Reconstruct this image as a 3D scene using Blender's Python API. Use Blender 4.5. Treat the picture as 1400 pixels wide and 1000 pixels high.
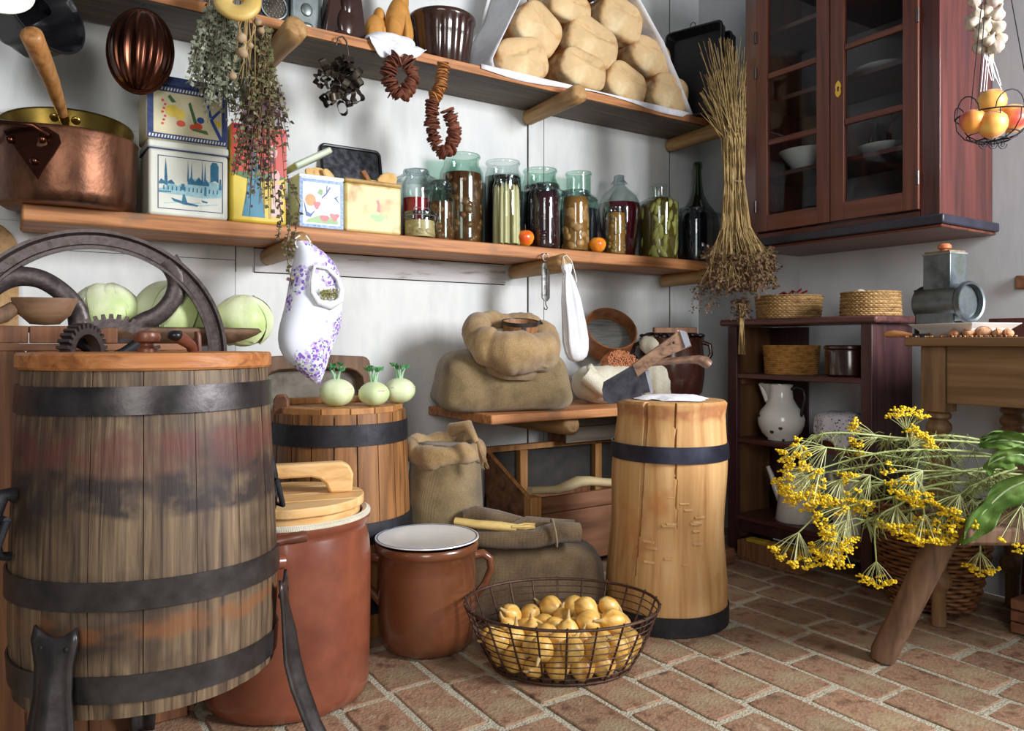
import bpy, math, random
import numpy as np
from mathutils import Vector, Matrix, Euler, noise as mn
random.seed(7)
PI = math.pi
S = bpy.context.scene
COL = S.collection
for o in list(bpy.data.objects): bpy.data.objects.remove(o)

# ------------------------------------------------------------------ camera
# world: X runs along the back wall, Y runs into it, the camera stands at the origin, 0.85 m up
EYE, F = 0.85, 1054.0
YAW = math.radians(33.6)
cd = bpy.data.cameras.new('camera'); cam = bpy.data.objects.new('camera', cd); COL.objects.link(cam)
cam.location = (0, 0, EYE); cam.rotation_euler = (PI/2, 0, -YAW)
cd.sensor_width = 36; cd.lens = F/1400*36; cd.shift_y = -(500-470)/1400
cd.clip_start = 0.02
S.camera = cam
# ------------------------------------------------------------------ light
wd = bpy.data.worlds.new('world'); S.world = wd; wd.use_nodes = True
wd.node_tree.nodes['Background'].inputs[0].default_value = (0.86, 0.90, 1.0, 1)
wd.node_tree.nodes['Background'].inputs[1].default_value = 0.13
def area(name, loc, to, sx, sy, power, col, spread=180):
    l = bpy.data.lights.new(name, 'AREA'); l.shape = 'RECTANGLE'; l.size = sx; l.size_y = sy
    l.energy = power; l.color = col; l.spread = math.radians(spread)
    o = bpy.data.objects.new(name, l); COL.objects.link(o); o.location = loc
    o.rotation_euler = (Vector(to)-Vector(loc)).to_track_quat('-Z', 'Y').to_euler()
    o['kind'] = 'helper'
    return o
area('window_light', (2.55, -0.75, 1.75), (0.7, 2.3, 0.95), 0.8, 1.1, 108, (0.96, 0.97, 1.0), 150)
area('fill_light', (-0.9, -1.5, 1.7), (0.9, 2.2, 0.5), 1.0, 1.6, 34, (1.0, 0.98, 0.94), 150)  # added fill from behind left, stands for no known door
S.view_settings.view_transform = 'Standard'
try: S.view_settings.look = 'None'
except Exception: pass
S.view_settings.gamma = 1; S.view_settings.use_curve_mapping = False
S.view_settings.exposure = 0.0

# ------------------------------------------------------------------ layout: a photo point at a known depth / height / wall distance
CY, SY = math.cos(YAW), math.sin(YAW)
def ray(px, py):
    a = (px-700)/F; b = (470-py)/F
    return Vector((SY+CY*a, CY-SY*a, b))
def atD(px, py, d): return Vector((0,0,EYE)) + ray(px,py)*d
def atY(px, py, y): r = ray(px,py); return Vector((0,0,EYE)) + r*(y/r.y)
def atX(px, py, x): r = ray(px,py); return Vector((0,0,EYE)) + r*(x/r.x)
def atZ(px, py, z): r = ray(px,py); return Vector((0,0,EYE)) + r*((z-EYE)/r.z)
YB, XW = 2.60, 2.81        # back wall, right wall

# ------------------------------------------------------------------ mesh helpers
def R(ax, deg): return Matrix.Rotation(math.radians(deg), 4, ax)
def TR(v): return Matrix.Translation(Vector(v))
class G:
    def __init__(s): s.v = []; s.f = []
    def add(s, vs, fs, m=None):
        b = len(s.v)
        for p in vs:
            p = Vector(p)
            s.v.append(m @ p if m is not None else p)
        for q in fs: s.f.append(tuple(i+b for i in q))
        return s
    def box(s, x0, x1, y0, y1, z0, z1, m=None):
        return s.add([(x0,y0,z0),(x1,y0,z0),(x1,y1,z0),(x0,y1,z0),(x0,y0,z1),(x1,y0,z1),(x1,y1,z1),(x0,y1,z1)],
                     [(0,3,2,1),(4,5,6,7),(0,1,5,4),(1,2,6,5),(2,3,7,6),(3,0,4,7)], m)
    def prism(s, pts, t0, t1, m=None):       # polygon in XZ, extruded along Y from t0 to t1
        n = len(pts)
        vs = [(x,t0,z) for x,z in pts] + [(x,t1,z) for x,z in pts]
        fs = [tuple(range(n)), tuple(range(2*n-1,n-1,-1))] + [(i,i+n,(i+1)%n+n,(i+1)%n) for i in range(n)]
        return s.add(vs, fs, m)
    def lathe(s, prof, seg=32, m=None, fn=None, a0=0, a1=2*PI):
        full = abs(a1-a0-2*PI) < 1e-6
        n = seg if full else seg+1
        vs = []; fs = []; k = len(prof)
        for j in range(n):
            a = a0+(a1-a0)*j/seg
            for r, z in prof:
                q = fn(a, z, r) if fn else r
                vs.append((q*math.cos(a), q*math.sin(a), z))
        for j in range(seg):
            j2 = (j+1) % n
            for i in range(k-1):
                if prof[i][0] < 1e-6 and prof[i+1][0] < 1e-6: continue
                fs.append((j*k+i, j2*k+i, j2*k+i+1, j*k+i+1))
        return s.add(vs, fs, m)
    def tube(s, path, r, seg=8, m=None, cap=True, flat=1.0):
        path = [Vector(p) for p in path]; n = len(path)
        rs = r if isinstance(r, (list, tuple)) else [r]*n
        t0 = (path[1]-path[0]).normalized()
        up = Vector((0,0,1)) if abs(t0.z) < .9 else Vector((1,0,0))
        nx = t0.cross(up).normalized(); vs = []; fs = []
        for i, p in enumerate(path):
            t = (path[min(i+1,n-1)]-path[max(i-1,0)])
            t = t.normalized() if t.length > 1e-9 else t0
            nx = (nx - t*nx.dot(t)); nx = nx.normalized() if nx.length > 1e-6 else t.orthogonal().normalized()
            ny = t.cross(nx)
            for j in range(seg):
                a = 2*PI*j/seg
                vs.append(p + nx*(rs[i]*math.cos(a)) + ny*(rs[i]*math.sin(a)*flat))
        for i in range(n-1):
            for j in range(seg):
                fs.append((i*seg+j, i*seg+(j+1)%seg, (i+1)*seg+(j+1)%seg, (i+1)*seg+j))
        if cap:
            fs.append(tuple(range(seg-1,-1,-1))); fs.append(tuple((n-1)*seg+j for j in range(seg)))
        return s.add(vs, fs, m)
    def ring(s, c, rx, ry, r, n=32, seg=6, m=None):
        pts = [(c[0]+rx*math.cos(2*PI*i/n), c[1]+ry*math.sin(2*PI*i/n), c[2]) for i in range(n+1)]
        return s.tube(pts, r, seg, m, cap=False)
    def ell(s, c, rx, ry, rz, seg=16, rings=10, m=None, fn=None, e=1.0):
        vs = []; fs = []
        def sp(x): return math.copysign(abs(x)**e, x)
        for i in range(rings+1):
            ph = -PI/2+PI*i/rings
            for j in range(seg):
                th = 2*PI*j/seg
                p = Vector((sp(math.cos(ph))*sp(math.cos(th)), sp(math.cos(ph))*sp(math.sin(th)), sp(math.sin(ph))))
                if fn: p = fn(p)
                vs.append((c[0]+p.x*rx, c[1]+p.y*ry, c[2]+p.z*rz))
        for i in range(rings):
            for j in range(seg):
                fs.append((i*seg+j, i*seg+(j+1)%seg, (i+1)*seg+(j+1)%seg, (i+1)*seg+j))
        return s.add(vs, fs, m)
    def grid(s, fn, nu, nv, m=None):
        vs = [fn(i/nu, j/nv) for i in range(nu+1) for j in range(nv+1)]
        fs = [(i*(nv+1)+j, (i+1)*(nv+1)+j, (i+1)*(nv+1)+j+1, i*(nv+1)+j+1) for i in range(nu) for j in range(nv)]
        return s.add(vs, fs, m)
    def leaf(s, p, d, size, w=.45):
        p = Vector(p); d = Vector(d).normalized(); sd = d.cross(Vector((random.uniform(-1,1),random.uniform(-1,1),random.uniform(-1,1))))
        if sd.length < 1e-3: sd = d.orthogonal()
        sd.normalize(); n = d.cross(sd)
        return s.add([p, p+d*size*.5+sd*size*w*.5+n*size*.1, p+d*size, p+d*size*.5-sd*size*w*.5+n*size*.1], [(0,1,2),(0,2,3)])
    def wob(s, amp, sc, seed=0, zonly=False):
        o = Vector((seed*3.1, seed*7.7, seed*1.3))
        for i, p in enumerate(s.v):
            n = mn.noise_vector(p*sc+o)
            s.v[i] = p + (Vector((0,0,n.z)) if zonly else n)*amp
        return s
    def mat(s, m):
        s.v = [m @ p for p in s.v]; return s
    def shift(s, v):
        v = Vector(v); s.v = [p+v for p in s.v]; return s
def props(o, label=None, cat=None, group=None, kind=None):
    if label: o['label'] = label
    if cat: o['category'] = cat
    if group: o['group'] = group
    if kind: o['kind'] = kind
    return o
def obj(name, g, m, parent=None, label=None, cat=None, group=None, kind=None, bevel=0, loc=None, rot=None, sharp=35, world=False, solid=0, sub=0):
    if world and parent is not None:
        mw = parent.matrix_basis.inverted(); g.v = [mw @ Vector(p) for p in g.v]
    me = bpy.data.meshes.new(name); me.from_pydata([tuple(p) for p in g.v], [], g.f)
    me.validate(); me.materials.append(m)
    me.polygons.foreach_set('use_smooth', [True]*len(me.polygons))
    if sharp: me.set_sharp_from_angle(angle=math.radians(sharp))
    me.update()
    o = bpy.data.objects.new(name, me); COL.objects.link(o)
    if parent is not None: o.parent = parent
    if loc is not None: o.location = loc
    if rot is not None: o.rotation_euler = rot
    if solid:
        md = o.modifiers.new('s','SOLIDIFY'); md.thickness = solid; md.offset = 0
    if bevel:
        md = o.modifiers.new('b','BEVEL'); md.width = bevel; md.segments = 2; md.limit_method = 'ANGLE'; md.angle_limit = math.radians(40)
    if sub:
        md = o.modifiers.new('u','SUBSURF'); md.levels = sub; md.render_levels = sub
    return props(o, label, cat, group, kind)
def thing(name, label, cat, loc=(0,0,0), rz=0, group=None, rot=None):
    o = bpy.data.objects.new(name, None); COL.objects.link(o); o.empty_display_size = .05
    o.location = loc; o.rotation_euler = rot if rot is not None else (0,0,rz)
    e = Euler(rot) if rot is not None else Euler((0,0,rz))
    o.matrix_basis = Matrix.LocRotScale(Vector(loc), e, None)
    return props(o, label, cat, group)
def dup(root, loc=None, rz=None, label=None, group=None, rot=None, scale=None):
    r = root.copy(); COL.objects.link(r)
    if loc is not None: r.location = loc
    if rz is not None: r.rotation_euler = (0,0,rz)
    if rot is not None: r.rotation_euler = rot
    if scale is not None: r.scale = scale
    if label: r['label'] = label
    if group: r['group'] = group
    for ch in list(root.children):
        c = ch.copy(); COL.objects.link(c); c.parent = r
        for gg in list(ch.children):
            d = gg.copy(); COL.objects.link(d); d.parent = c
    return r

# ------------------------------------------------------------------ materials
def lin(c): return tuple((x/255/12.92 if x/255 <= .04045 else ((x/255+.055)/1.055)**2.4) for x in c) + (1,)
def new_mat(name):
    m = bpy.data.materials.new(name); m.use_nodes = True
    nt = m.node_tree; return m, nt, nt.nodes['Principled BSDF'], nt.nodes.new, nt.links.new
def noisecol(nt, N, L, cols, scale, detail, dist, rough, stops=None, coord='Object', rnd=True):
    tc = N('ShaderNodeTexCoord'); mp = N('ShaderNodeMapping'); L(tc.outputs[coord], mp.inputs[0])
    mp.inputs['Scale'].default_value = scale if isinstance(scale, tuple) else (scale,)*3
    vec = mp.outputs[0]
    if rnd:
        oi = N('ShaderNodeObjectInfo'); mu = N('ShaderNodeMath'); mu.operation = 'MULTIPLY'; mu.inputs[1].default_value = 37.0
        L(oi.outputs['Random'], mu.inputs[0]); va = N('ShaderNodeVectorMath'); va.operation = 'ADD'
        L(vec, va.inputs[0]); L(mu.outputs[0], va.inputs[1]); vec = va.outputs[0]
    nz = N('ShaderNodeTexNoise'); nz.inputs['Scale'].default_value = 1; nz.inputs['Detail'].default_value = detail
    nz.inputs['Distortion'].default_value = dist; nz.inputs['Roughness'].default_value = rough
    L(vec, nz.inputs['Vector'])
    rp = N('ShaderNodeValToRGB'); e = rp.color_ramp.elements
    n = len(cols); st = stops or [(.3+.4*i/max(1,n-1)) for i in range(n)]
    e[0].position = st[0]; e[0].color = lin(cols[0]); e[1].position = st[-1]; e[1].color = lin(cols[-1])
    for i in range(1, n-1):
        q = e.new(st[i]); q.color = lin(cols[i])
    L(nz.outputs['Fac'], rp.inputs[0])
    return rp.outputs[0], nz.outputs['Fac'], vec
def M(name, cols, scale=6, rough=.6, metal=0, detail=5, dist=0, bump=0, bscale=None, vary=0, spec=None, coat=0, sheen=0, sss=0, stops=None, rv=0, dirt=None, trans=0):
    m, nt, b, N, L = new_mat(name)
    if isinstance(cols[0], (int, float)): cols = [cols, tuple(x*.86 for x in cols)]
    out, fac, vec = noisecol(nt, N, L, cols, scale, detail, dist, .55, stops)
    if dirt:   # second, larger noise multiplies in stains
        dc, dsc, dlo, dhi = dirt
        nz = N('ShaderNodeTexNoise'); nz.inputs['Scale'].default_value = dsc; nz.inputs['Detail'].default_value = 6
        tc = N('ShaderNodeTexCoord'); L(tc.outputs['Object'], nz.inputs['Vector'])
        mr = N('ShaderNodeMapRange'); mr.inputs[1].default_value = dlo; mr.inputs[2].default_value = dhi; L(nz.outputs['Fac'], mr.inputs[0])
        mx = N('ShaderNodeMix'); mx.data_type = 'RGBA'; L(mr.outputs[0], mx.inputs[0]); L(out, mx.inputs[6]); mx.inputs[7].default_value = lin(dc); out = mx.outputs[2]
    if vary:
        oi = N('ShaderNodeObjectInfo'); hs = N('ShaderNodeHueSaturation'); mr = N('ShaderNodeMapRange')
        mr.inputs[3].default_value = 1-vary; mr.inputs[4].default_value = 1+vary
        L(oi.outputs['Random'], mr.inputs[0]); L(mr.outputs[0], hs.inputs['Value']); L(out, hs.inputs['Color']); out = hs.outputs[0]
    L(out, b.inputs['Base Color'])
    b.inputs['Roughness'].default_value = rough; b.inputs['Metallic'].default_value = metal
    if rv:
        mr = N('ShaderNodeMapRange'); mr.inputs[3].default_value = max(0.03, rough-rv); mr.inputs[4].default_value = min(1, rough+rv)
        L(fac, mr.inputs[0]); L(mr.outputs[0], b.inputs['Roughness'])
    if spec is not None: b.inputs['Specular IOR Level'].default_value = spec
    if coat: b.inputs['Coat Weight'].default_value = coat; b.inputs['Coat Roughness'].default_value = .12
    if sheen: b.inputs['Sheen Weight'].default_value = sheen
    if sss: b.inputs['Subsurface Weight'].default_value = sss; b.inputs['Subsurface Scale'].default_value = .01
    if trans: b.inputs['Transmission Weight'].default_value = trans
    if bump:
        bp = N('ShaderNodeBump'); bp.inputs['Strength'].default_value = min(1, bump); bp.inputs['Distance'].default_value = .004*max(1, bump)
        if bscale:
            n2 = N('ShaderNodeTexNoise'); n2.inputs['Scale'].default_value = bscale; n2.inputs['Detail'].default_value = 4
            tc = N('ShaderNodeTexCoord'); L(tc.outputs['Object'], n2.inputs['Vector']); L(n2.outputs['Fac'], bp.inputs['Height'])
        else: L(fac, bp.inputs['Height'])
        L(bp.outputs[0], b.inputs['Normal'])
    return m
def wood(name, cols, axis='z', fine=60, long=3, rough=.55, vary=.12, bump=.5, dirt=None, **k):
    sc = {'x': (long, fine, fine), 'y': (fine, long, fine), 'z': (fine, fine, long)}[axis]
    return M(name, cols, scale=sc, rough=rough, vary=vary, bump=bump, detail=6, dist=.6, dirt=dirt, **k)
def cloth(name, cols, threads=900, rough=.95, bump=.5, scale=14, sheen=.3, dirt=None):
    m = M(name, cols, scale=scale, rough=rough, sheen=sheen, dirt=dirt)
    nt = m.node_tree; N = nt.nodes.new; L = nt.links.new; b = nt.nodes['Principled BSDF']
    tc = N('ShaderNodeTexCoord'); hs = []
    for ax in (0, 2):
        w = N('ShaderNodeTexWave'); w.bands_direction = 'X' if ax == 0 else 'Z'; w.inputs['Scale'].default_value = threads/6.28/3
        w.inputs['Distortion'].default_value = 1.5; w.inputs['Detail Scale'].default_value = 3
        L(tc.outputs['Object'], w.inputs['Vector']); hs.append(w)
    mx = N('ShaderNodeMath'); mx.operation = 'ADD'; L(hs[0].outputs['Fac'], mx.inputs[0]); L(hs[1].outputs['Fac'], mx.inputs[1])
    nz = N('ShaderNodeTexNoise'); nz.inputs['Scale'].default_value = 45; L(tc.outputs['Object'], nz.inputs['Vector'])
    ng = N('ShaderNodeTexNoise'); ng.inputs['Scale'].default_value = 260; ng.inputs['Detail'].default_value = 2; L(tc.outputs['Object'], ng.inputs['Vector'])
    mr = N('ShaderNodeMapRange'); mr.inputs[1].default_value = .3; mr.inputs[2].default_value = .7; mr.inputs[3].default_value = 1-bump*.42; mr.inputs[4].default_value = 1+bump*.22; L(ng.outputs['Fac'], mr.inputs[0])
    hs2 = N('ShaderNodeHueSaturation'); src = b.inputs['Base Color'].links[0].from_socket; L(src, hs2.inputs['Color']); L(mr.outputs[0], hs2.inputs['Value']); L(hs2.outputs[0], b.inputs['Base Color'])
    m2 = N('ShaderNodeMath'); m2.operation = 'ADD'; L(mx.outputs[0], m2.inputs[0]); L(nz.outputs['Fac'], m2.inputs[1])
    bp = N('ShaderNodeBump'); bp.inputs['Strength'].default_value = bump; bp.inputs['Distance'].default_value = .0016
    L(m2.outputs[0], bp.inputs['Height']); L(bp.outputs[0], b.inputs['Normal'])
    return m
def glass(name, tint, gl=.12, rough=.02):
    # thin-walled glass: mostly clear with a tinted body and a fresnel reflection
    m = bpy.data.materials.new(name); m.use_nodes = True; nt = m.node_tree; nt.nodes.clear(); N = nt.nodes.new; L = nt.links.new
    o = N('ShaderNodeOutputMaterial'); t = N('ShaderNodeBsdfTransparent'); t.inputs[0].default_value = lin(tint)
    g = N('ShaderNodeBsdfGlossy'); g.inputs['Roughness'].default_value = rough
    lw = N('ShaderNodeLayerWeight'); lw.inputs[0].default_value = .35
    mr = N('ShaderNodeMapRange'); mr.inputs[3].default_value = gl*.45; mr.inputs[4].default_value = min(1, gl*4.5); L(lw.outputs['Facing'], mr.inputs[0])
    mx = N('ShaderNodeMixShader'); L(mr.outputs[0], mx.inputs[0]); L(t.outputs[0], mx.inputs[1]); L(g.outputs[0], mx.inputs[2]); L(mx.outputs[0], o.inputs[0])
    return m
m_oak = wood('weathered_oak', [(52,40,34),(88,70,54),(112,92,70),(136,114,88)], 'z', 75, 2.0, .55, .12, .6, dirt=((58,44,36),5,.52,.66))
def band(m, lo, hi, col, amt, seed):      # an old worn painted band round the barrel
    nt = m.node_tree; N = nt.nodes.new; L = nt.links.new; b = nt.nodes['Principled BSDF']; src = b.inputs['Base Color'].links[0].from_socket
    tc = N('ShaderNodeTexCoord'); sp = N('ShaderNodeSeparateXYZ'); L(tc.outputs['Object'], sp.inputs[0])
    nz = N('ShaderNodeTexNoise'); nz.inputs['Scale'].default_value = 9; nz.inputs['Detail'].default_value = 8; nz.noise_dimensions = '4D'; nz.inputs['W'].default_value = seed; L(tc.outputs['Object'], nz.inputs['Vector'])
    ad = N('ShaderNodeMath'); ad.operation = 'MULTIPLY_ADD'; ad.inputs[1].default_value = .07; L(nz.outputs['Fac'], ad.inputs[0]); L(sp.outputs['Z'], ad.inputs[2])
    def st(v, up):
        mr = N('ShaderNodeMapRange'); mr.inputs[1].default_value = v-.006; mr.inputs[2].default_value = v+.006
        if not up: mr.inputs[3].default_value = 1; mr.inputs[4].default_value = 0
        L(ad.outputs[0], mr.inputs[0]); return mr.outputs[0]
    mu = N('ShaderNodeMath'); mu.operation = 'MULTIPLY'; L(st(lo+.035, True), mu.inputs[0]); L(st(hi+.035, False), mu.inputs[1])
    n2 = N('ShaderNodeTexNoise'); n2.inputs['Scale'].default_value = 22; n2.inputs['Detail'].default_value = 6; L(tc.outputs['Object'], n2.inputs['Vector'])
    mr = N('ShaderNodeMapRange'); mr.inputs[1].default_value = .34; mr.inputs[2].default_value = .56; mr.inputs[4].default_value = amt; L(n2.outputs['Fac'], mr.inputs[0])
    m3 = N('ShaderNodeMath'); m3.operation = 'MULTIPLY'; L(mu.outputs[0], m3.inputs[0]); L(mr.outputs[0], m3.inputs[1])
    mx = N('ShaderNodeMix'); mx.data_type = 'RGBA'; L(m3.outputs[0], mx.inputs[0]); L(src, mx.inputs[6]); mx.inputs[7].default_value = lin(col); L(mx.outputs[2], b.inputs['Base Color'])
band(m_oak, .62, .71, (92,50,42), .55, 1); band(m_oak, .655, .70, (110,44,46), .22, 9); band(m_oak, .57, .64, (50,40,38), 1.0, 4); band(m_oak, .375, .405, (132,80,42), .6, 7)
m_barrel2 = wood('honey_oak', [(88,56,30),(134,90,50),(156,110,64)], 'z', 45, 3, .5, .14, .4, dirt=((92,62,40),4,.6,.75))
m_iron = M('hoop_iron', [(62,58,58),(92,88,88)], 20, .36, .75, bump=.3, rv=.12)
m_blackiron = M('black_iron', [(34,34,38),(52,52,58)], 30, .5, .5, bump=.3)
m_cast = M('cast_iron', [(58,50,50),(86,76,76),(70,58,54)], 40, .42, .55, bump=.5, rv=.1)
m_lidwood = wood('lid_wood', [(132,76,38),(178,112,60),(196,134,80)], 'x', 50, 3, .5, .06)
m_knob = M('dark_turned_wood', [(92,50,36),(126,76,56)], 12, .35)
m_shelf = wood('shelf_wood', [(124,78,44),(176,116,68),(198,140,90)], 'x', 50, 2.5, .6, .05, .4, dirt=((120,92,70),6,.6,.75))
m_shelfdark = wood('dark_shelf_wood', [(62,52,44),(86,74,62),(104,90,74)], 'x', 50, 2.5, .65, .05, .4)  # darker, greyer variant of the shelf wood, for the upper plank
m_bracket = wood('peg_wood', [(128,92,52),(166,128,80),(180,146,98)], 'y', 40, 4, .6, .08)
m_pine = wood('pale_pine', [(196,146,84),(222,178,118),(232,194,140)], 'x', 40, 2.5, .5, .06, .3)
m_chest = wood('brown_plank', [(76,44,26),(118,74,44),(140,92,58)], 'z', 35, 2, .6, .15, .4)
m_binwood = wood('bin_wood', [(84,52,34),(124,82,56),(146,100,70)], 'x', 22, 2.5, .65, .15, .3)
m_binpale = wood('bin_frame_wood', [(140,92,48),(176,124,70),(190,140,88)], 'z', 40, 3, .6, .08)
m_log = wood('stump_wood', [(170,122,70),(200,154,98),(212,172,120)], 'z', 30, 1.4, .65, .02, .5, dirt=((178,112,56),5,.56,.72))
m_burlap = cloth('burlap', [(140,110,70),(170,138,92),(186,156,108)], 2600, bump=.55)
m_burlap2 = cloth('dull_burlap', [(112,92,60),(140,118,80),(154,132,94)], 2600, bump=.6)
m_burlap3 = cloth('dark_burlap', [(78,60,38),(104,82,54),(120,98,68)], 2200, bump=.6)
m_linen = cloth('white_linen', [(214,214,220),(236,236,240)], 1500, bump=.25)
m_cream = cloth('cream_linen', [(196,188,164),(222,216,196)], 1300, bump=.3)
m_brownglaze = M('brown_glaze', [(88,50,30),(112,66,42),(100,58,36)], 5, .25, coat=.5, bump=.1, detail=8)
m_redglaze = M('red_stoneware', [(112,58,42),(136,76,54),(122,66,48)], 7, .3, coat=.4, bump=.25, detail=8, dirt=((110,62,46),4,.6,.8))
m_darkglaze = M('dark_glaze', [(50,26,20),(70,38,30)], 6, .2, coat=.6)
m_white = M('white_enamel', [(226,226,222),(236,236,232)], 4, .2, coat=.4)
m_enamelblue = M('blue_enamel_line', [(60,72,140),(54,64,130)], 4, .25)
m_black = M('black_enamel', [(18,18,22),(30,30,34)], 10, .35)
m_copper = M('copper', [(78,50,38),(112,74,54),(138,94,70)], (20,20,7), .42, .8, bump=.35, bscale=42, rv=.1, detail=8)
m_brass = M('brass', [(160,132,62),(186,158,82)], 8, .28, 1, rv=.08)
m_jelly = M('dark_copper', [(70,38,28),(98,58,42)], 12, .25, .9, rv=.08)
m_tin = M('grey_tin', [(112,120,120),(146,154,152)], 18, .4, .8, rv=.1)
m_oldtin = M('tarnished_tin', [(56,50,44),(92,84,74)], 30, .4, .8, rv=.1)
m_darktin = M('black_tray_tin', [(36,38,42),(88,92,98)], 50, .45, .5, stops=[.4,.75])
m_zinc = M('zinc', [(70,78,84),(108,116,120),(90,94,86)], 16, .38, .8, rv=.1, detail=8)
m_gold = M('gilt', [(200,160,70),(210,170,80)], 8, .3, 1)
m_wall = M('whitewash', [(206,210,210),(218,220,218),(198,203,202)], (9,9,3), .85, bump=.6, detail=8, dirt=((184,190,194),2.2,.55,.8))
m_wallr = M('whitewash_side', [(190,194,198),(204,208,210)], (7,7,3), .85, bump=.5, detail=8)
m_wallrough = M('flaking_whitewash', [(150,140,132),(196,194,194),(208,208,208)], (5,40,40), .9, bump=1.2, detail=8, stops=[.32,.42,.6])
m_crack = M('wall_joint', [(60,56,52),(44,42,40)], 20, .95)
m_mortar = M('mortar', [(160,152,132),(186,178,156),(140,132,114)], 60, .95, bump=1.5, detail=8, bscale=160)
m_brick = M('floor_brick', [(92,68,54),(130,98,76),(156,122,96),(134,104,82),(168,144,116)], 22, .66, bump=.9, bscale=130, detail=12, vary=.13, rv=.12, dirt=((154,136,106),8,.50,.66))
m_brick_o = M('orange_brick', [(160,92,60),(182,114,80)], 24, .7, bump=.9, bscale=130, detail=12, dirt=((150,132,108),6,.55,.75))

# floor: mortar bed plus the bricks one by one, rows run towards the back wall
g = G().box(-1.6, XW, -.6, YB, -.06, -.0055).wob(.0,1)
floor = obj('floor', g, m_mortar, kind='structure')
def wob_brick(x0, x1, y0, y1):
    j = lambda a: random.uniform(-a, a)
    h = random.uniform(-.003, .0); c = .006
    cs = [(x0+j(.003),y0+j(.005)),(x1+j(.003),y0+j(.005)),(x1+j(.003),y1+j(.005)),(x0+j(.003),y1+j(.005))]
    cut = []
    for i,(x,y) in enumerate(cs):      # clipped corners
        px,py = cs[i-1]; nx,ny = cs[(i+1)%4]
        k = random.uniform(.06,.16)
        cut.append((x+(px-x)*k*(.4 if i%2 else 1)*.5, y+(py-y)*k*.5)); cut.append((x+(nx-x)*k*.5, y+(ny-y)*k*.5))
    cx = sum(p[0] for p in cut)/8; cy = sum(p[1] for p in cut)/8
    ang = j(.008); tx = j(.008); ty = j(.006)
    g = G(); n = 8
    low = [(x-cx,y-cy,-.03) for x,y in cut]
    top = [(x-cx,y-cy,h-.0020+tx*(x-cx)+ty*(y-cy)) for x,y in cut]
    inn = [((x-cx)*.955,(y-cy)*.978,h+tx*(x-cx)+ty*(y-cy)) for x,y in cut]
    fs = [(i,(i+1)%n,(i+1)%n+n,i+n) for i in range(n)]+[(i+n,(i+1)%n+n,(i+1)%n+2*n,i+2*n) for i in range(n)]+[tuple(range(2*n,3*n))]
    g.add(low+top+inn, fs)
    return g, (cx,cy,0), ang
RW, BL = .136, .262
k = 0
for i in range(-10, 20):
    x0 = 1.74 - .136*10 + .136*i - .0
    x0 = 1.605 + RW*(i-8)
    if x0 < -.25 or x0+RW > XW+.1: continue
    off = (0.913 if i % 2 == 0 else 0.913+BL*.52) + random.uniform(-.02,.02)
    yy = off - BL*3
    while yy < YB:
        bl = BL + random.uniform(-.012,.012)
        if random.random() < .08: bl *= .55
        y0, y1 = yy, min(yy+bl, YB)
        yy += bl
        if y1-y0 < .04: continue
        d = SY*(x0+RW/2)+CY*(y0+y1)/2; u = CY*(x0+RW/2)-SY*(y0+y1)/2
        if d < 1.30 or abs(u/d) > .78: continue
        g, c, a = wob_brick(x0+.0095, min(x0+RW-.0095, XW), y0+.010, y1-.010)
        orange = (abs(c[0]-1.67) < .07 and abs(c[1]-1.42) < .13)
        obj('brick', g, m_brick_o if orange else m_brick, floor, loc=c, rot=(0,0,a), sharp=18); k += 1
print('bricks', k)

# walls
def xw(px, y=YB): return atY(px, 300, y).x
def zw(px, py, y=YB): return atY(px, py, y).z
wb = obj('wall_back', G().box(-1.6, XW+.1, YB+.006, YB+.14, 0, 2.7), m_crack, kind='structure')
def panel(x0, x1, z0, z1, out=0, m=m_wall, n=1, wobble=.0015):
    g = G(); nx = max(1,int((x1-x0)/.06)); nz = max(1,int((z1-z0)/.06))
    g.grid(lambda a,b: (x0+(x1-x0)*b, YB-out+ (mn.noise(Vector(((x0+(x1-x0)*b)*4, 0, (z0+(z1-z0)*a)*4)))*wobble if 0<a<1 and 0<b<1 else .004), z0+(z1-z0)*a), nz, nx)
    g.box(x0+.001, x1-.001, YB-out+.003, YB+.008, z0+.001, z1-.001)
    obj('panel', g, m, wb)
xa, xb_, xc, xd, xe = xw(322), xw(722), xw(744), xw(916), XW
zs = [0,.42,.78,zw(250,418),zw(250,352),1.20,1.5,1.82,2.12,2.7]
for a, b in zip(zs, zs[1:]): panel(-1.6, xa-.0006, a+(.0016 if abs(a-zs[4])<1e-6 else .0003), b-.0003)
panel(xa+.0004, xb_-.003, 0, 1.085); panel(xa+.001, xb_-.003, 1.19, 2.7)
panel(xa+.06, xw(690), 1.088, 1.165, .010, m_wallrough, wobble=.008)
panel(xa+.003, xa+.06, 1.085, 1.19); panel(xw(690)+.002, xb_-.003, 1.085, 1.19)
panel(xb_+.004, xc-.002, 0, 2.7, .002); panel(xc+.002, xd-.002, 0, 2.7); panel(xd+.003, xe, 0, 2.7, .003)
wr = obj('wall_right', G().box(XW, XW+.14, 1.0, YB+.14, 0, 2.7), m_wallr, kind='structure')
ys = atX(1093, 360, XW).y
obj('panel', G().box(XW-.004, XW+.002, .2, ys, 0, 2.7), m_wallr, wr)

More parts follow.
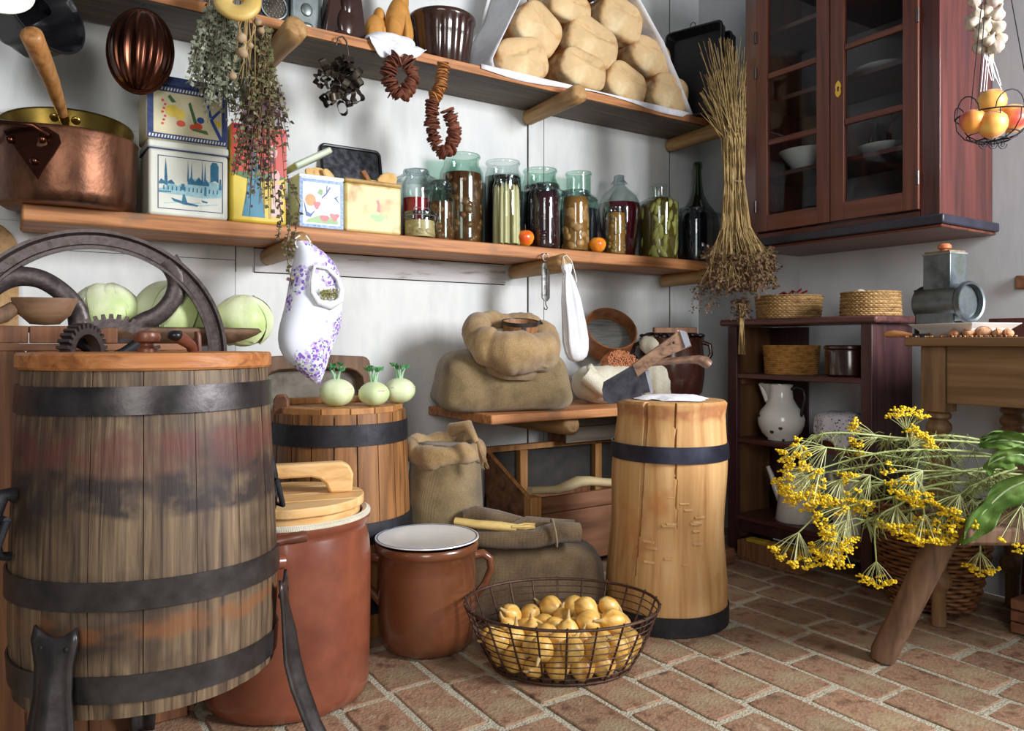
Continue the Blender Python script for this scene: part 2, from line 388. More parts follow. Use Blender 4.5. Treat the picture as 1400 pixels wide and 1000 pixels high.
# ---------------------------------------------------------------- shelves
YF = 2.345
Z1, Z2 = 1.212, 1.838          # tops of the two long shelves
x0l = atY(30, 280, YF).x
def shelf(name, label, x0, x1, zt, th, m, brs, yf=YF, yb=YB-.012, blen=.37, br=.034, grp='plank shelves on the whitewashed back wall'):
    t = thing(name, label, 'shelf', (x0, yf, zt-th), group=grp)
    g = G(); n = 14
    pts = [(x0+(x1-x0)*i/n) for i in range(n+1)]
    for i in range(n): g.box(pts[i], pts[i+1], yf, yb, zt-th, zt)
    g = G().box(x0, x1, yf, yb, zt-th, zt)
    obj('plank', g, m, t, world=True, bevel=.005)
    for x in brs:
        z = zt-th-br*.72
        gg = G().tube([(x, YB-.02, z-.004), (x, YB-.02-blen*.5, z), (x, YB-.02-blen*.86, z+.003), (x, YB-.02-blen*.97, z+.006), (x, YB-.02-blen, z+.008)], [br*.85, br*.92, br*1.0, br*1.0, br*.72], 16).wob(.003, 9, 3)
        obj('bracket', gg, m_bracket, t, world=True, sharp=50)
    return t
def bx(px, py, y=YB-.37): return atY(px, py, y).x
x2l = -.6
shelf('lower_shelf', 'long lower plank shelf carrying the tins and preserve jars', x0l, 2.70, Z1, .045, m_shelf, [bx(415,318), bx(776,352), 2.56], blen=.34)
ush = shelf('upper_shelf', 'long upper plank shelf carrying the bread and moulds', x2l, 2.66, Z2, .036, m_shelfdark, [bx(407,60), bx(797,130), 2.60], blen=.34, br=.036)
obj('front_edge', G().box(x2l, 2.66, YF-.005, YF-.0005, Z2-.034, Z2-.002), m_shelf, ush, world=True, bevel=.002, label='golden front edge')  # thin golden strip along the front of the darker plank
# short low shelf below
ZT = .615
shelf('low_bench_shelf', 'short low plank shelf under the burlap sack and seed bags', 1.34, 2.30, ZT, .032, m_shelf, [atY(790,568,2.13).x], yf=2.14, blen=.42, br=.038, grp='plank shelves on the whitewashed back wall')

# ---------------------------------------------------------------- barrels from staves
def stave_barrel(root, prof, n, m_st, th=.018, gap=.004, jit=.0015, a_off=0):
    for k in range(n):
        wv = random.uniform(-.12,.12)
        a0 = a_off+2*PI*k/n; a1 = a_off+2*PI*(k+1)/n
        g = G(); dz = random.uniform(-.003,.003); dr = random.uniform(-jit, jit)
        vs = []; q = 4
        for (r,z) in prof:
            r2 = r+dr
            for j in range(q+1):
                a = a0+gap/r2/2+(a1-a0-gap/r2)*j/q
                rr = r2-(.0012 if j in (0,q) else 0)
                vs.append((rr*math.cos(a), rr*math.sin(a), z))
            vs.append(((r2-th)*math.cos(a1-gap/r2/2),(r2-th)*math.sin(a1-gap/r2/2),z)); vs.append(((r2-th)*math.cos(a0+gap/r2/2),(r2-th)*math.sin(a0+gap/r2/2),z))
        w = q+3; fs = []
        for i in range(len(prof)-1):
            for j in range(w): fs.append((i*w+j, i*w+(j+1)%w, (i+1)*w+(j+1)%w, (i+1)*w+j))
        fs.append(tuple(range(w-1,-1,-1))); fs.append(tuple((len(prof)-1)*w+j for j in range(w)))
        g.add(vs, fs); obj('stave', g, m_st, root, sharp=40)
    g = G().lathe([(prof[0][0]-th-.001, prof[0][1]+.002),(prof[-1][0]-th-.001, prof[-1][1]-.01)], 40)
    obj('inner_shell', g, m_crack, root)
def rad(prof, z):
    for (r0,z0),(r1,z1) in zip(prof, prof[1:]):
        if z0 <= z <= z1: return r0+(r1-r0)*(z-z0)/(z1-z0)
    return prof[-1][0]
def hoop(root, prof, z, h, m, tilt=(0,0), th=.004):
    ra, rb = rad(prof,z-h/2)+.001, rad(prof,z+h/2)+.001
    g = G().lathe([(ra,z-h/2),(ra+th,z-h/2),(rb+th,z+h/2),(rb,z+h/2)], 64)
    g.v = [p+Vector((0,0,tilt[0]*p.x+tilt[1]*p.y)) for p in g.v]
    obj('hoop', g, m, root, sharp=30)

# --- the old washing barrel with its flywheel (front left)
cx, cy = .236, 1.580
wbr = thing('washing_barrel', 'large dark oak washing barrel on iron legs with a flywheel behind its lid', 'barrel', (cx,cy,0))
pr = [(.221,.250),(.227,.36),(.2265,.46),(.222,.58),(.216,.70),(.209,.806)]
stave_barrel(wbr, pr, 17, m_oak, a_off=.08, gap=.0014, jit=.0008)
hoop(wbr, pr, .757, .046, m_iron, (0.004,-.004)); hoop(wbr, pr, .440, .046, m_iron, (-.02,-.03)); hoop(wbr, pr, .290, .044, m_iron, (-.03,-.03))
# faded painted band: a stain of its own on the wood
lid = G().lathe([(0,.806),(.213,.806),(.216,.81),(.216,.83),(.213,.834),(0,.834)], 64)
obj('lid', lid, m_lidwood, wbr)
obj('barrel_bottom', G().lathe([(0,.30),(.21,.30)], 32), m_oak, wbr)
# direction helpers: camera-facing frame at the barrel
vd = Vector((cx,cy,0)).normalized(); vr = Vector((vd.y,-vd.x,0))
def bw(r_, f_, z): return Vector((0,0,z)) + vr*r_ - vd*f_        # r_: to the right as seen, f_: towards the camera
# legs: pressed iron plates that flare outward
def plate_leg(ang, name='leg', out=1.0):
    # ang: radians around the barrel from the camera-facing direction, positive to the right
    dr = (-vd*math.cos(ang)+vr*math.sin(ang)); sd = Vector((-dr.y, dr.x, 0)); sd = sd if sd.dot(vr) > 0 else -sd
    rows = [(.40,.236,.036,0),(.385,.238,.040,0),(.345,.240,.032,.006),(.30,.242,.032,.016),(.25,.246,.040,.020),(.20,.258,.040,.02),(.12,.285,.032,.02),(.05,.32,.026,.018),(.012,.36,.024,.012),(.0,.385,.024,.004)]
    rows = [(z, .236+(r-.236)*out, w, rib) for z, r, w, rib in rows]
    g = G(); vs = []; n = 9
    for z, r, w, rib in rows:
        for j in range(n):
            s = (j/(n-1)*2-1); zz = z + (.018*abs(s)**2 - .012 if z > .39 else 0)
            vs.append(dr*(r+.004+rib*max(0,1-(s*1.7)**2)) + sd*(s*w) + Vector((0,0,zz)))
    fs = [(i*n+j, i*n+j+1, (i+1)*n+j+1, (i+1)*n+j) for i in range(len(rows)-1) for j in range(n-1)]
    g.add(vs, fs)
    o = obj(name, g, m_iron, wbr, solid=.006, sharp=60)
    for z, s in ((.372,-.022),(.372,.022),(.262,.016)):
        p = dr*(rad(pr,max(z,.27))+.014+(.012 if z<.3 else 0)) + sd*s + Vector((0,0,z))
        obj('bolt', G().ell(p, .007,.007,.007, 10, 6), m_blackiron, o)
plate_leg(-.60); plate_leg(1.28); plate_leg(3.2, out=.25)
# side handles
def lug(ang):
    dr = (-vd*math.cos(ang)+vr*math.sin(ang)); sd = Vector((-dr.y, dr.x, 0))
    g = G().tube([dr*.226+Vector((0,0,.60)), dr*.244+Vector((0,0,.602)), dr*.252+Vector((0,0,.575)), dr*.256+Vector((0,0,.54)), dr*.25+Vector((0,0,.505)), dr*.232+Vector((0,0,.50))], [.014,.013,.010,.009,.009,.008], 8)
    g.tube([dr*.246+sd*.028+Vector((0,0,.565)), dr*.262+sd*.022+Vector((0,0,.51)), dr*.262-sd*.022+Vector((0,0,.51)), dr*.246-sd*.028+Vector((0,0,.565)), dr*.246+sd*.028+Vector((0,0,.565))], .006, 8)
    obj('side_handle', g, m_blackiron, wbr, sharp=50)
lug(-1.12); lug(1.95)
# crank handle poking out to the right
a = 1.42; dr = (-vd*math.cos(a)+vr*math.sin(a))
o = obj('drain_tap', G().tube([dr*.22+Vector((0,0,.46)), dr*.245+Vector((0,0,.464)), dr*.252+Vector((0,0,.465)), dr*.275+Vector((0,0,.468)), dr*.283+Vector((0,0,.468)), dr*.286+Vector((0,0,.468))], [.010,.009,.011,.012,.011,.005], 12), m_knob, wbr)
# flywheel: axis roughly along the view, hub just above the lid rim
def wheel_frame(d, px, py):
    c = atD(px, py, d); return c-Vector((cx,cy,0))
dw = 1.70
hub = wheel_frame(dw, 130, 484); rw = 169/F*dw
wm = Matrix.Translation(hub) @ Matrix((( vr.x, vd.x, 0, 0),(vr.y, vd.y, 0, 0),(0,0,1,0),(0,0,0,1)))    # local x=right, y=away, z=up
# (clock the frame so the wheel squarely faces the barrel's front)
g = G()
prof = [(1.0,-.018),(1.0,.018),(.975,.018),(.955,.008),(.885,.008),(.872,.014),(.852,.014),(.852,-.014),(.872,-.014),(.885,-.008),(.955,-.008),(.975,-.018),(1.0,-.018)]
vs = []; fs = []; n = 96; kk = len(prof)
for j in range(n):
    a = 2*PI*j/n
    for r, y in prof: vs.append((rw*r*math.cos(a), y, rw*r*math.sin(a)))
for j in range(n):
    for i in range(kk-1): fs.append((j*kk+i, ((j+1)%n)*kk+i, ((j+1)%n)*kk+i+1, j*kk+i+1))
g.add(vs, fs, wm)
fw = obj('flywheel', g, m_cast, wbr, sharp=30)
def wp(px, py): # point of the wheel's plane from its picture place
    return ((px-134)/F*dw, (484-py)/F*dw)
for sp in ([(134,484),(118,455),(112,425),(96,402),(72,385),(48,381),(28,386),(12,396)], [(134,484),(165,462),(190,442),(215,428),(232,405),(237,382),(232,364),(224,352)], [(134,484),(150,520),(180,545),(210,560),(240,590)], [(134,484),(95,500),(70,530),(60,560),(58,600)]):
    pts = [(wp(*p)[0], 0, wp(*p)[1]) for p in sp]
    # smooth the spine
    P = []
    for i in range(len(pts)-1):
        p0 = Vector(pts[max(i-1,0)]); p1 = Vector(pts[i]); p2 = Vector(pts[i+1]); p3 = Vector(pts[min(i+2,len(pts)-1)])
        for s_ in range(4):
            t = s_/4; P.append(.5*((2*p1)+(-p0+p2)*t+(2*p0-5*p1+4*p2-p3)*t*t+(-p0+3*p1-3*p2+p3)*t**3))
    P.append(Vector(pts[-1]))
    rr = [.0095+.003*abs(2*i/(len(P)-1)-1)**2 for i in range(len(P))]
    obj('spoke', G().tube(P, rr, 12, flat=2.1).mat(wm), m_cast, fw, sharp=60)
obj('hub', G().lathe([(0,-.03),(.026,-.03),(.03,-.024),(.03,.02),(0,.02)], 20, wm @ R('X',90)), m_cast, fw)
# half gear standing on the lid
gc = wp(146, 484); dg = dw-.10
def gearmesh(R0, r1, teeth, w, m):
    g = G(); out = []
    for k in range(teeth):
        for q, rr in ((-.32,R0-.006),(-.22,R0+.004),(.22,R0+.004),(.32,R0-.006)):
            a = 2*PI*(k+q)/teeth; out.append((rr*math.cos(a), rr*math.sin(a)))
    n = len(out); inn = [(r1*math.cos(math.atan2(z,x)), r1*math.sin(math.atan2(z,x))) for x,z in out]
    vs = [(x,-w,z) for x,z in out]+[(x,w,z) for x,z in out]+[(x,-w,z) for x,z in inn]+[(x,w,z) for x,z in inn]
    fs = []
    for i in range(n):
        j = (i+1)%n
        fs += [(i,j,j+n,i+n),(i+2*n,j+2*n,j,i),(i+n,j+n,j+3*n,i+3*n),(i+3*n,j+3*n,j+2*n,i+2*n)]
    return g.add(vs, fs, m)
gm = Matrix.Translation(atD(152,494,1.57)-Vector((cx,cy,0))) @ Matrix((( vr.x, vd.x, 0, 0),(vr.y, vd.y, 0, 0),(0,0,1,0),(0,0,0,1)))
gw = obj('gear_wheel', gearmesh(.092,.068,40,.010,gm), m_cast, wbr, sharp=25)
for a in (35,145,270): obj('gear_spoke', G().tube([(0,0,0),(.03*math.cos(math.radians(a)),0,.03*math.sin(math.radians(a))),(.072*math.cos(math.radians(a)),0,.072*math.sin(math.radians(a)))],[.017,.012,.013],10).mat(gm), m_blackiron, gw, sharp=60)
obj('gear_boss', G().lathe([(0,-.022),(.014,-.022),(.018,-.015),(.018,.012),(0,.012)],16,gm @ R('X',90)), m_blackiron, gw)
gm2 = Matrix.Translation(atD(113,484,1.50)-Vector((cx,cy,0))) @ Matrix((( vr.x, vd.x, 0, 0),(vr.y, vd.y, 0, 0),(0,0,1,0),(0,0,0,1))) @ R('Z',58)
obj('gear_pinion', gearmesh(.056,.038,28,.012,gm2), m_cast, wbr, sharp=25)
# knob and crank handle on the lid
kp = atD(201,476,1.47)-Vector((cx,cy,0)); kp.z = .834
obj('lid_knob', G().lathe([(0,0),(.018,0),(.018,.006),(.011,.012),(.011,.016),(.022,.020),(.0245,.028),(.022,.036),(.012,.040),(0,.041)],24,TR(kp)), m_knob, wbr)
k2 = atD(256,470,1.47)-Vector((cx,cy,0)); k2.z=.836
cr = obj('crank_handle', G().tube([k2+Vector((0,0,.0))+vr*.012+vd*.03, k2+Vector((0,0,.012))+vr*.006+vd*.01, k2+Vector((0,0,.022))-vr*.008-vd*.01, k2+Vector((0,0,.028))-vr*.018-vd*.02],[.010,.010,.012,.012],12), m_knob, wbr, sharp=60)
obj('handle_tip', G().ell(k2+Vector((0,0,.029))-vr*.022-vd*.022,.014,.014,.010,14,8), m_black, cr)
obj('crank_arm', G().tube([k2+vr*.022+vd*.03, k2+Vector((0,0,.03))+vr*.020+vd*.03, k2+Vector((0,0,.038))+vr*.018+vd*.03],[.010,.012,.009],12,flat=.5), m_knob, cr, sharp=60)

# --- tall barrel with kohlrabi
bx2, by2 = .880, 2.300
b2 = thing('stave_barrel', 'honey brown stave barrel with black hoops under the three kohlrabi', 'barrel', (bx2,by2,0))
p2 = [(.226,0),(.226,.10),(.222,.25),(.214,.45),(.205,.645)]
stave_barrel(b2, p2, 20, m_barrel2, a_off=.2)
for z in (.555,.27,.07): hoop(b2, p2, z+.03, .062, m_blackiron)
yl = G()
for i in range(5):
    a,b_ = -.19+.076*i, -.19+.076*(i+1)-.003
    pts = []
    h0 = math.sqrt(max(0,.198**2-a*a)); h1 = math.sqrt(max(0,.198**2-b_*b_))
    o = obj('lid_board', G().add([(a,-h0,.635),(b_,-h1,.635),(b_,h1,.635),(a,h0,.635),(a,-h0,.662),(b_,-h1,.662),(b_,h1,.662),(a,h0,.662)],[(0,3,2,1),(4,5,6,7),(0,1,5,4),(1,2,6,5),(2,3,7,6),(3,0,4,7)]), m_binpale, b2, bevel=.002)
obj('lid_batten', G().box(-.14,.16,.04,.075,.662,.682), m_binpale, b2, bevel=.003)
v2 = Vector((bx2,by2,0)).normalized(); r2v = Vector((v2.y,-v2.x,0))
ep = r2v*-.165 - v2*.09
lugm = TR(ep+Vector((0,0,.60))) @ R('Z',-33)
obj('stave_lug', G().prism([(-.022,0),(.022,0),(.022,.085),(.012,.10),(-.012,.10),(-.022,.085)],-.012,.012,lugm), m_binwood, b2, bevel=.004)

# kohlrabi
m_kohl = M('kohlrabi_skin', [(190,206,150),(214,226,178),(226,232,196)], 9, .45, sss=.1, detail=3)
m_stalk = M('kohlrabi_stalk', [(136,182,140),(170,206,168)], 9, .5)
m_leafg = M('small_green_leaf', [(62,128,74),(96,158,100)], 14, .5)
def kohl(px, py, d, r, label, seed):
    random.seed(seed); p = atD(px,py,d); p.z = .662
    t = thing('kohlrabi', label, 'kohlrabi', p, random.uniform(0,6), 'kohlrabi on the barrel lid')
    def fn(q):
        a = math.atan2(q.y,q.x); return Vector((q.x*(1+.035*math.sin(5*a+seed)), q.y*(1+.035*math.sin(5*a+seed)), q.z+.02*math.sin(3*a)*(1-abs(q.z))))
    obj('bulb', G().ell((0,0,r*.80), r, r, r*.80, 28, 18, fn=fn), m_kohl, t)
    for i in range(4):
        a = i*1.6+seed; h = random.uniform(.018,.036)
        P = [(math.cos(a)*r*.12, math.sin(a)*r*.12, r*1.52),(math.cos(a)*r*.2, math.sin(a)*r*.2, r*1.6+h*.5),(math.cos(a)*r*.35, math.sin(a)*r*.35, r*1.6+h)]
        s_ = obj('stalk', G().tube(P,[.005,.0035,.002],7), m_stalk, t)
        g = G()
        for q in range(4): g.leaf(P[2], (math.cos(a+q),math.sin(a+q),.8), .022, .7)
        obj('leaf', g, m_leafg, s_)
    for i in range(3):
        a = i*2.1+seed+1; obj('leaf_scar', G().tube([(math.cos(a+j*.15)*r*1.0*math.cos(.25+.0*j), math.sin(a+j*.15)*r*math.cos(.25), r*.80+r*.80*.3) for j in range(5)],.0016,5), m_cream, t)
kohl(460,545,2.30,.052,'leftmost kohlrabi on the barrel lid, beside the wooden lug',1)
kohl(511,543,2.32,.046,'small middle kohlrabi with two leafy shoots on the barrel lid',2)
kohl(546,540,2.43,.050,'rightmost kohlrabi on the barrel lid, half behind its neighbour',3)

# --- big stoneware crock with a wooden lid
c1 = thing('stoneware_crock', 'big red-brown stoneware crock with a pale handled wooden lid', 'crock', (.590,1.885,0))
obj('body', G().lathe([(0,0),(.183,0),(.192,.006),(.197,.03),(.200,.2),(.2005,.33),(.196,.378),(.190,.400),(.189,.406),(.195,.414),(.199,.426),(.199,.436),(.191,.442),(.182,.436),(.180,.40),(.186,.34),(.185,.03),(0,.02)],64).wob(.0012,14,2), m_redglaze, c1, sharp=60)
obj('rim_glaze', G().lathe([(.1998,.432),(.2002,.438),(.191,.4435),(.181,.438)],64), m_cream, c1)
lu = Matrix.Translation((.0,.0,0)) @ R('Z',-18)
lo = obj('lid_plug', G().lathe([(0,.422),(.174,.422),(.174,.456),(0,.456)],48), m_pine, c1)
for i in range(4):
    a,b_ = -.184+.092*i, -.184+.092*(i+1)-.0015
    n=6; pts=[]
    for j in range(n+1):
        x=a+(b_-a)*j/n; pts.append((x,math.sqrt(max(1e-4,.184**2-x*x))))
    vs=[(x,-y,.456) for x,y in pts]+[(x,y,.456) for x,y in reversed(pts)]; N_=len(vs); vs+= [(x,y,.478) for x,y,z in vs]
    g=G().add(vs,[tuple(range(N_-1,-1,-1)),tuple(range(N_,2*N_))]+[(q,(q+1)%N_,(q+1)%N_+N_,q+N_) for q in range(N_)],R('Z',-14)@R('Z',90))
    obj('lid_board', g, m_pine, c1, bevel=.003)
hp = [(-.16,.0),(.09,.0),(.125,.0),(.148,.006),(.155,.02),(.155,.05),(.148,.066),(.13,.075),(-.13,.075),(-.148,.066),(-.155,.05),(-.155,.02)]
arch = [(-.155,0),(-.10,0),(-.09,.022),(-.075,.036),(-.055,.042),(.055,.042),(.075,.036),(.09,.022),(.10,0),(.155,0),(.158,.045),(.148,.068),(.13,.076),(-.13,.076),(-.148,.068),(-.158,.045)]
obj('lid_handle', G().prism(arch,-.019,.019, TR((0,0,.478))@R('Z',-14)), m_pine, c1, bevel=.006)
lugg = G().lathe([(0,0),(.02,0),(.028,.01),(.028,.02),(0,.02)],16)
d1 = Vector((-.62,-.78,0)).normalized()
obj('lug_handle', G().tube([d1*.195+Vector((-.05,.04,.37)), d1*.232+Vector((-.03,.02,.375)), d1*.24+Vector((0,0,.375)), d1*.232+Vector((.03,-.02,.375)), d1*.195+Vector((.05,-.04,.37))],[.016,.015,.014,.015,.016],10), m_redglaze, c1, sharp=60)

# --- brown crock with a plate on it
c2 = thing('handled_crock', 'brown glazed two-handled crock covered with a white plate', 'crock', (1.010,1.955,0))
obj('body', G().lathe([(0,0),(.112,0),(.124,.008),(.130,.03),(.137,.10),(.138,.22),(.1365,.262),(.142,.268),(.146,.276),(.146,.288),(.141,.293),(.134,.290),(.131,.26),(.129,.06),(0,.03)],64).wob(.0008,12,5), m_brownglaze, c2, sharp=60)
va = Vector((.99,1.915,0)).normalized(); vb = Vector((va.y,-va.x,0))
for s_ in (1,-1):
    P=[vb*s_*.130+Vector((0,0,.245)), vb*s_*.158+Vector((0,0,.25)), vb*s_*.178+Vector((0,0,.235)), vb*s_*.182+Vector((0,0,.205)), vb*s_*.165+Vector((0,0,.165)), vb*s_*.142+Vector((0,0,.135)), vb*s_*.128+Vector((0,0,.12))]
    obj('handle', G().tube(P,[.014,.0125,.0115,.011,.011,.012,.014],12), m_brownglaze, c2, sharp=70)
pl = thing('plate', 'white enamel plate with a thin blue rim line lying on the brown crock', 'plate', (1.010,1.955,.2935))
obj('dish', G().lathe([(0,.001),(.085,.001),(.100,.003),(.138,.006),(.147,.008),(.146,.011),(.138,.010),(.098,.007),(.084,.004),(0,.003)],64), m_white, pl, sharp=60)
obj('rim_line', G().lathe([(.1390,.0106),(.1418,.0112),(.1418,.0095),(.1390,.0090)],64), m_enamelblue, pl, label='thin blue rim line')

# --- chopping block
cbx, cby = .7325, 0
sb = atD(912,700,2.405)
cb = thing('chopping_block', 'tall pale tree-trunk chopping block banded with two iron hoops', 'chopping block', (sb.x,sb.y,0))
random.seed(3)
cracks = [(-1.95,.010,.0),(-1.02,.006,.35),(-.62,.003,.5)]
va = Vector((sb.x,sb.y,0)).normalized(); base_a = math.atan2(-va.y,-va.x)
def trunk(a, z, r):
    q = r*(1+.022*mn.noise(Vector((math.cos(a)*1.6, math.sin(a)*1.6, z*3)))+.006*mn.noise(Vector((math.cos(a)*8, math.sin(a)*8, z*22))))
    if r > .1:
        d = (a-base_a+PI)%(2*PI)-PI
        for off, w, zmin in ((-.50,.034,.10),(.12,.010,.22)):
            dd = abs(d-off-.05*math.sin(z*6+off*3))
            ww = w*min(1,max(0,(z-zmin)*3))
            if ww > 0 and dd < ww: q -= .022*(1-dd/ww)
    return q
LEAN = .0
prof = [(0,0),(.176,0),(.183,.02)]+[(.183-.016*i/22+(.004*math.sin(i*.5)),.02+.64*i/22) for i in range(1,22)]+[(.168,.668),(.160,.676),(.10,.677),(0,.677)]
gt = G().lathe(prof, 300, fn=trunk); nr_ = Vector((CY,-SY,0))
gt.v = [p+nr_*(.018*(p.z/.68)**2-.004) for p in gt.v]
obj('trunk', gt, m_log, cb, sharp=30)
band(m_log, .625, .665, (150,84,48), .7, 3); band(m_log, .02, .06, (170,116,60), .5, 5)
random.seed(17)
for i in range(34):
    off = random.choice((-.28,.02,.05,.30,.33,.34,.52,.55)) + random.uniform(-.03,.03); z = random.uniform(.10,.50); a = base_a+off
    r_ = trunk(a, z, .183-.016*z/.66)+.0005; w_ = random.uniform(.009,.021); t_ = Vector((-math.sin(a),math.cos(a),0)); o_ = Vector((math.cos(a),math.sin(a),0)); c = o_*r_+Vector((0,0,z))+nr_*(.018*(z/.68)**2-.004)
    obj('axe_nick', G().add([c-t_*w_-o_*.002, c+t_*w_-o_*.002, c+t_*w_*.8+o_*.0022+Vector((0,0,.0012)), c-t_*w_*.8+o_*.0022+Vector((0,0,.0012)), c-t_*w_-o_*.002+Vector((0,0,.008)), c+t_*w_-o_*.002+Vector((0,0,.008))], [(0,1,2,3),(3,2,5,4),(0,3,4),(1,5,2)]), m_log, cb, sharp=20)
for z, h, tz in ((.525,.048,.02),(.030,.055,0)):
    g = G().lathe([(.176 if z>.3 else .186,z-h/2),(.1815 if z>.3 else .191,z-h/2),(.1795 if z>.3 else .191,z+h/2),(.175 if z>.3 else .186,z+h/2)],64)
    g.shift(nr_*(.018*(z/.68)**2-.004))
    obj('hoop', g, m_blackiron if z<.3 else M('blued_iron',[(44,46,58),(66,68,84)],20,.4,.7), cb)
m_salt = M('white_powder', [(236,236,240),(246,246,248)], 30, .9, bump=1)
g = G(); vs=[]; n=40
def pil(a): return .118*(1+.12*math.sin(3*a+1)+.06*math.sin(7*a))
g.lathe([(0,.690),(.4,.689),(.8,.684),(1.0,.6775)], 48, fn=lambda a,z,r: r*pil(a)).wob(.003,40,4,zonly=True)
g.shift(nr_*.016+Vector((0,0,.002)))
props(obj('salt_layer', g, m_salt, loc=(sb.x,sb.y,0)), 'thin heap of white salt spread on the chopping block top', 'salt', kind='stuff')

# cleavers stuck in the block
m_blade = M('dark_steel', [(54,54,60),(82,82,90)], 30, .35, .85, rv=.1)
m_edge = M('bright_steel', [(170,174,186),(196,200,210)], 20, .3, .9)
m_hand = wood('worn_handle', [(88,62,48),(130,98,76),(150,116,92)], 'x', 60, 5, .45)
def scr(px, py, d): return atD(px,py,d)
def poly3(pts, th, d0):   # plate through picture points at given depths, thickness along the view
    vs = [scr(*p) for p in pts]; nrm = Vector((SY,CY,0))
    n = len(vs); vv = vs+[v+nrm*th for v in vs]
    return G().add(vv, [tuple(range(n)), tuple(range(2*n-1,n-1,-1))]+[(i,(i+1)%n,(i+1)%n+n,i+n) for i in range(n)])
dc = 2.36
cl1 = thing('cleaver', 'broad-bladed cleaver with dark wooden grip, its blade jutting left of the block', 'cleaver', scr(850,540,dc))
obj('blade', poly3([(824,533,dc),(826,523,dc),(871,497,dc),(873,504,dc),(877,541,dc),(862,545,dc),(850,546,dc),(836,552,dc),(826,548,dc)], .005, dc), m_blade, cl1, world=True, bevel=.0015)
obj('handle', poly3([(868,500,dc-.008),(932,454,dc-.03),(937,456,dc-.03),(942,472,dc-.03),(905,487,dc-.02),(873,511,dc-.008)], .022, dc), m_hand, cl1, world=True, bevel=.006)
obj('handle_cap', poly3([(931,453.5,dc-.034),(937,455,dc-.034),(943,471,dc-.034),(938,474,dc-.034)], .028, dc), m_edge, cl1, world=True, bevel=.003)
obj('rivet', G().ell(scr(921,469,dc-.034),.004,.004,.004,10,6), m_blackiron, cl1, world=True)
cl2 = thing('cleaver', 'second cleaver with a curved pale grip and bright upright blade edge', 'cleaver', scr(885,535,dc+.06))
d2 = dc+.07
obj('blade', poly3([(870,512,d2),(884,507,d2),(886,508,d2),(892,536,d2),(868,540,d2)], .006, d2), m_blade, cl2, world=True)
obj('blade_edge', poly3([(882,508,d2-.002),(887,506,d2-.002),(893,538,d2-.002),(889.5,538,d2-.002)], .012, d2), m_edge, cl2, world=True)
P=[scr(868,502,d2),scr(890,496,d2-.01),(scr(915,494,d2-.02)),scr(940,492,d2-.03),scr(955,492,d2-.035),scr(964,495,d2-.04),scr(969,499,d2-.04)]
obj('handle', G().tube(P,[.018,.020,.019,.019,.024,.030,.026],12,flat=.6), m_hand, cl2, world=True, sharp=60)
random.seed(11)
def pt(px, py, d): return atD(px, py, d)
# ---------------------------------------------------------------- sacks
def rollring(R0, r0, fn, n=72, q=12, squash=.7, seed=0, amp=.012, sc=9):
    g = G(); vs = []; fs = []
    for i in range(n):
        a = 2*PI*i/n; c = fn(a)
        for j in range(q):
            b = 2*PI*j/q; rr = r0*((1.22 if seed==1 else 1)+(-.34*math.sin(a) if seed==1 else 0)+.07*math.sin(3*a+seed)+.10*math.sin(7*a+seed*2)+.16*(abs(math.sin(5.5*a+seed+.5*math.sin(b)))**.5-.6)+.08*(abs(math.sin(13*a+b*.8+seed))**.5-.6))
            vs.append((c.x+(rr*math.cos(b))*math.cos(a), c.y+(rr*math.cos(b))*math.sin(a), c.z+rr*squash*math.sin(b)))
    for i in range(n):
        for j in range(q): fs.append((i*q+j, i*q+(j+1)%q, ((i+1)%n)*q+(j+1)%q, ((i+1)%n)*q+j))
    g.add(vs, fs); return g.wob(amp, sc, seed).wob(amp*.35, sc*3, seed+5)
# standing sack between the barrel and the bin
sk = thing('burlap_sack', 'upright burlap sack with a folded rim beside the honey brown barrel', 'sack', (pt(607,700,2.56).x, pt(607,700,2.56).y, 0))
g = G().lathe([(0,0),(.10,0),(.128,.015),(.138,.06),(.136,.2),(.130,.34),(.122,.44),(.112,.50),(.09,.52),(0,.515)], 56, fn=lambda a,z,r: r*(1+.03*math.sin(2*a)+.02*math.sin(5*a+z*9))).wob(.008,7,2).wob(.0025,30,1)
obj('sack_body', g, m_burlap2, sk, sharp=70)
g = rollring(.11,.026,lambda a: Vector((.112*math.cos(a),.112*math.sin(a),.500+.010*math.sin(a+.5)+.006*math.sin(3*a))),seed=3,squash=1.3,amp=.005,n=110,q=16)
obj('folded_rim', g, m_burlap, sk, sharp=70)
# tied corner with a frayed tassel
q = pt(640,582,2.42)-sk.location; q2 = pt(652,604,2.40)-sk.location; q3 = pt(664,634,2.40)-sk.location; q0 = pt(618,588,2.47)-sk.location
obj('sack_ear', G().tube([q0,q,q2],[.022,.018,.009],14).wob(.004,18,4), m_burlap, sk, sharp=70)
g = G()
for i in range(26):
    j = Vector((random.uniform(-.012,.012),random.uniform(-.01,.01),random.uniform(-.02,.01)))
    g.tube([q2-Vector((0,0,-.01)), (q2+q3)/2+j*.6, q3+j],[.003,.0022,.001],4)
obj('frayed_tassel', g, m_burlap, sk, kind='stuff')
# sack on the short shelf
p = pt(712,545,2.66)
s2 = thing('burlap_sack', 'wide burlap sack with rolled-open mouth on the short low shelf', 'sack', (p.x, 2.33, ZT))
rz = R('Z', -14)
def body_fn(q):
    t = q.z
    w = 1-.10*t
    return Vector((q.x*w+.04*math.sin(q.y*4)*.4, q.y*(1-.12*t), q.z))
g = G().ell((0,0,.105), .235, .140, .110, 60, 30, fn=body_fn, e=.42).wob(.012,6,1).wob(.003,24,8)
g.v = [Vector((v.x, v.y, max(v.z,.0))) for v in g.v]
obj('sack_body', g.mat(rz), m_burlap2, s2, sharp=70)
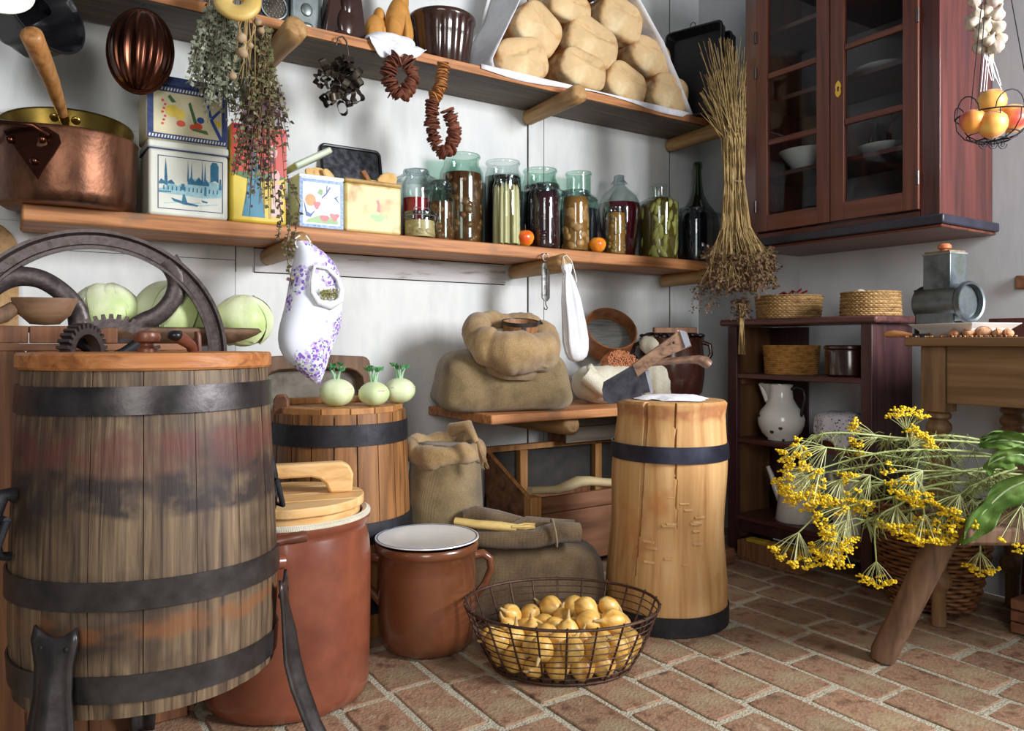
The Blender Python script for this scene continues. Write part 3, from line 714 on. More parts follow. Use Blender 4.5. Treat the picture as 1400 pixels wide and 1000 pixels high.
# left corner ear reaching up
q = atY(632,487,2.33)-s2.location; q1 = atY(660,520,2.33)-s2.location
obj('sack_corner', G().tube([q,(q+q1)/2+Vector((.01,-.01,.0)),q1+Vector((.03,-.01,-.01))],[.012,.045,.075],18).wob(.006,12,3), m_burlap, s2, sharp=70)
cpos = Vector((-.005,-.075,.245))
tilt = R('X', 24)
g = rollring(0,.040,lambda a: Vector((.135*math.cos(a),.108*math.sin(a),.006*math.sin(2*a+1)+.006*math.sin(3*a)+.030*max(0,math.sin(a)))),n=140,q=20,seed=1,squash=1.15,amp=.006,sc=10)
g.mat(tilt); g.shift(cpos)
obj('rolled_mouth', g, m_burlap, s2, sharp=80)
for k_, (a0, a1, rr) in enumerate(((3.5,4.9,.168),(4.6,6.2,.172))):
    P = [tilt @ Vector((rr*math.cos(a0+(a1-a0)*i/10), rr*.86*math.sin(a0+(a1-a0)*i/10), .02-.04*math.sin(PI*i/10)-.012*k_))+cpos for i in range(11)]
    obj('fold', G().tube(P,[.005+.013*math.sin(PI*i/10) for i in range(11)],10).wob(.004,14,k_), m_burlap, s2, sharp=80)
obj('sack_neck', G().lathe([(.05,-.12),(.135,-.09),(.13,-.02),(.10,.01)],40,TR(cpos)@tilt).wob(.008,10,4), m_burlap, s2, sharp=80)
m_flour = M('flour', [(222,212,188),(236,228,208)], 40, .95, bump=.8)
fl = G().ell((0,0,-.005),.105,.09,.035,24,12).mat(tilt).shift(cpos+Vector((0,0,0))).wob(.004,20,2)
props(obj('flour', fl, m_flour, loc=tuple(s2.location)), 'pale flour showing in the open mouth of the wide sack', 'flour', kind='stuff')
# wooden measure in the sack
m_cup = wood('measure_wood', [(110,72,44),(148,104,70),(160,118,84)], 'z', 50, 4, .5)
mp = atY(711,457,2.22)
ms = thing('wooden_measure', 'round wooden measuring cup with iron bands sitting in the sack mouth', 'measure', mp, rot=(math.radians(10),math.radians(-4),0))
obj('cup', G().lathe([(0,0),(.052,0),(.056,.004),(.064,.062),(.060,.064),(.054,.01),(0,.008)],36,TR((0,0,-.02))), m_cup, ms)
obj('rim_band', G().lathe([(.0625,.034),(.0645,.034),(.0665,.046),(.062,.047)],36), m_iron, ms)
aa = -PI/2-.35
obj('upright_band', G().box(-.006,.006,-.0665,-.060,-.02,.036,R('Z',-22)), m_iron, ms)
# brown leather-like strap roll behind
obj('handle', G().tube([(.055,.0,.03),(.085,.0,.04),(.10,.01,.03),(.10,.015,.005),(.085,.01,-.012),(.07,.0,-.01)],.0045,8), m_oldtin, ms, sharp=60)

# spring scale hanging from a ring
sp = atY(746,352,2.318)
sc = thing('spring_scale', 'small grey flat spring balance hanging by a steel ring from the lower shelf', 'scale', sp)
ze = lambda py: atY(746,py,2.318).z-sp.z
obj('hanging_ring', G().ring((0,0,0),.014,.014,.0022,24,6,TR((0,0,.0))@R('X',90)), m_edge, sc)
obj('nail', G().tube([(0,.03,.014),(0,-.006,.014)],.0022,8), m_blackiron, sc)
w = .017
z0, z1_ = ze(412), ze(360)
m_scale = M('scale_face', [(150,150,146),(196,198,196),(110,108,104)], 60, .5, .4, bump=.3)
obj('scale_plate', G().prism([(-w,z0+.012),(-w,z1_-.006),(-w*.7,z1_),(w*.7,z1_),(w,z1_-.006),(w,z0+.012),(w*.4,z0),(-w*.4,z0)],-.004,.004), m_scale, sc, bevel=.001)
obj('slot', G().box(-.0016,.0016,-.0048,-.0035,z0+.02,z1_-.02), m_blackiron, sc)
obj('hook', G().tube([(0,0,z0+.002),(0,0,z0-.012),(.004,0,z0-.018),(.008,0,z0-.024),(.004,0,z0-.032),(-.004,0,z0-.030),(-.006,0,z0-.024)],.0018,7), m_blackiron, sc)

# white cotton bag hanging on the shelf peg
def bag(name, label, top, prof, m, flat=.6, ang=0, yaw=0, cat='bag', wob=.006, seed=1, pleat=.05):
    t = thing(name, label, cat, top, rot=(0,ang,yaw))
    g = G().lathe(prof, 48, fn=lambda a,z,r: r*(1+pleat*(math.sin(6*a+seed)+.6*math.sin(11*a+2))*min(1,max(0,1-.7*(z-prof[0][1])/(prof[-1][1]-prof[0][1]) if prof[-1][1]!=prof[0][1] else 0))))
    g.v = [Vector((v.x, v.y*flat, v.z)) for v in g.v]; g.wob(wob, 9, seed)
    return t, g
pg = atY(773,352,2.255)
tb, g = bag('cotton_bag','slim white cotton bag hung by its string from the shelf peg','', (0,0,0), [(0,0)],m_linen)if False else (None,None)
tb = thing('cotton_bag', 'slim white cotton bag hung by its string from the lower shelf peg', 'bag', atY(774,362,2.235), rot=(0,math.radians(-9),0))
L_ = .36
prof = [(.0,-L_),(.022,-L_+.004),(.040,-L_+.016),(.048,-L_+.04),(.050,-L_+.08),(.046,-L_+.14),(.036,-.13),(.026,-.07),(.018,-.045),(.013,-.036),(.015,-.03),(.020,-.016),(.021,0),(.012,.004),(0,.0)]
g = G().lathe(prof, 72, fn=lambda a,z,r: r*(1+(.10*math.sin(7*a)+.06*math.sin(12*a+1))*(1 if z>-.2 else max(0,(z+L_)/.16))))
g.v = [Vector((v.x,v.y*.75,v.z)) for v in g.v]; g.wob(.004,14,3)
obj('bag_body', g, m_linen, tb, sharp=70)
obj('neck_tie', G().ring((0,0,-.036),.0145,.0115,.0022,24,6), m_white, tb)
obj('string', G().tube([(-.012,-.01,-.034),(-.016,-.012,.0),(-.008,.0,.03),(.006,-.002,.034),(.018,-.012,.01),(.026,-.012,-.03),(.030,-.012,-.06),(.026,-.014,-.07)],.0017,6), m_white, tb)

# floral bag hanging from the left peg
m_floral, nt, b, N, L = new_mat('floral_cotton')
tc = N('ShaderNodeTexCoord')
base = lin((226,230,242))
def blobs(col, scale, thr, prev, seed):
    v = N('ShaderNodeTexVoronoi'); v.inputs['Scale'].default_value = scale; v.feature = 'F1'
    va_ = N('ShaderNodeVectorMath'); va_.operation='ADD'; va_.inputs[1].default_value=(seed,seed*2,seed); L(tc.outputs['Object'], va_.inputs[0]); L(va_.outputs[0], v.inputs['Vector'])
    nz = N('ShaderNodeTexNoise'); nz.inputs['Scale'].default_value = 9; va2 = N('ShaderNodeVectorMath'); va2.operation='ADD'; va2.inputs[1].default_value=(0,0,0.37); L(tc.outputs['Object'], va2.inputs[0]); L(va2.outputs[0], nz.inputs['Vector'])
    m1 = N('ShaderNodeMath'); m1.operation='LESS_THAN'; m1.inputs[1].default_value = thr[0]; L(v.outputs['Distance'], m1.inputs[0])
    m2 = N('ShaderNodeMath'); m2.operation='GREATER_THAN'; m2.inputs[1].default_value = thr[1]; L(nz.outputs['Fac'], m2.inputs[0])
    m3 = N('ShaderNodeMath'); m3.operation='MULTIPLY'; L(m1.outputs[0], m3.inputs[0]); L(m2.outputs[0], m3.inputs[1])
    mx = N('ShaderNodeMix'); mx.data_type='RGBA'; L(m3.outputs[0], mx.inputs[0])
    if isinstance(prev, tuple): mx.inputs[6].default_value = prev
    else: L(prev, mx.inputs[6])
    mx.inputs[7].default_value = lin(col); return mx.outputs[2]
c_ = blobs((96,140,116),110,(.30,.52),base,3); c_ = blobs((196,180,226),70,(.45,.50),c_,1); c_ = blobs((138,98,196),85,(.42,.53),c_,5)
L(c_, b.inputs['Base Color']); b.inputs['Roughness'].default_value = .9
fb = thing('floral_bag', 'white drawstring bag with violet flowers hanging from the left shelf peg', 'bag', atY(416,322,2.20))
def fpt(px, py, y=2.20): return atY(px,py,y)-fb.location
outl = [(412,330,.020),(424,346,.030),(432,366,.045),(432,392,.058),(430,420,.062),(426,446,.062),(424,466,.055),(424,485,.038),(428,500,.022),(432,515,.008),(434,524,.001)]
lr = [(405,420),(404,446),(400,462),(396,468),(390,467),(382,466),(379,458),(385,450),(402,446),(418,441),(430,437)]
g = G(); n = 40; vs = []; fs = []
for i,((px,py,_),(l,r)) in enumerate(zip(outl, lr)):
    a = fpt(l,py); c = fpt(r,py)
    if l==r: c = a+Vector((.002,0,0))
    mid = (a+c)/2; hw = (c-a).length/2
    if i >= 6:   # lower hem slants: left side higher
        pass
    dep = .055*min(1,hw/.06)
    for j in range(n):
        th = 2*PI*j/n; k_ = 1+.06*math.sin(5*th+i*.3)
        vs.append((mid.x+hw*math.cos(th), mid.y+dep*k_*math.sin(th), mid.z))
for i in range(len(lr)-1):
    for j in range(n): fs.append((i*n+j,i*n+(j+1)%n,(i+1)*n+(j+1)%n,(i+1)*n+j))
fs.append(tuple(range(n)))
g.add(vs, fs).wob(.004,14,2)
ob_ = obj('bag_body', g, m_floral, fb, sharp=80, sub=1)
# open mouth lip and the dried petals in it
P = [fpt(px,py,2.14) for px,py in ((430,364),(448,366),(462,380),(467,396),(466,410),(452,417),(436,412),(427,400),(426,380),(430,364))]
obj('open_lip', G().tube(P,[.004,.004,.005,.006,.009,.010,.009,.006,.004,.004],8,cap=False,flat=1.3).wob(.004,26,2), m_linen, fb, sharp=80)
P = [fpt(px,py,2.19) for px,py in ((410,322),(404,326),(404,336),(412,344),(420,340),(424,330),(418,322))]
obj('string', G().tube(P,.0025,6), m_white, fb)
g = G()
for i in range(160):
    c = fpt(random.uniform(436,460),random.uniform(397,408),2.135)+Vector((0,random.uniform(-.004,.004),0)); g.leaf(c,(random.uniform(-1,1),random.uniform(-1,0),random.uniform(-1,1)),.010,.6)
g.shift(fb.location)
props(obj('dried_herbs', g, M('pale_dry_herb',[(150,150,96),(190,186,130)],40,.9)), 'pale dried herb leaves showing in the mouth of the floral bag', 'herbs', kind='stuff')

# sieve leaning on the wall
sv = thing('sieve', 'round bent-wood flour sieve leaning on the wall behind the cleavers', 'sieve', atY(832,458,2.49), rot=(math.radians(52),0,math.radians(-20)))
m_bent = wood('bent_wood', [(96,54,28),(140,86,48),(160,104,62)], 'x', 20, 20, .45)
obj('rim', G().lathe([(.106,-.045),(.112,-.045),(.112,.045),(.106,.045),(.106,-.045)],56), m_bent, sv)
obj('mesh', G().lathe([(0,-.022),(.106,-.022)],40), M('sieve_mesh',[(108,112,108),(160,166,160),(84,88,84)],(4,40,4),.4,.5), sv)
obj('inner_band', G().lathe([(.098,-.026),(.106,-.026),(.106,-.010),(.101,-.010)],48), m_bent, sv)
# linen seed bag with red-brown seeds
m_seed = M('brown_seed', [(150,84,40),(184,112,60),(120,64,32)], 60, .5)
sb2 = thing('linen_seed_bag', 'open linen bag of reddish seeds lying left of the cleavers', 'bag', (2.01,2.34,ZT))
g = G().ell((0,0,.075),.15,.105,.078,48,24,e=.75).wob(.016,8,2).wob(.004,26,3); g.v=[Vector((v.x,v.y,max(0,v.z))) for v in g.v]
obj('bag_body', g, m_cream, sb2, sharp=80)
cc = atY(846,498,2.30)-sb2.location
P = [atY(px,py,2.265)-sb2.location for px,py in ((806,500),(812,514),(824,528),(840,536),(862,528),(876,508))]
obj('turned_edge', G().tube(P,[.012,.020,.024,.018,.014,.010],12).wob(.006,16,3), m_cream, sb2, sharp=80)
obj('bag_flap', G().tube([atY(800,512,2.25)-sb2.location,atY(818,526,2.22)-sb2.location,atY(834,540,2.23)-sb2.location],[.03,.034,.02],14).wob(.008,15,5), m_cream, sb2, sharp=80)
g = G(); ctr = atY(847,500,2.32)
icx = [(math.cos(a)*1.0, math.sin(a)*1.0) for a in (0,)]
for i in range(900):
    a = random.uniform(0,2*PI); r = math.sqrt(random.random())
    c = ctr+Vector((r*math.cos(a)*.085, -.035+.02*(1-r)*-1+random.uniform(-.004,.004)+.05*r*math.sin(a)*.8, r*math.sin(a)*.062))
    g.ell(c,.0042,.0032,.0032,5,3)
g.ell(ctr+Vector((0,.012,0)),.085,.04,.06,20,12)
props(obj('seeds', g, m_seed), 'reddish brown seeds filling the linen bag below the sieve', 'seeds', kind='stuff')
# tied linen bundle right of the blade
lb = thing('linen_bundle', 'round tied cream linen bundle right behind the cleaver blades', 'bag', (atY(892,505,2.38).x,2.38,ZT))
hh = atY(892,470,2.38).z-ZT
obj('bundle_body', G().lathe([(0,0),(.07,0),(.092,.03),(.095,.08),(.082,.13),(.05,.165),(.026,.180),(.02,.188)],60,fn=lambda a,z,r:r*(1+.05*math.sin(9*a+z*30)+.03*math.sin(14*a))).wob(.005,14,2), m_cream, lb, sharp=70)
obj('bundle_top', G().lathe([(.02,.186),(.034,.196),(.052,.215),(.056,.24),(.04,.262),(.015,.272),(0,.27)],40,fn=lambda a,z,r:r*(1+.08*math.sin(5*a))).wob(.006,18,5), m_cream, lb, sharp=70)
obj('neck_tie', G().ring((0,0,.187),.024,.024,.004,24,6).wob(.001,30,1), m_burlap2, lb)
# crock of prunes
pc = thing('prune_crock', 'dark brown eared crock heaped with prunes near the wall corner', 'crock', (2.40,2.375,ZT))
hr = atD(945,462,3.27).z-ZT
obj('body', G().lathe([(0,0),(.105,0),(.128,.03),(.138,.10),(.138,.16),(.131,hr-.03),(.134,hr-.012),(.137,hr),(.128,hr),(.122,hr-.03),(0,hr-.04)],56), m_darkglaze, pc)
vq = Vector((2.4,2.375,0)).normalized(); vs_ = Vector((vq.y,-vq.x,0))
for s_ in (1,-1):
    obj('ear', G().tube([vs_*s_*.130+Vector((0,0,hr-.02)),vs_*s_*.158+Vector((0,0,hr-.03)),vs_*s_*.165+Vector((0,0,hr-.07)),vs_*s_*.138+Vector((0,0,hr-.11))],[.010,.009,.008,.010],8), m_darkglaze, pc, sharp=70)
m_prune = M('prune', [(26,18,24),(48,34,40)], 30, .35, bump=.8)
g = G()
for i in range(170):
    a = random.uniform(0,2*PI); r = math.sqrt(random.random())*.13; z = hr+.012*math.sqrt(max(0,1-(r/.14)**2))*random.uniform(.6,2)
    g.ell((r*math.cos(a),r*math.sin(a),z),.014,.010,.008,7,5,m=None)
g.shift(pc.location)
props(obj('prunes', g, m_prune), 'heap of dark dried prunes filling the eared crock', 'prunes', kind='stuff')
ck = atD(925,457,3.22)
props(obj('cork_slat', G().box(-.10,.085,-.014,.014,-.010,.014,R('Z',-26)), m_cup, loc=(ck.x,ck.y,ck.z+.014), bevel=.003), 'narrow wooden slat lying across the prunes', 'slat')

# ---------------------------------------------------------------- the slant-sided bin below
bn = thing('wooden_bin', 'low brown wooden bin with slanted side and dark inside, left of the block', 'bin', (1.56,2.24,0))
X0,X1,Y0,Y1 = 1.56,2.42,2.24,2.54
bsh = -bn.location
def B(name, g, m, **k): return obj(name, g.shift(bsh), m, bn, **k)
B('front_board', G().box(X0+.04,X1,Y0,Y0+.022,.045,.235), m_binwood, bevel=.002)
B('front_board', G().box(X0+.04,X1,Y0+.002,Y0+.022,.238,.295), m_binwood, bevel=.002)
B('corner_post', G().box(X0-.002,X0+.045,Y0-.016,Y0+.03,.0,.305), m_binpale, bevel=.003)
B('corner_post', G().box(X1-.04,X1,Y0+.03,Y0+.07,.0,.305), m_binpale, bevel=.003)
side = [(Y0+.03,.03),(Y1,.03),(Y1,.43),(Y1-.02,.43),(Y0+.03,.30)]
for x in (X0, X1-.02):
    g = G(); n=len(side); vs=[(x,y,z) for y,z in side]+[(x+.018,y,z) for y,z in side]
    g.add(vs,[tuple(range(n-1,-1,-1)),tuple(range(n,2*n))]+[(i,(i+1)%n,(i+1)%n+n,i+n) for i in range(n)])
    B('side_board', g, m_binwood)
    g = G().tube([(x+.009,Y1-.01,.436),(x+.009,Y0+.02,.306)],.010,4,flat=.7); B('side_rail', g, m_binpale)
B('back_board', G().box(X0,X1,Y1-.012,Y1,.03,.27), m_chest)
B('top_rail', G().box(X0-.03,X1,Y1-.03,Y1,.43,.452), m_binpale, bevel=.002)
for x in (1.70,2.08,X1-.05): B('back_post', G().box(x,x+.035,Y1-.042,Y1-.012,.05,.43), m_binpale, bevel=.002)
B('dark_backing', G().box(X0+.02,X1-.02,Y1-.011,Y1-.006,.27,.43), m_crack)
B('bottom_board', G().box(X0+.02,X1-.02,Y0+.022,Y1-.012,.045,.06), m_chest)
# pale axe handle
hp_ = [(724,668),(760,667),(776,662),(790,656),(806,655),(825,657),(860,658)]
yk = thing('axe_handle', 'pale bare wooden axe handle lying across the bin front board', 'handle', (1.95,2.265,.295))
obj('shaft', G().tube([atY(px,py+3,2.262) for px,py in hp_],[.020,.023,.028,.030,.026,.024,.022],12,flat=.7), M('peeled_wood',[(190,168,124),(212,192,150)],(6,20,20),.5), yk, world=True, sharp=70)
# grey crate on the rail
cr_ = thing('grey_crate', 'weathered grey wooden crate under the right end of the short shelf', 'crate', (2.02,2.45,.452))
for z0_,z1__ in ((0,.062),(.064,.122)):
    obj('board', G().box(-.14,.34,-.01,.004,z0_,z1__), wood('grey_board',[(84,76,66),(116,106,92),(132,122,108)],'x',30,3,.75), cr_, bevel=.002)
obj('crate_side', G().box(-.14,-.128,.004,.11,0,.122), m_binwood, cr_)
obj('crate_bottom', G().box(-.128,.34,.004,.11,.0,.012), m_binwood, cr_)

# ---------------------------------------------------------------- front dark sack with folded top and stick
p = pt(722,800,2.44)
s3 = thing('burlap_sack', 'squat dark burlap sack with folded top behind the onion basket', 'sack', (p.x,p.y,0), math.radians(-30))
g = G().ell((0,0,.115),.235,.12,.118,60,26,e=.5,fn=lambda q: Vector((q.x*(1-.07*q.z),q.y*(1-.1*q.z),q.z))).wob(.012,6,4).wob(.0025,28,8); g.v=[Vector((v.x,v.y,max(0,v.z))) for v in g.v]
obj('sack_body', g, m_burlap3, s3, sharp=70)
inv = s3.matrix_basis.inverted()
def L3(px,py,d): return inv @ atD(px,py,d)
obj('folded_top', G().tube([L3(612,742,2.34),L3(650,737,2.34),L3(690,736,2.33),L3(730,735,2.32),L3(765,728,2.32),L3(790,728,2.33)],[.02,.034,.040,.036,.042,.040],16,flat=.7).wob(.010,12,3), m_burlap3, s3, sharp=70)
obj('fold', G().tube([L3(680,730,2.36),L3(720,718,2.37),L3(760,722,2.37),L3(785,722,2.37)],[.012,.026,.030,.024],14).wob(.008,14,6), m_burlap3, s3, sharp=70)
obj('fold', G().tube([L3(632,708,2.42),L3(650,704,2.42),L3(680,712,2.42),L3(715,716,2.40)],[.022,.034,.032,.02],14).wob(.010,14,9), m_burlap3, s3, sharp=70)
obj('tie_cord', G().ring((0,0,0),.040,.040,.004,20,6,TR(L3(758,729,2.31))@R('Y',80)).wob(.002,30,1), m_burlap2, s3)
st = thing('corn_husk_roll', 'yellowish rolled husk lying on the dark sack behind the brown crock', 'husk', pt(670,716,2.36))
obj('husk', G().tube([pt(622,713,2.34),pt(650,717,2.33),pt(685,720,2.32),pt(706,722,2.32)],[.016,.017,.018,.013],10,flat=.8).wob(.002,30,1), M('husk',[(192,162,92),(214,188,120)],(8,30,30),.6,bump=.5), st, world=True, sharp=60)
g=G()
for i in range(9):
    a = pt(700,721,2.31); g.tube([a, a+Vector((.03+.02*random.random(),-.02,random.uniform(-.006,.01))), a+Vector((.06,-.035,random.uniform(-.008,.012)))],[.006,.004,.001],5)
obj('frayed_end', g, M('husk_end',[(186,156,90),(208,180,112)],30,.7), st, world=True)

# ---------------------------------------------------------------- onion basket
ob = atD(768,860,2.04); obx, oby = ob.x, ob.y
bk = thing('wire_basket', 'oval rusty wire basket full of onions on the brick floor', 'basket', (obx,oby,0), -YAW)
m_wire = M('rusty_wire', [(62,44,36),(92,66,54)], 60, .6, .6)
HB = .165; ax0,ay0,ax1,ay1 = .182,.135,.256,.205
def el(t): # half axes at height fraction
    e = t**.8; return ax0+(ax1-ax0)*e, ay0+(ay1-ay0)*e
obj('rim_wire', G().ring((0,0,HB),ax1,ay1,.0042,64,8), m_wire, bk)
obj('base_wire', G().ring((0,0,.006),ax0,ay0,.0038,64,8), m_wire, bk)
random.seed(21)
for i in range(1,9):
    a,b_ = el(i/9); obj('hoop_wire', G().ring((0,0,.006+(HB-.006)*i/9),a+.0015,b_+.0015,.0015,56,5).wob(.0022,14,i), m_wire, bk)
for i in range(22):
    th = 2*PI*(i+.5)/22
    P = [((el(t)[0])*math.cos(th),(el(t)[1])*math.sin(th),.006+(HB-.006)*t) for t in (0,.2,.4,.6,.8,1.0)]
    P = P+[(P[-1][0]*1.015,P[-1][1]*1.015,HB+.006)]
    obj('upright_wire', G().tube(P,.0027,6), m_wire, bk)
for i in range(-5,6):
    x = i*.03; h = ay0*math.sqrt(1-(x/ax0)**2); obj('base_rod', G().tube([(x,-h,.006),(x,h,.006)],.002,5), m_wire, bk)
# pack the onions
rng = np.random.RandomState(5); NO = 58
rad_ = rng.uniform(.028,.037,NO); P_ = np.stack([rng.uniform(-.14,.14,NO),rng.uniform(-.10,.10,NO),rng.uniform(.03,.5,NO)],1)
for it in range(700):
    P_[:,2] -= .0022
    for _ in range(3):
        D_ = P_[:,None]-P_[None]; dd = np.linalg.norm(D_,axis=2)+np.eye(NO); mn_ = (rad_[:,None]+rad_[None])*.94
        ov = np.clip(mn_-dd,0,None)*(1-np.eye(NO)); P_ += (D_/dd[...,None]*ov[...,None]).sum(1)*.35
        t = np.clip(P_[:,2]/HB,0,1)**.8; A = ax0+(ax1-ax0)*t-rad_-.005; B_ = ay0+(ay1-ay0)*t-rad_-.005
        q = np.sqrt((P_[:,0]/A)**2+(P_[:,1]/B_)**2); s_ = np.where(q>1,1/q,1); P_[:,0]*=s_; P_[:,1]*=s_
        P_[:,2] = np.maximum(P_[:,2], rad_*.95+.009)
m_onion = M('onion_skin', [(186,132,56),(220,172,86),(232,196,122)], (60,60,8), .42, coat=.08, vary=.14, bump=.15, detail=3, dirt=((176,150,78),6,.55,.72))
m_oneck = M('onion_neck', [(164,134,84),(196,168,116)], 30, .8)
mw = bk.matrix_basis
def onion_proto(seed):
    t = thing('onion', 'golden brown onion in the oval rusty wire basket', 'onion', (0,0,0), 0, 'onions in the wire basket')
    random.seed(seed); q = random.uniform(.88,1.0); hgt = random.uniform(.98,1.12); nk = random.uniform(.25,.9)
    pr = [(0,-.95),(.12,-.95),(.35,-.88),(.72,-.62),(.95,-.2),(1.0,.05),(.93,.38),(.72,.66),(.45,.86),(.26,.98),(.17,1.12)]
    obj('bulb', G().lathe([(r*.03*q,z*.03*hgt) for r,z in pr],20,fn=lambda a,z,r:r*(1+.025*math.sin(6*a+seed)+.02*math.sin(2*a))), m_onion, t, sharp=80)
    zt = .0315*hgt*1.0
    obj('neck', G().tube([(0,0,zt),(.002,.001,zt+.012*nk+.004),(.006,.002,zt+.022*nk+.008)],[.0062,.004,.0025],7), m_oneck, t, sharp=80)
    g = G()
    for i in range(7): g.tube([(0,0,-.028*hgt),(.004*math.cos(i),.004*math.sin(i),-.0325*hgt)],[.0012,.0004],4)
    obj('root_tuft', g, m_oneck, t)
    return t
protos = [onion_proto(i) for i in range(5)]
for i in range(NO):
    r_ = rng.rand(3); e = (r_[0]*PI, r_[1]*1.8*PI, r_[2]*6.28) if r_[0]>.2 else (r_[0],0,r_[2]*6)
    w_ = mw @ Vector(P_[i]); s_ = rad_[i]/.0305
    o = protos[i] if i < 5 else dup(protos[i%5])
    for cond_, lab_ in ((i == int(np.argmax(P_[:,2])),'topmost onion of the heap in the oval rusty wire basket'),(i == int(np.argmin(P_[:,0]+.3*P_[:,2])),'leftmost onion low in the rusty wire basket'),(i == int(np.argmax(P_[:,0]-.0*P_[:,2])),'rightmost onion in the rusty wire basket')):
        if cond_: o['label'] = lab_
    o.location = w_; o.rotation_euler = e; o.scale = (s_,)*3
random.seed(31)
# ================================================================ lower shelf
def sx(px, y, py=280): return atY(px, py, y).x
def sz(px, py, y): return atY(px, py, y).z
# copper pot with the brass preserving pan tilted in it
pot = thing('copper_pot', 'huge hammered copper cauldron with riveted lug at the left end of the shelf', 'pot', (.155,2.425,Z1))
g = G().lathe([(0,.0),(.150,.0),(.163,.008),(.168,.03),(.170,.10),(.172,.185),(.175,.19),(.172,.193),(.167,.188),(.164,.03),(0,.02)],72).wob(.0022,16,3)
obj('body', g, m_copper, pot, sharp=70)
a = math.radians(-112-10)
dl = Vector((math.cos(a),math.sin(a),0)); sl = Vector((-dl.y,dl.x,0))
def onpot(s_, z, out=.006): 
    ang = a+s_/.172; return Vector((math.cos(ang)*(.171+out), math.sin(ang)*(.171+out), z))
tri = [(-.075,.175),(-.04,.182),(.0,.182),(.04,.182),(.066,.165),(.070,.145),(.055,.115),(.03,.075),(.018,.052)]
g = G(); top=[onpot(s_,z,.006) for s_,z in tri]; bot=[onpot(s_,z,-.002) for s_,z in tri]
n=len(tri); cen=[onpot(-.02,.13,.006)]
g.add(top+bot+cen,[(i,(i+1)%n,2*n) for i in range(n)]+[(i,i+n,(i+1)%n+n,(i+1)%n) for i in range(n)])
lg_ = obj('lug_plate', g, m_jelly, pot)
for s_,z in ((.03,.150),(.012,.095),(-.05,.15)): obj('rivet', G().ell(onpot(s_,z,.008),.010,.010,.010,12,8), m_jelly, lg_)
obj('ring_handle', G().tube([onpot(.045,.16,.012),onpot(.02,.178,.03),onpot(-.04,.182,.045),onpot(-.1,.17,.03),onpot(-.12,.15,.01)],.007,8), m_jelly, pot, sharp=70)
bp_ = thing('brass_pan', 'shallow brass preserving pan with long wooden handle tilted inside the copper cauldron', 'pan', (.155,2.435,Z1+.228), rot=(math.radians(33),math.radians(3),math.radians(-10)))
obj('pan_body', G().lathe([(0,-.09),(.12,-.088),(.140,-.075),(.156,.0),(.162,.004),(.164,.0),(.158,-.003),(.1435,-.078),(.12,-.094),(0,-.096)],64), m_brass, bp_, sharp=60)
inv = (bp_.matrix_basis).inverted()
h0 = inv @ atD(88,163,2.10); h1 = inv @ atD(70,110,1.95); h2 = inv @ atD(43,48,1.80)
obj('handle', G().tube([h0,(h0+h1)/2,h1,(h1+h2)/2,h2,h2+(h2-h1)*.05],[.012,.016,.019,.023,.025,.018],16), wood('pan_handle_wood',[(132,84,44),(168,116,66),(184,136,88)],'z',50,5,.4), bp_, sharp=60)
obj('socket', G().tube([h0+(h0-h1)*.12,h0,h0+(h1-h0)*.15],[.010,.013,.014],12), m_brass, bp_)
for s_ in (-1,1): obj('rivet_plate', G().ell(h0+Vector((.026*s_,.012,-.004)),.012,.004,.012,12,8), m_brass, bp_)

def fp(px, py, y, t): return atY(px,py,y)-t.location
def decal(t, name, pts, y, m, off=.0008):     # a thin printed shape lying on a tin's front face
    vs=[Vector((p.x,y-t.location.y-off,p.z)) for p in pts]
    n=len(vs); vv=vs+[v+Vector((0,off*.8,0)) for v in vs]
    return G().add(vv,[tuple(range(n)),tuple(range(2*n-1,n-1,-1))]+[(i,(i+1)%n,(i+1)%n+n,i+n) for i in range(n)])
m_tincream = M('tin_cream_paint', [(214,216,204),(226,228,216)], 8, .3, coat=.3, dirt=((176,170,150),9,.6,.75))
m_delft = M('delft_blue_print', [(20,88,124),(52,122,152)], 60, .35)
m_delft2 = M('delft_pale_print', [(128,178,192),(170,204,208)], 70, .35)
m_navy = M('navy_border_print', [(34,48,98),(60,76,124)], 60, .35)
def tin(name,label,pxl,pxr,pyt,pyb,yf,dep,m,z0,lidh=.022,lidm=None,rb=.008):
    x0=sx(pxl,yf,(pyt+pyb)/2); x1=sx(pxr,yf,(pyt+pyb)/2); zt=sz((pxl+pxr)/2,pyt,yf)
    t=thing(name,label,'tin',((x0+x1)/2,yf,z0)); w=(x1-x0)/2; h=zt-z0
    obj('tin_body', G().box(-w,w,0,dep,0,h-lidh), m, t, bevel=rb)
    if lidh: obj('tin_lid', G().box(-w-.002,w+.002,-.002,dep+.002,h-lidh,h), lidm or m, t, bevel=rb*.8)
    return t,w,h
def framepts(x0,x1,z0,z1,th):
    return [[(x0,z0),(x1,z0),(x1,z0+th),(x0,z0+th)],[(x0,z1-th),(x1,z1-th),(x1,z1),(x0,z1)],[(x0,z0),(x0+th,z0),(x0+th,z1),(x0,z1)],[(x1-th,z0),(x1,z0),(x1,z1),(x1-th,z1)]]
def paint(t, name, polys, m, off=.0008, y=0, label=None):
    if name in ('yellow_fruit','red_fruit','green_grass','pale_figure','pink_flower','green_leaves','blue_branch','blue_dress','blue_stems','orange_fruit'):
        for k_, q_ in enumerate(polys): paint(t, name+'_print', [q_], m, off+.00003*k_, y)
        return
    g=G()
    for i,ps in enumerate(polys):
        n=len(ps); o_=off+.00002*i; vs=[(x,y-o_,z) for x,z in ps]+[(x,y+.0002,z) for x,z in ps]
        g.add(vs,[tuple(range(n))]+[(i_,i_+n,(i_+1)%n+n,(i_+1)%n) for i_ in range(n)])
    return obj(name,g,m,t,sharp=20,label=label)
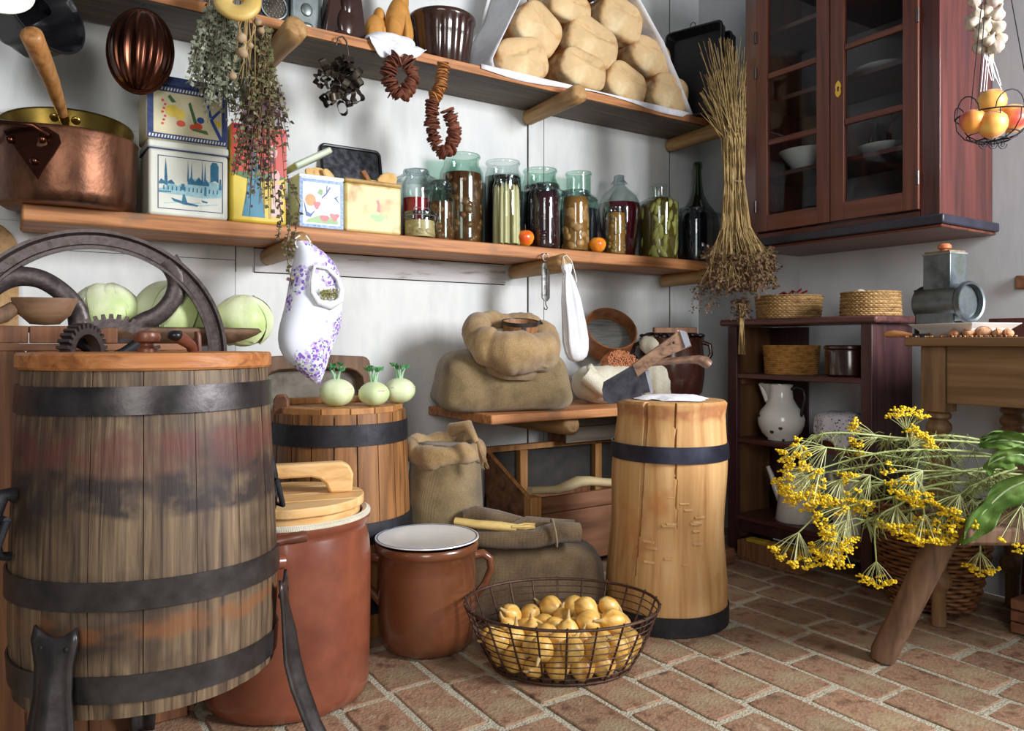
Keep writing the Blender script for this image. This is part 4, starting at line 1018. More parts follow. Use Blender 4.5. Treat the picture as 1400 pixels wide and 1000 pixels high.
def blob(cx,cz,rx,rz,n=14,w=0,ph=0): return [(cx+rx*math.cos(2*PI*i/n)*(1+w*math.sin(3*2*PI*i/n+ph)),cz+rz*math.sin(2*PI*i/n)*(1+w*math.sin(3*2*PI*i/n+ph))) for i in range(n)]
# delft tin with harbour view
dt,w,h = tin('delft_tin','white tin with a blue harbour town scene printed on its front',203,312,196,290,2.352,.15,m_tincream,Z1,.024)
obj('lid_line', G().box(-w-.0028,w+.0028,-.0028,.153,h-.026,h-.023), m_navy, dt)
bd = h-.024
x0,x1,z0_,z1_ = -w*.78,w*.86,bd*.10,bd*.90
paint(dt,'picture_border',framepts(x0,x1,z0_,z1_,.0022),m_navy)
W_=x1-x0; H_=z1_-z0_
def Q(u,v): return (x0+W_*u, z0_+H_*v)
def poly(*p): return [Q(*q) for q in p]
pale=[poly((.02,.38),(.12,.40),(.14,.52),(.22,.5),(.3,.45),(.36,.5),(.44,.47),(.5,.62),(.7,.62),(.72,.55),(.8,.6),(.98,.55),(.98,.30),(.7,.26),(.4,.28),(.02,.30))]
for k_ in range(9): pale.append(poly((.1+.09*k_,.10+.02*(k_%3)),(.2+.09*k_,.12+.02*(k_%3)),(.2+.09*k_,.13+.02*(k_%3)),(.1+.09*k_,.12+.02*(k_%3))))
paint(dt,'town_print',pale,m_delft2,.0009,label='pale blue town print')
dk=[poly((.10,.45),(.105,.75),(.12,.95),(.135,.75),(.15,.45)),poly((.02,.5),(.05,.56),(.1,.52),(.1,.47),(.02,.46)),poly((.15,.52),(.2,.56),(.25,.5),(.25,.48),(.15,.48)),
 poly((.44,.55),(.455,.95),(.47,.55)),poly((.49,.55),(.51,.92),(.525,.55)),poly((.66,.55),(.675,.97),(.69,.55)),poly((.70,.55),(.72,.94),(.735,.55)),
 poly((.45,.55),(.5,.66),(.56,.56),(.62,.66),(.68,.56),(.74,.62),(.78,.55),(.78,.50),(.45,.50)),poly((.80,.58),(.80,.90),(.83,.97),(.90,.97),(.93,.90),(.93,.58),(.88,.62)),
 poly((.2,.22),(.4,.16),(.62,.12),(.6,.09),(.4,.11),(.24,.16)),poly((.36,.16),(.38,.30),(.40,.31),(.43,.2),(.45,.14)),poly((.66,.22),(.76,.20),(.75,.17),(.68,.18)),
 poly((.34,.38),(.36,.50),(.40,.50),(.40,.38)),poly((.70,.32),(.71,.48),(.74,.48),(.74,.30)),poly((.02,.33),(.2,.34),(.2,.32),(.02,.31)),poly((.93,.45),(.95,.66),(.97,.66),(.98,.45))]
for k_ in range(14): dk.append(poly((.08+.063*k_,.36),(.085+.063*k_,.44),(.1+.063*k_,.44),(.1+.063*k_,.36)))
paint(dt,'harbour_print',dk,m_delft,.0011,label='dark blue towers and boats')
# fruit tin on top of it
zt_=Z1+h+.001
ft,w,h = tin('fruit_tin','tin with navy key-pattern border and painted fruit, standing on the blue harbour tin',200,312,108,190,2.355,.145,M('tin_yellow_cream',[(206,196,158),(220,212,178)],8,.35,dirt=((160,150,120),10,.6,.75)),zt_,.028,m_navy)
bd=h-.028
g_=[]
paint(ft,'key_border',framepts(-w*.98,w*.98,.003,bd-.002,.016),m_navy,.0006)
for s_ in range(26):
    x_=-w*.95+s_*(w*1.9/26); g_+= [[(x_,.007),(x_+.004,.007),(x_+.006,.015),(x_+.002,.015)],[(x_,bd-.014),(x_+.004,bd-.014),(x_+.006,bd-.006),(x_+.002,bd-.006)]]
paint(ft,'key_marks',g_,m_tincream,.0010)
m_py=M('print_yellow',[(214,186,60),(226,200,84)],30,.4); m_pr=M('print_red',[(196,66,44),(212,84,56)],30,.4); m_pg=M('print_green',[(48,92,54),(84,124,66)],30,.4); m_pb=M('print_blue',[(32,66,140),(50,84,152)],30,.4)
paint(ft,'yellow_fruit',[blob(-w*.38,bd*.55,.020,.017),blob(-w*.2,bd*.5,.014,.016),blob(w*.72,bd*.42,.012,.009)],m_py)
paint(ft,'red_fruit',[blob(-w*.18,bd*.34,.012,.009),blob(w*.12,bd*.30,.010,.009),blob(w*.24,bd*.33,.012,.010)]+[blob(-w*(.62-.03*(i%3)),bd*(.3+.07*i),.0035,.0035,8) for i in range(7)],m_pr,.0010)
paint(ft,'green_leaves',[[(w*.0,bd*.72),(w*.05,bd*.76),(w*.22,bd*.38),(w*.14,bd*.36)],[(-w*.5,bd*.8),(-w*.44,bd*.84),(-w*.3,bd*.72),(-w*.4,bd*.7)],[(w*.1,bd*.24),(w*.5,bd*.2),(w*.45,bd*.27),(w*.1,bd*.28)]],m_pg,.0012)
paint(ft,'blue_branch',[[(w*.78,bd*.12),(w*.88,bd*.12),(w*.6,bd*.5),(w*.5,bd*.78),(w*.46,bd*.76),(w*.54,bd*.46)],[(w*.6,bd*.48),(w*.85,bd*.7),(w*.83,bd*.74),(w*.57,bd*.54)],[(w*.4,bd*.84),(w*.52,bd*.6),(w*.54,bd*.66),(w*.43,bd*.86)],blob(w*.30,bd*.45,.010,.009)],m_pb,.0014)
# red and yellow tin
rt,w,h = tin('picture_tin','tall red, blue and yellow picture tin half hidden by the dried thyme',316,392,172,296,2.352,.10,M('tin_yellow',[(206,176,52),(220,196,72)],8,.35,dirt=((120,110,60),9,.6,.72)),Z1,.0)
paint(rt,'red_field',[[(-w*.99,h*.5),(w*.99,h*.5),(w*.99,h*.995),(-w*.99,h*.995)]],M('tin_red',[(188,48,36),(204,66,46)],12,.35),.0006)
paint(rt,'green_field',[blob(0,h*.48,w*.9,.012,16,.1)],m_pg,.0007)
paint(rt,'blue_dress',[[(-w*.62,h*.06),(w*.2,h*.06),(w*.02,h*.5),(-w*.08,h*.66),(-w*.3,h*.66),(-w*.38,h*.46)],blob(-w*.2,h*.7,.010,.012)],M('tin_blue',[(36,108,136),(58,132,154)],12,.4),.0009)
paint(rt,'pale_figure',[[(w*.4,h*.08),(w*.8,h*.08),(w*.76,h*.42),(w*.5,h*.42)],blob(w*.6,h*.5,.012,.02),blob(w*.5,h*.75,.013,.02)],M('tin_pink',[(216,150,150),(222,190,180)],20,.4),.0010)
# open blue tin with biscuits
bt,w,h = tin('biscuit_tin','open blue-bordered tin with flowers on its front, its lid propped above biscuits',409,470,240,303,2.352,.12,M('tin_pale_blue',[(196,214,214),(214,226,220)],8,.35,dirt=((160,168,150),9,.6,.75)),Z1,.0)
paint(bt,'blue_border',framepts(-w*.98,w*.98,.002,h-.014,.010),M('print_cornflower',[(70,104,168),(150,176,206)],140,.4),.0006)
paint(bt,'orange_fruit',[blob(-w*.5,h*.52,.017,.019)],M('print_orange',[(220,120,50),(228,146,70)],20,.4),.0008)
paint(bt,'pink_flower',[blob(-w*.22,h*.44,.011,.012,14,.25),blob(w*.12,h*.2,.015,.010,14,.1),blob(w*.58,h*.24,.014,.012,16,.3)],M('print_pink',[(206,70,80),(222,104,110)],20,.4),.0010)
paint(bt,'green_grass',[[(-w*.7,h*.10),(w*.75,h*.10),(w*.7,h*.2),(0,h*.26),(-w*.6,h*.16)],[(-w*.2,h*.66),(0,h*.62),(w*.05,h*.72),(-w*.1,h*.74)]],M('print_leafgreen',[(96,148,84),(150,184,116)],20,.4),.0007)
paint(bt,'blue_stems',[[(-w*.8,h*.5),(-w*.7,h*.22),(-w*.5,h*.2),(-w*.28,h*.34),(-w*.5,h*.26),(-w*.66,h*.3)],[(0,h*.56),(w*.2,h*.64),(w*.4,h*.78),(w*.36,h*.8),(w*.18,h*.67),(0,h*.59)],[(w*.2,h*.66),(w*.22,h*.82),(w*.25,h*.82),(w*.24,h*.66)],[(w*.55,h*.6),(w*.8,h*.66),(w*.66,h*.6),(w*.8,h*.5)]],m_pb,.0012)
obj('tin_rim', G().box(-w-.001,w+.001,-.001,.121,h-.012,h).box(-w+.004,w-.004,.004,.116,h-.0125,h+.0004), m_tincream, bt, bevel=.003)
lid_m = Matrix.Translation((-w-.006,.06,h+.012)) @ R('Y',-30)
obj('tin_lid', G().box(0,.135,-.06,.07,.0,.020,lid_m), M('tin_sage',[(176,190,164),(196,206,182)],8,.35), bt, bevel=.006)
m_bisc = M('biscuit', [(206,160,96),(226,188,128)], 30, .8, bump=.6)
for i,(dx,dz,ry,rz_) in enumerate(((-.02,.012,20,0),(.005,.020,-15,30),(.025,.022,25,-20),(.045,.014,40,10),(.0,.010,0,60))):
    props(obj('biscuit', G().lathe([(0,0),(.020,0),(.024,.003),(.022,.008),(0,.010)],20,fn=lambda a,z,r:r*(1+.12*math.cos(2*a))), m_bisc, loc=(bt.location.x+dx*.8,bt.location.y+.045+.012*(i%3),Z1+h+dz-.004), rot=(math.radians(60),math.radians(ry),math.radians(rz_))),'pale oval biscuit heaped in the open blue-bordered tin','biscuit',group='biscuits in the open tin')
# black tray leaning on the wall
tr = thing('baking_tray', 'dark worn metal tray leaning on the wall behind the biscuit tins', 'tray', (atY(484,225,2.53).x,2.53,Z1), rot=(math.radians(-12),0,0))
xa_,xb2_=sx(443,2.56,225)-tr.location.x, sx(524,2.56,225)-tr.location.x; ht=sz(484,197,2.56)-Z1
def rrect(x0,x1,z0,z1,r,n=5):
    o=[]
    for cx_,cz_,a0 in ((x1-r,z1-r,0),(x0+r,z1-r,90),(x0+r,z0+r,180),(x1-r,z0+r,270)):
        for i in range(n+1):
            a=math.radians(a0+90*i/n); o.append((cx_+r*math.cos(a),cz_+r*math.sin(a)))
    return o
obj('tray_floor', G().prism(rrect(xa_,xb2_,0,ht,.018),0,.003), m_darktin, tr)
P=[(x,-.002,z) for x,z in rrect(xa_,xb2_,0,ht,.018)]; obj('tray_rim', G().tube(P+[P[0]],.006,8,cap=False), m_black, tr)
# yellow rusty tin with rusks
yt,w,h = tin('rusk_tin','worn yellow tin with faded rooster print and rusks on its lid',472,549,247,313,2.352,.12,M('worn_yellow_tin',[(206,176,98),(220,202,140),(200,188,130)],10,.45,dirt=((160,112,60),12,.50,.66)),Z1,.014,M('rusty_lid',[(160,120,66),(196,168,108)],20,.5))
paint(yt,'faded_print',[blob(w*.15,h*.30,.026,.012,16,.15)],M('print_mint',[(150,190,140),(186,206,150)],30,.5),.0006)
paint(yt,'rooster_print',[[(w*.1,h*.42),(w*.22,h*.4),(w*.24,h*.52),(w*.17,h*.64),(w*.08,h*.62),(w*.14,h*.54)]],m_pr,.0008)
m_rusk = M('rusk', [(206,164,96),(226,190,126)], 40, .9, bump=1)
rk = atY(529,243,2.40)
props(obj('bread_slice', G().prism([(-.030,-.018),(.028,-.018),(.034,.006),(.026,.022),(.0,.026),(-.022,.016),(-.034,.0)],-.008,.008).wob(.001,60,1), m_rusk, loc=(rk.x,2.40,Z1+h+.018), rot=(math.radians(8),0,math.radians(-10)), bevel=.003),'pale toasted bread slice standing on the worn yellow tin','bread')
rk = atY(499,240,2.40)
props(obj('rusk', G().prism([(-.008,-.022),(.008,-.022),(.010,.018),(-.006,.022)],-.010,.010).wob(.001,60,2), M('dark_rusk',[(120,74,44),(164,112,66)],60,.9,bump=1), loc=(rk.x,2.40,Z1+h+.021), rot=(0,math.radians(-38),0), bevel=.003),'small dark brown rusk leaning on the worn yellow tin','bread')
props(obj('rusk', G().prism([(-.012,-.006),(.012,-.006),(.014,.006),(-.012,.007)],-.010,.010), m_rusk, loc=(rk.x+.028,2.41,Z1+h+.0065), bevel=.003),'flat broken rusk between the dark rusk and the slice','bread')

# ---------------------------------------------------------------- jars
gl_clear = glass('clear_glass', (232,240,238), .11); gl_green = glass('green_glass', (208,232,222), .12); gl_dark = glass('bottle_green_glass', (110,150,96), .16)
def liq(name, c1_, c2_, r_=.08, sc=8): return M(name, [c1_,c2_], sc, r_, coat=.3, spec=.6)
m_dark = liq('dark_juice', (22,14,20), (34,18,26)); m_redj = liq('red_juice', (146,16,34), (166,26,44)); m_wine = liq('wine_juice', (88,14,30), (112,22,40)); m_brine = liq('brown_syrup', (96,44,22), (128,66,34)); m_amber = liq('amber_syrup',(150,98,44),(172,120,60)); m_pick = liq('pickle_brine',(96,80,30),(120,100,44)); m_ink=liq('black_blue_juice',(14,18,30),(22,26,40))
m_pear=M('stewed_pear',[(186,128,70),(208,156,96)],30,.4,vary=.12); m_plum=M('stewed_plum',[(124,62,34),(164,92,52)],30,.35,vary=.15); m_cuc=M('pickled_cucumber',[(164,156,62),(200,190,98),(216,208,132)],20,.4,vary=.12,bump=.4); m_asp=M('white_asparagus',[(222,206,148),(236,224,176)],12,.45,vary=.04); m_mush=M('pale_mushroom',[(190,160,104),(212,188,136)],26,.4,vary=.1); m_berry=M('dark_berry',[(38,20,26),(62,30,34)],30,.3)
m_cello = glass('cellophane', (226,232,234), .10, .15)
def jar(label, pxl, pxr, pyt, yc, gl, fill, level, pieces=None, neck=.72, shoulder=.16, kind='jar', piecem=None, cello=False, name='preserve_jar', lid=False, bottle=None):
    pc_=(pxl+pxr)/2; c=atY(pc_,300,yc); d=c.x*SY+yc*CY
    phl=math.atan((pxl-700)/F); phr=math.atan((pxr-700)/F); D_=math.hypot(c.x,yc); r=D_*math.sin((phr-phl)/2)
    h=EYE+(470-pyt)/F*(d-r*.3)-Z1
    t=thing(name,label,kind,(c.x,yc,Z1),group='preserve jars on the lower shelf')
    if bottle: prof=[(r*a,h*b_) for a,b_ in bottle]
    else:
        zs=h*(1-shoulder)-.0; rn=r*neck
        prof=[(0,0),(r*.93,0),(r,.006),(r,zs-.03),(r*.985,zs-.012),(r*(neck+1)/2,zs+.004),(rn,zs+.016),(rn,h-.012),(rn*1.08,h-.010),(rn*1.10,h-.004),(rn*1.06,h),(rn*.96,h)]
    obj('glass_body', G().lathe(prof,40), gl, t, sharp=50)
    zl=h*level
    def rp(z):
        for (r0,z0),(r1,z1) in zip(prof,prof[1:]):
            if z0<=z<=z1 and z1>z0: return r0+(r1-r0)*(z-z0)/(z1-z0)
        return r
    zz=[.004]+[.01+(zl-.01)*i/8 for i in range(9)]
    if fill is not None:
        obj('content', G().lathe([(0,.003)]+[(max(.001,rp(z)-(.0068 if pieces and pieces[0]!='stick' else .0025)),z) for z in zz]+[(0,zl)],40), fill, t, sharp=50)
    random.seed(int(pxl)*7)
    if pieces:
        kind_,n,s0=pieces
        for i in range(n):
            g=G()
            if kind_=='stick':
                a=2*PI*i/n; rr=(r-.009)*(1 if i%3 else .55); x,y=rr*math.cos(a),rr*math.sin(a)
                g.tube([(x,y,.006),(x*1.0,y*1.0,zl*.5),(x*.96,y*.96,zl*random.uniform(.9,.97)),(x*.9,y*.9,zl*random.uniform(.98,1.03))],[.0075,.007,.0055,.001],8)
                o=obj('asparagus_spear',g,piecem,t,sharp=80)
            else:
                a=random.uniform(-PI*.98,PI*.1) if i%4 else random.uniform(0,2*PI); z=.014+(zl-.03)*((i*.618)%1.0) if n>14 else .014+(zl-.03)*i/n
                rr=rp(z)-.006; x,y=rr*math.cos(a),rr*math.sin(a)
                e={'pear':(1,.55,.8),'cuc':(.5,.45,1.25),'slice':(1,.35,.62),'round':(1,1,1)}[kind_]
                s1=s0*random.uniform(.8,1.15)
                mm=TR((x*.93,y*.93,z))@R('Z',math.degrees(a)+90)@R('Y',random.uniform(-50,50) if kind_!='cuc' else random.uniform(-35,35))
                g.ell((0,0,0),s1*e[0],s1*e[1],s1*e[2],10,7,mm)
                g.v=[Vector((v.x,v.y,v.z)) if math.hypot(v.x,v.y)<rp(max(0,v.z))-.0022 else Vector((v.x,v.y,v.z)).lerp(Vector((v.x,v.y,v.z)),1) for v in g.v]
                for q_,v in enumerate(g.v):
                    hh_=math.hypot(v.x,v.y); lim=rp(min(max(v.z,.007),h))-.0018
                    f_=lim/hh_ if hh_>lim else 1
                    g.v[q_]=Vector((v.x*f_,v.y*f_,max(.004,v.z)))
                o=obj({'pear':'fruit_half','cuc':'gherkin','slice':'mushroom_slice','round':'berry'}[kind_],g,piecem,t,sharp=80)
    if cello:
        rn=prof[-3][0]; zb=prof[-4][1] if not bottle else h*.93
        g=G().lathe([(0,h+.001),(rn*1.05,h+.001),(rn*1.12,h-.006),(rn*1.03,h-.016),(rn*1.5,h-.030),(rn*1.75,h-.034)],48,fn=lambda a,z,r_:r_*(1+(.10*math.sin(9*a)+.07*math.sin(17*a+1))*(1 if z<h-.012 else 0)))
        g.wob(.003,40,2)
        obj('cellophane_cover',g,m_cello,t,sharp=80)
    return t,r,h,prof
YFr,YBk=2.402,2.505
jar('jar of bright red juice with cellophane top beside the yellow rusk tin',549,590,232,2.485,gl_clear,m_redj,.60,cello=True)
j,r,h,_=jar('squat clip-lid jar of sliced mushrooms at the shelf edge beside the rusk tin',551,597,290,2.392,gl_clear,m_mush,.66,('slice',26,.015),neck=.93,shoulder=.18,piecem=m_mush,name='clip_jar')
obj('glass_lid', G().lathe([(0,h+.004),(r*.7,h+.004),(r*.98,h-.001),(r*1.0,h-.010),(r*.9,h-.012)],36), gl_clear, j)
obj('wire_clip', G().tube([(-r*.75,-r*.5,h-.01),(-r*.6,-r*.55,h+.012),(r*.3,-r*.55,h+.012),(r*.5,-r*.5,h-.01)],.0016,6), m_edge, j)
obj('wire_band', G().ring((0,0,h-.014),r*.97,r*.97,.0016,32,6), m_edge, j)
jar('small jar of stewed plums under crinkled cellophane, left of the big amber jar',582,622,248,2.43,gl_green,m_brine,.66,('pear',16,.017),neck=.62,shoulder=.24,piecem=m_plum,cello=True)
jar('large jar of brown plums in syrup, tallest on the left half of the shelf',601,661,211,2.50,gl_green,m_brine,.79,('pear',40,.019),neck=.80,shoulder=.16,piecem=m_plum)
jar('large clear jar of black juice behind the asparagus',662,713,220,2.505,gl_clear,m_dark,.82,neck=.86,shoulder=.14)
jar('slim jar of white asparagus spears between two dark jars',673,712,239,YFr-.012,gl_clear,None,.86,('stick',17,0),neck=.84,shoulder=.14,piecem=m_asp)
jar('wide greenish jar topped with black berries, behind the purple preserve',713,764,231,2.505,gl_green,m_dark,.80,('round',30,.008),neck=.84,shoulder=.16,piecem=m_berry)
jar('jar of dark purple preserve with string-tied top, right of the loose yellow apple',722,766,252,YFr,gl_clear,liq('plum_juice',(44,18,26),(66,30,36)),.88,('pear',22,.012),neck=.80,shoulder=.12,piecem=M('purple_fruit',[(52,22,28),(78,36,38)],30,.3),cello=True)
jar('tall green bottle-necked jar of dark juice behind the pears',764,818,235,2.505,gl_green,m_ink,.55,neck=.62,shoulder=.30)
jar('jar of halved pears in amber syrup above the rightmost shelf peg',767,806,261,YFr-.005,gl_clear,m_amber,.90,('pear',24,.020),neck=.82,shoulder=.10,piecem=m_pear,cello=True)
jar('round red wine demijohn with cellophane wings at its narrow neck',817,876,239,2.50,gl_clear,m_wine,.66,cello=True,name='demijohn',kind='bottle',bottle=[(0,0),(.62,0),(.72,.02),(.86,.25),(.98,.48),(1,.58),(.95,.68),(.78,.76),(.48,.83),(.28,.88),(.22,.93),(.22,.985),(.26,.99),(.24,1)])
jar('small jar of mixed pickle with white drip in front of the red demijohn',826,857,282,YFr-.008,gl_clear,m_amber,.86,('round',34,.009),neck=.86,shoulder=.12,piecem=M('pickle_mix',[(120,96,44),(168,142,78)],30,.4,vary=.2))
jar('big jar packed with yellow-green gherkins left of the green demijohn',873,928,252,2.43,gl_clear,m_pick,.82,('cuc',48,.025),neck=.40,shoulder=.20,piecem=m_cuc)
jar('dark green long-necked demijohn, tallest bottle at the right shelf end',924,984,220,2.50,gl_dark,liq('green_wine',(16,28,18),(26,40,26)),.52,name='demijohn',kind='bottle',bottle=[(0,0),(.93,0),(1,.02),(1,.36),(.96,.44),(.78,.52),(.48,.60),(.30,.68),(.21,.78),(.17,.90),(.17,.93),(.22,.935),(.22,.985),(.18,1)])
jar('straight jar of black juice in front of the green demijohn',928,974,285,YFr+.004,gl_clear,m_ink,.90,neck=.86,shoulder=.10,cello=True)
m_apple=M('yellow_apple',[(236,170,40),(240,150,40),(218,84,28)],16,.3,coat=.2,detail=2)
def apple(px,py,y,r,label,nm='apple',m=None,cat='apple',z=None,rot=(0,0,0),grp=None):
    c=atY(px,py,y); z=Z1+r*.92 if z is None else z
    t=thing(nm,label,cat,(c.x,y,z),rot=rot,group=grp)
    obj('fruit',G().lathe([(0,-.80),(.25,-.86),(.5,-.80),(.82,-.5),(1.0,0),(.98,.3),(.80,.66),(.5,.86),(.25,.84),(.08,.72),(0,.70)],28,fn=lambda a,z_,r_:r_*(1+.03*math.sin(5*a))).mat(Matrix.Scale(r,4)),m or m_apple,t,sharp=80)
    obj('stem',G().tube([(0,0,r*.72),(r*.05,0,r*1.0),(r*.0,0,r*1.55)],[.0022,.0012,.0010],6),m_knob,t)
    return t
apple(718,322,2.372,.0335,'yellow-orange apple with long stem between asparagus and purple jars')
apple(817,330,2.372,.0335,'yellow-orange apple between the pear jar and the small pickle jar')

# ================================================================ upper shelf
# breads and the white sheet round them
m_crust=M('bread_crust',[(128,80,36),(168,116,58),(198,152,92)],(12,12,12),.85,bump=.8,bscale=38,detail=8,vary=.05,dirt=((222,206,168),9,.54,.70))
nt=m_crust.node_tree; N=nt.nodes.new; L=nt.links.new; b=nt.nodes['Principled BSDF']; src=b.inputs['Base Color'].links[0].from_socket
tc=N('ShaderNodeTexCoord'); sp_=N('ShaderNodeSeparateXYZ'); L(tc.outputs['Object'],sp_.inputs[0]); nz=N('ShaderNodeTexNoise'); nz.inputs['Scale'].default_value=22; nz.inputs['Detail'].default_value=6; L(tc.outputs['Object'],nz.inputs['Vector'])
ma=N('ShaderNodeMath'); ma.operation='MULTIPLY_ADD'; ma.inputs[1].default_value=.05; L(nz.outputs['Fac'],ma.inputs[0]); L(sp_.outputs['Y'],ma.inputs[2])
mr=N('ShaderNodeMapRange'); mr.inputs[1].default_value=.030; mr.inputs[2].default_value=.048; mr.inputs[3].default_value=.6; mr.inputs[4].default_value=0; L(ma.outputs[0],mr.inputs[0])
mx=N('ShaderNodeMix'); mx.data_type='RGBA'; L(mr.outputs[0],mx.inputs[0]); L(src,mx.inputs[6]); mx.inputs[7].default_value=lin((226,202,156)); L(mx.outputs[2],b.inputs['Base Color'])
m_cut=M('bread_end',[(206,172,116),(226,202,154),(236,222,190)],14,.9,bump=.6,bscale=50)
def loaf(px,py,wpx,hpx,label,seed,tilt=0,yf=2.36,ln=.20):
    c=atY(px,py,yf+.02); d=c.x*SY+c.y*CY; w=wpx/F*d/2*1.02; h=hpx/F*d/2*1.0
    t=thing('bread_loaf',label,'bread',(c.x,yf,c.z),rot=(0,math.radians(-tilt),0))
    o_=seed*2.3
    vs=[];fs=[];nr=22;ns=40
    for i in range(nr+1):
        u=i/nr; y=ln*u
        k_=(.68+.32*math.sqrt(max(0,1-(1-min(1,u/.14))**2))) if u<.14 else (1 if u<.8 else math.sqrt(max(0,1-((u-.8)/.2)**2.4*.8)))
        if i==0: k_=.62
        for j in range(ns):
            th=2*PI*j/ns; ct,st=math.cos(th),math.sin(th); e=.66
            x=math.copysign(abs(ct)**e,ct)*w*k_; z=math.copysign(abs(st)**e,st)*h*k_
            z-= .10*h*(x/w)**2
            cr=.0
            if u<.35 and st>.15: cr=.010*math.exp(-((ct-.1)**2)/.08)*(1-u/.35)   # the fold pressed into the loaf's end
            p=Vector((x,y-.004,z-cr)); n_=mn.noise(Vector((x*9+o_,y*9,z*9)))*.008+mn.noise(Vector((x*30+o_,y*22,z*30)))*.0032
            vs.append(p*(1)+Vector((x,0,z)).normalized()*n_+Vector((0,n_*1.4,0)))
    for i in range(nr):
        for j in range(ns): fs.append((i*ns+j,i*ns+(j+1)%ns,(i+1)*ns+(j+1)%ns,(i+1)*ns+j))
    
    for kk_ in (.78,.5,.22):      # the flat end face, with the crease pressed across it
        for j in range(ns):
            p_=vs[j]; vs.append(Vector((p_.x*kk_,p_.y-.006*(1-kk_)+mn.noise(Vector((p_.x*kk_*22+o_,o_,p_.z*kk_*22)))*.004,p_.z*kk_)))
    b0=(nr+1)*ns
    for k2 in range(3):
        A0=0 if k2==0 else b0+(k2-1)*ns; B0=b0+k2*ns
        for j in range(ns): fs.append((A0+(j+1)%ns,A0+j,B0+j,B0+(j+1)%ns))
    fs.append(tuple(b0+2*ns+j for j in range(ns-1,-1,-1)));fs.append(tuple(nr*ns+j for j in range(ns)))
    # crease across the end
    for q_,v in enumerate(vs):
        if v.y<.03:
            zz=v.z/h-.30-.10*math.sin(v.x/w*2.5+o_); v.y+=.020*math.exp(-zz*zz/.007)*max(0,1-(v.x/w/.75)**4)
    obj('crust',G().add(vs,fs),m_crust,t,sharp=80,sub=1)
    g=G(); q=14
    for s2_,wz,ww in ((-.28,.16,.5),(.10,.10,.42)):
        pass
    return t
LB=[(714,80,84,62,'pale floury bread loaf at the left end of the bottom row',18),(797,93,80,52,'second loaf of the bottom bread row, above the shelf peg',-8),(857,113,70,52,'third loaf of the bottom row, slumping to the right',-18),(917,126,64,52,'rightmost small bread loaf beside the black trays',-6),
    (738,38,72,66,'tilted loaf in the second row at the left under the sheet',-32),(811,56,88,62,'big flattened loaf in the middle of the second row',-16),(890,76,72,50,'rightmost loaf of the second bread row',-8),
    (779,8,72,42,'upper left loaf of the top row touching the picture edge',-2),(850,24,74,58,'upper right loaf of the top row against the sheet',-14),(812,-44,74,50,'loaf at the very peak of the bread pile',-10)]
for i,(px,py,wp_,hp__,lb_,tl) in enumerate(LB): loaf(px,py,wp_,hp__,lb_,i,tl,yf=2.352+(.012 if i>3 else 0))
# sheet as a folded tent, extruded back to the wall
zf=Z2+.003
def cpt(px,py): p=atY(px,py,2.345); return (p.x,p.z)
A=[cpt(676,84),cpt(712,0),cpt(726,-62)]; Bp=[cpt(838,-66),cpt(872,0),cpt(905,60),cpt(946,160)]
g=G()
left=[(A[0][0]-.004,zf)]+[(A[0][0]-.012,A[0][1])]+A[1:]
g.grid(lambda a_,b_: (lambda i,f: ((left[i][0]*(1-f)+left[i+1][0]*f)-.05*b_*(1-(i+f)/3)-.0, 2.34+.24*b_, (left[i][1]*(1-f)+left[i+1][1]*f)+.010*math.sin(b_*9+i)))(min(2,int(a_*3)),a_*3-min(2,int(a_*3))),12,10)
ws=thing('bread_sheet','white linen sheet wrapped round the stacked loaves on the upper shelf','cloth',(2.0,2.345,Z2))
g.wob(.006,7,3); obj('left_flap',g,m_linen,ws,world=True,solid=.003,sharp=80)
g=G(); right=[(Bp[0][0],Bp[0][1]),(Bp[1][0]+.0,Bp[1][1]),(Bp[2][0]+.004,Bp[2][1]),(Bp[3][0],Bp[3][1])]
g.grid(lambda a_,b_: (lambda i,f: ((right[i][0]*(1-f)+right[i+1][0]*f)+.012*b_, 2.338+.24*b_, (right[i][1]*(1-f)+right[i+1][1]*f)+.008*math.sin(b_*8+i)))(min(2,int(a_*3)),a_*3-min(2,int(a_*3))),12,10)
obj('right_flap',g.wob(.004,8,5),m_linen,ws,world=True,solid=.003,sharp=80)
g=G(); xs0=sx(658,2.335,95); xs1=sx(945,2.335,165)
def under(a_,b_):
    x=xs0+(xs1-xs0)*a_; drop=.016*(1+.7*math.sin(a_*9))*(1 if a_<.97 else .4)
    if b_<.25: return (x,2.335-.002*math.sin(a_*30),Z2+.003-drop*(1-b_/.25))
    return (x,2.335+.235*(b_-.25)/.75,Z2+.003)
g.grid(under,40,12); obj('under_cloth',g,m_linen,ws,world=True,solid=.002,sharp=80)
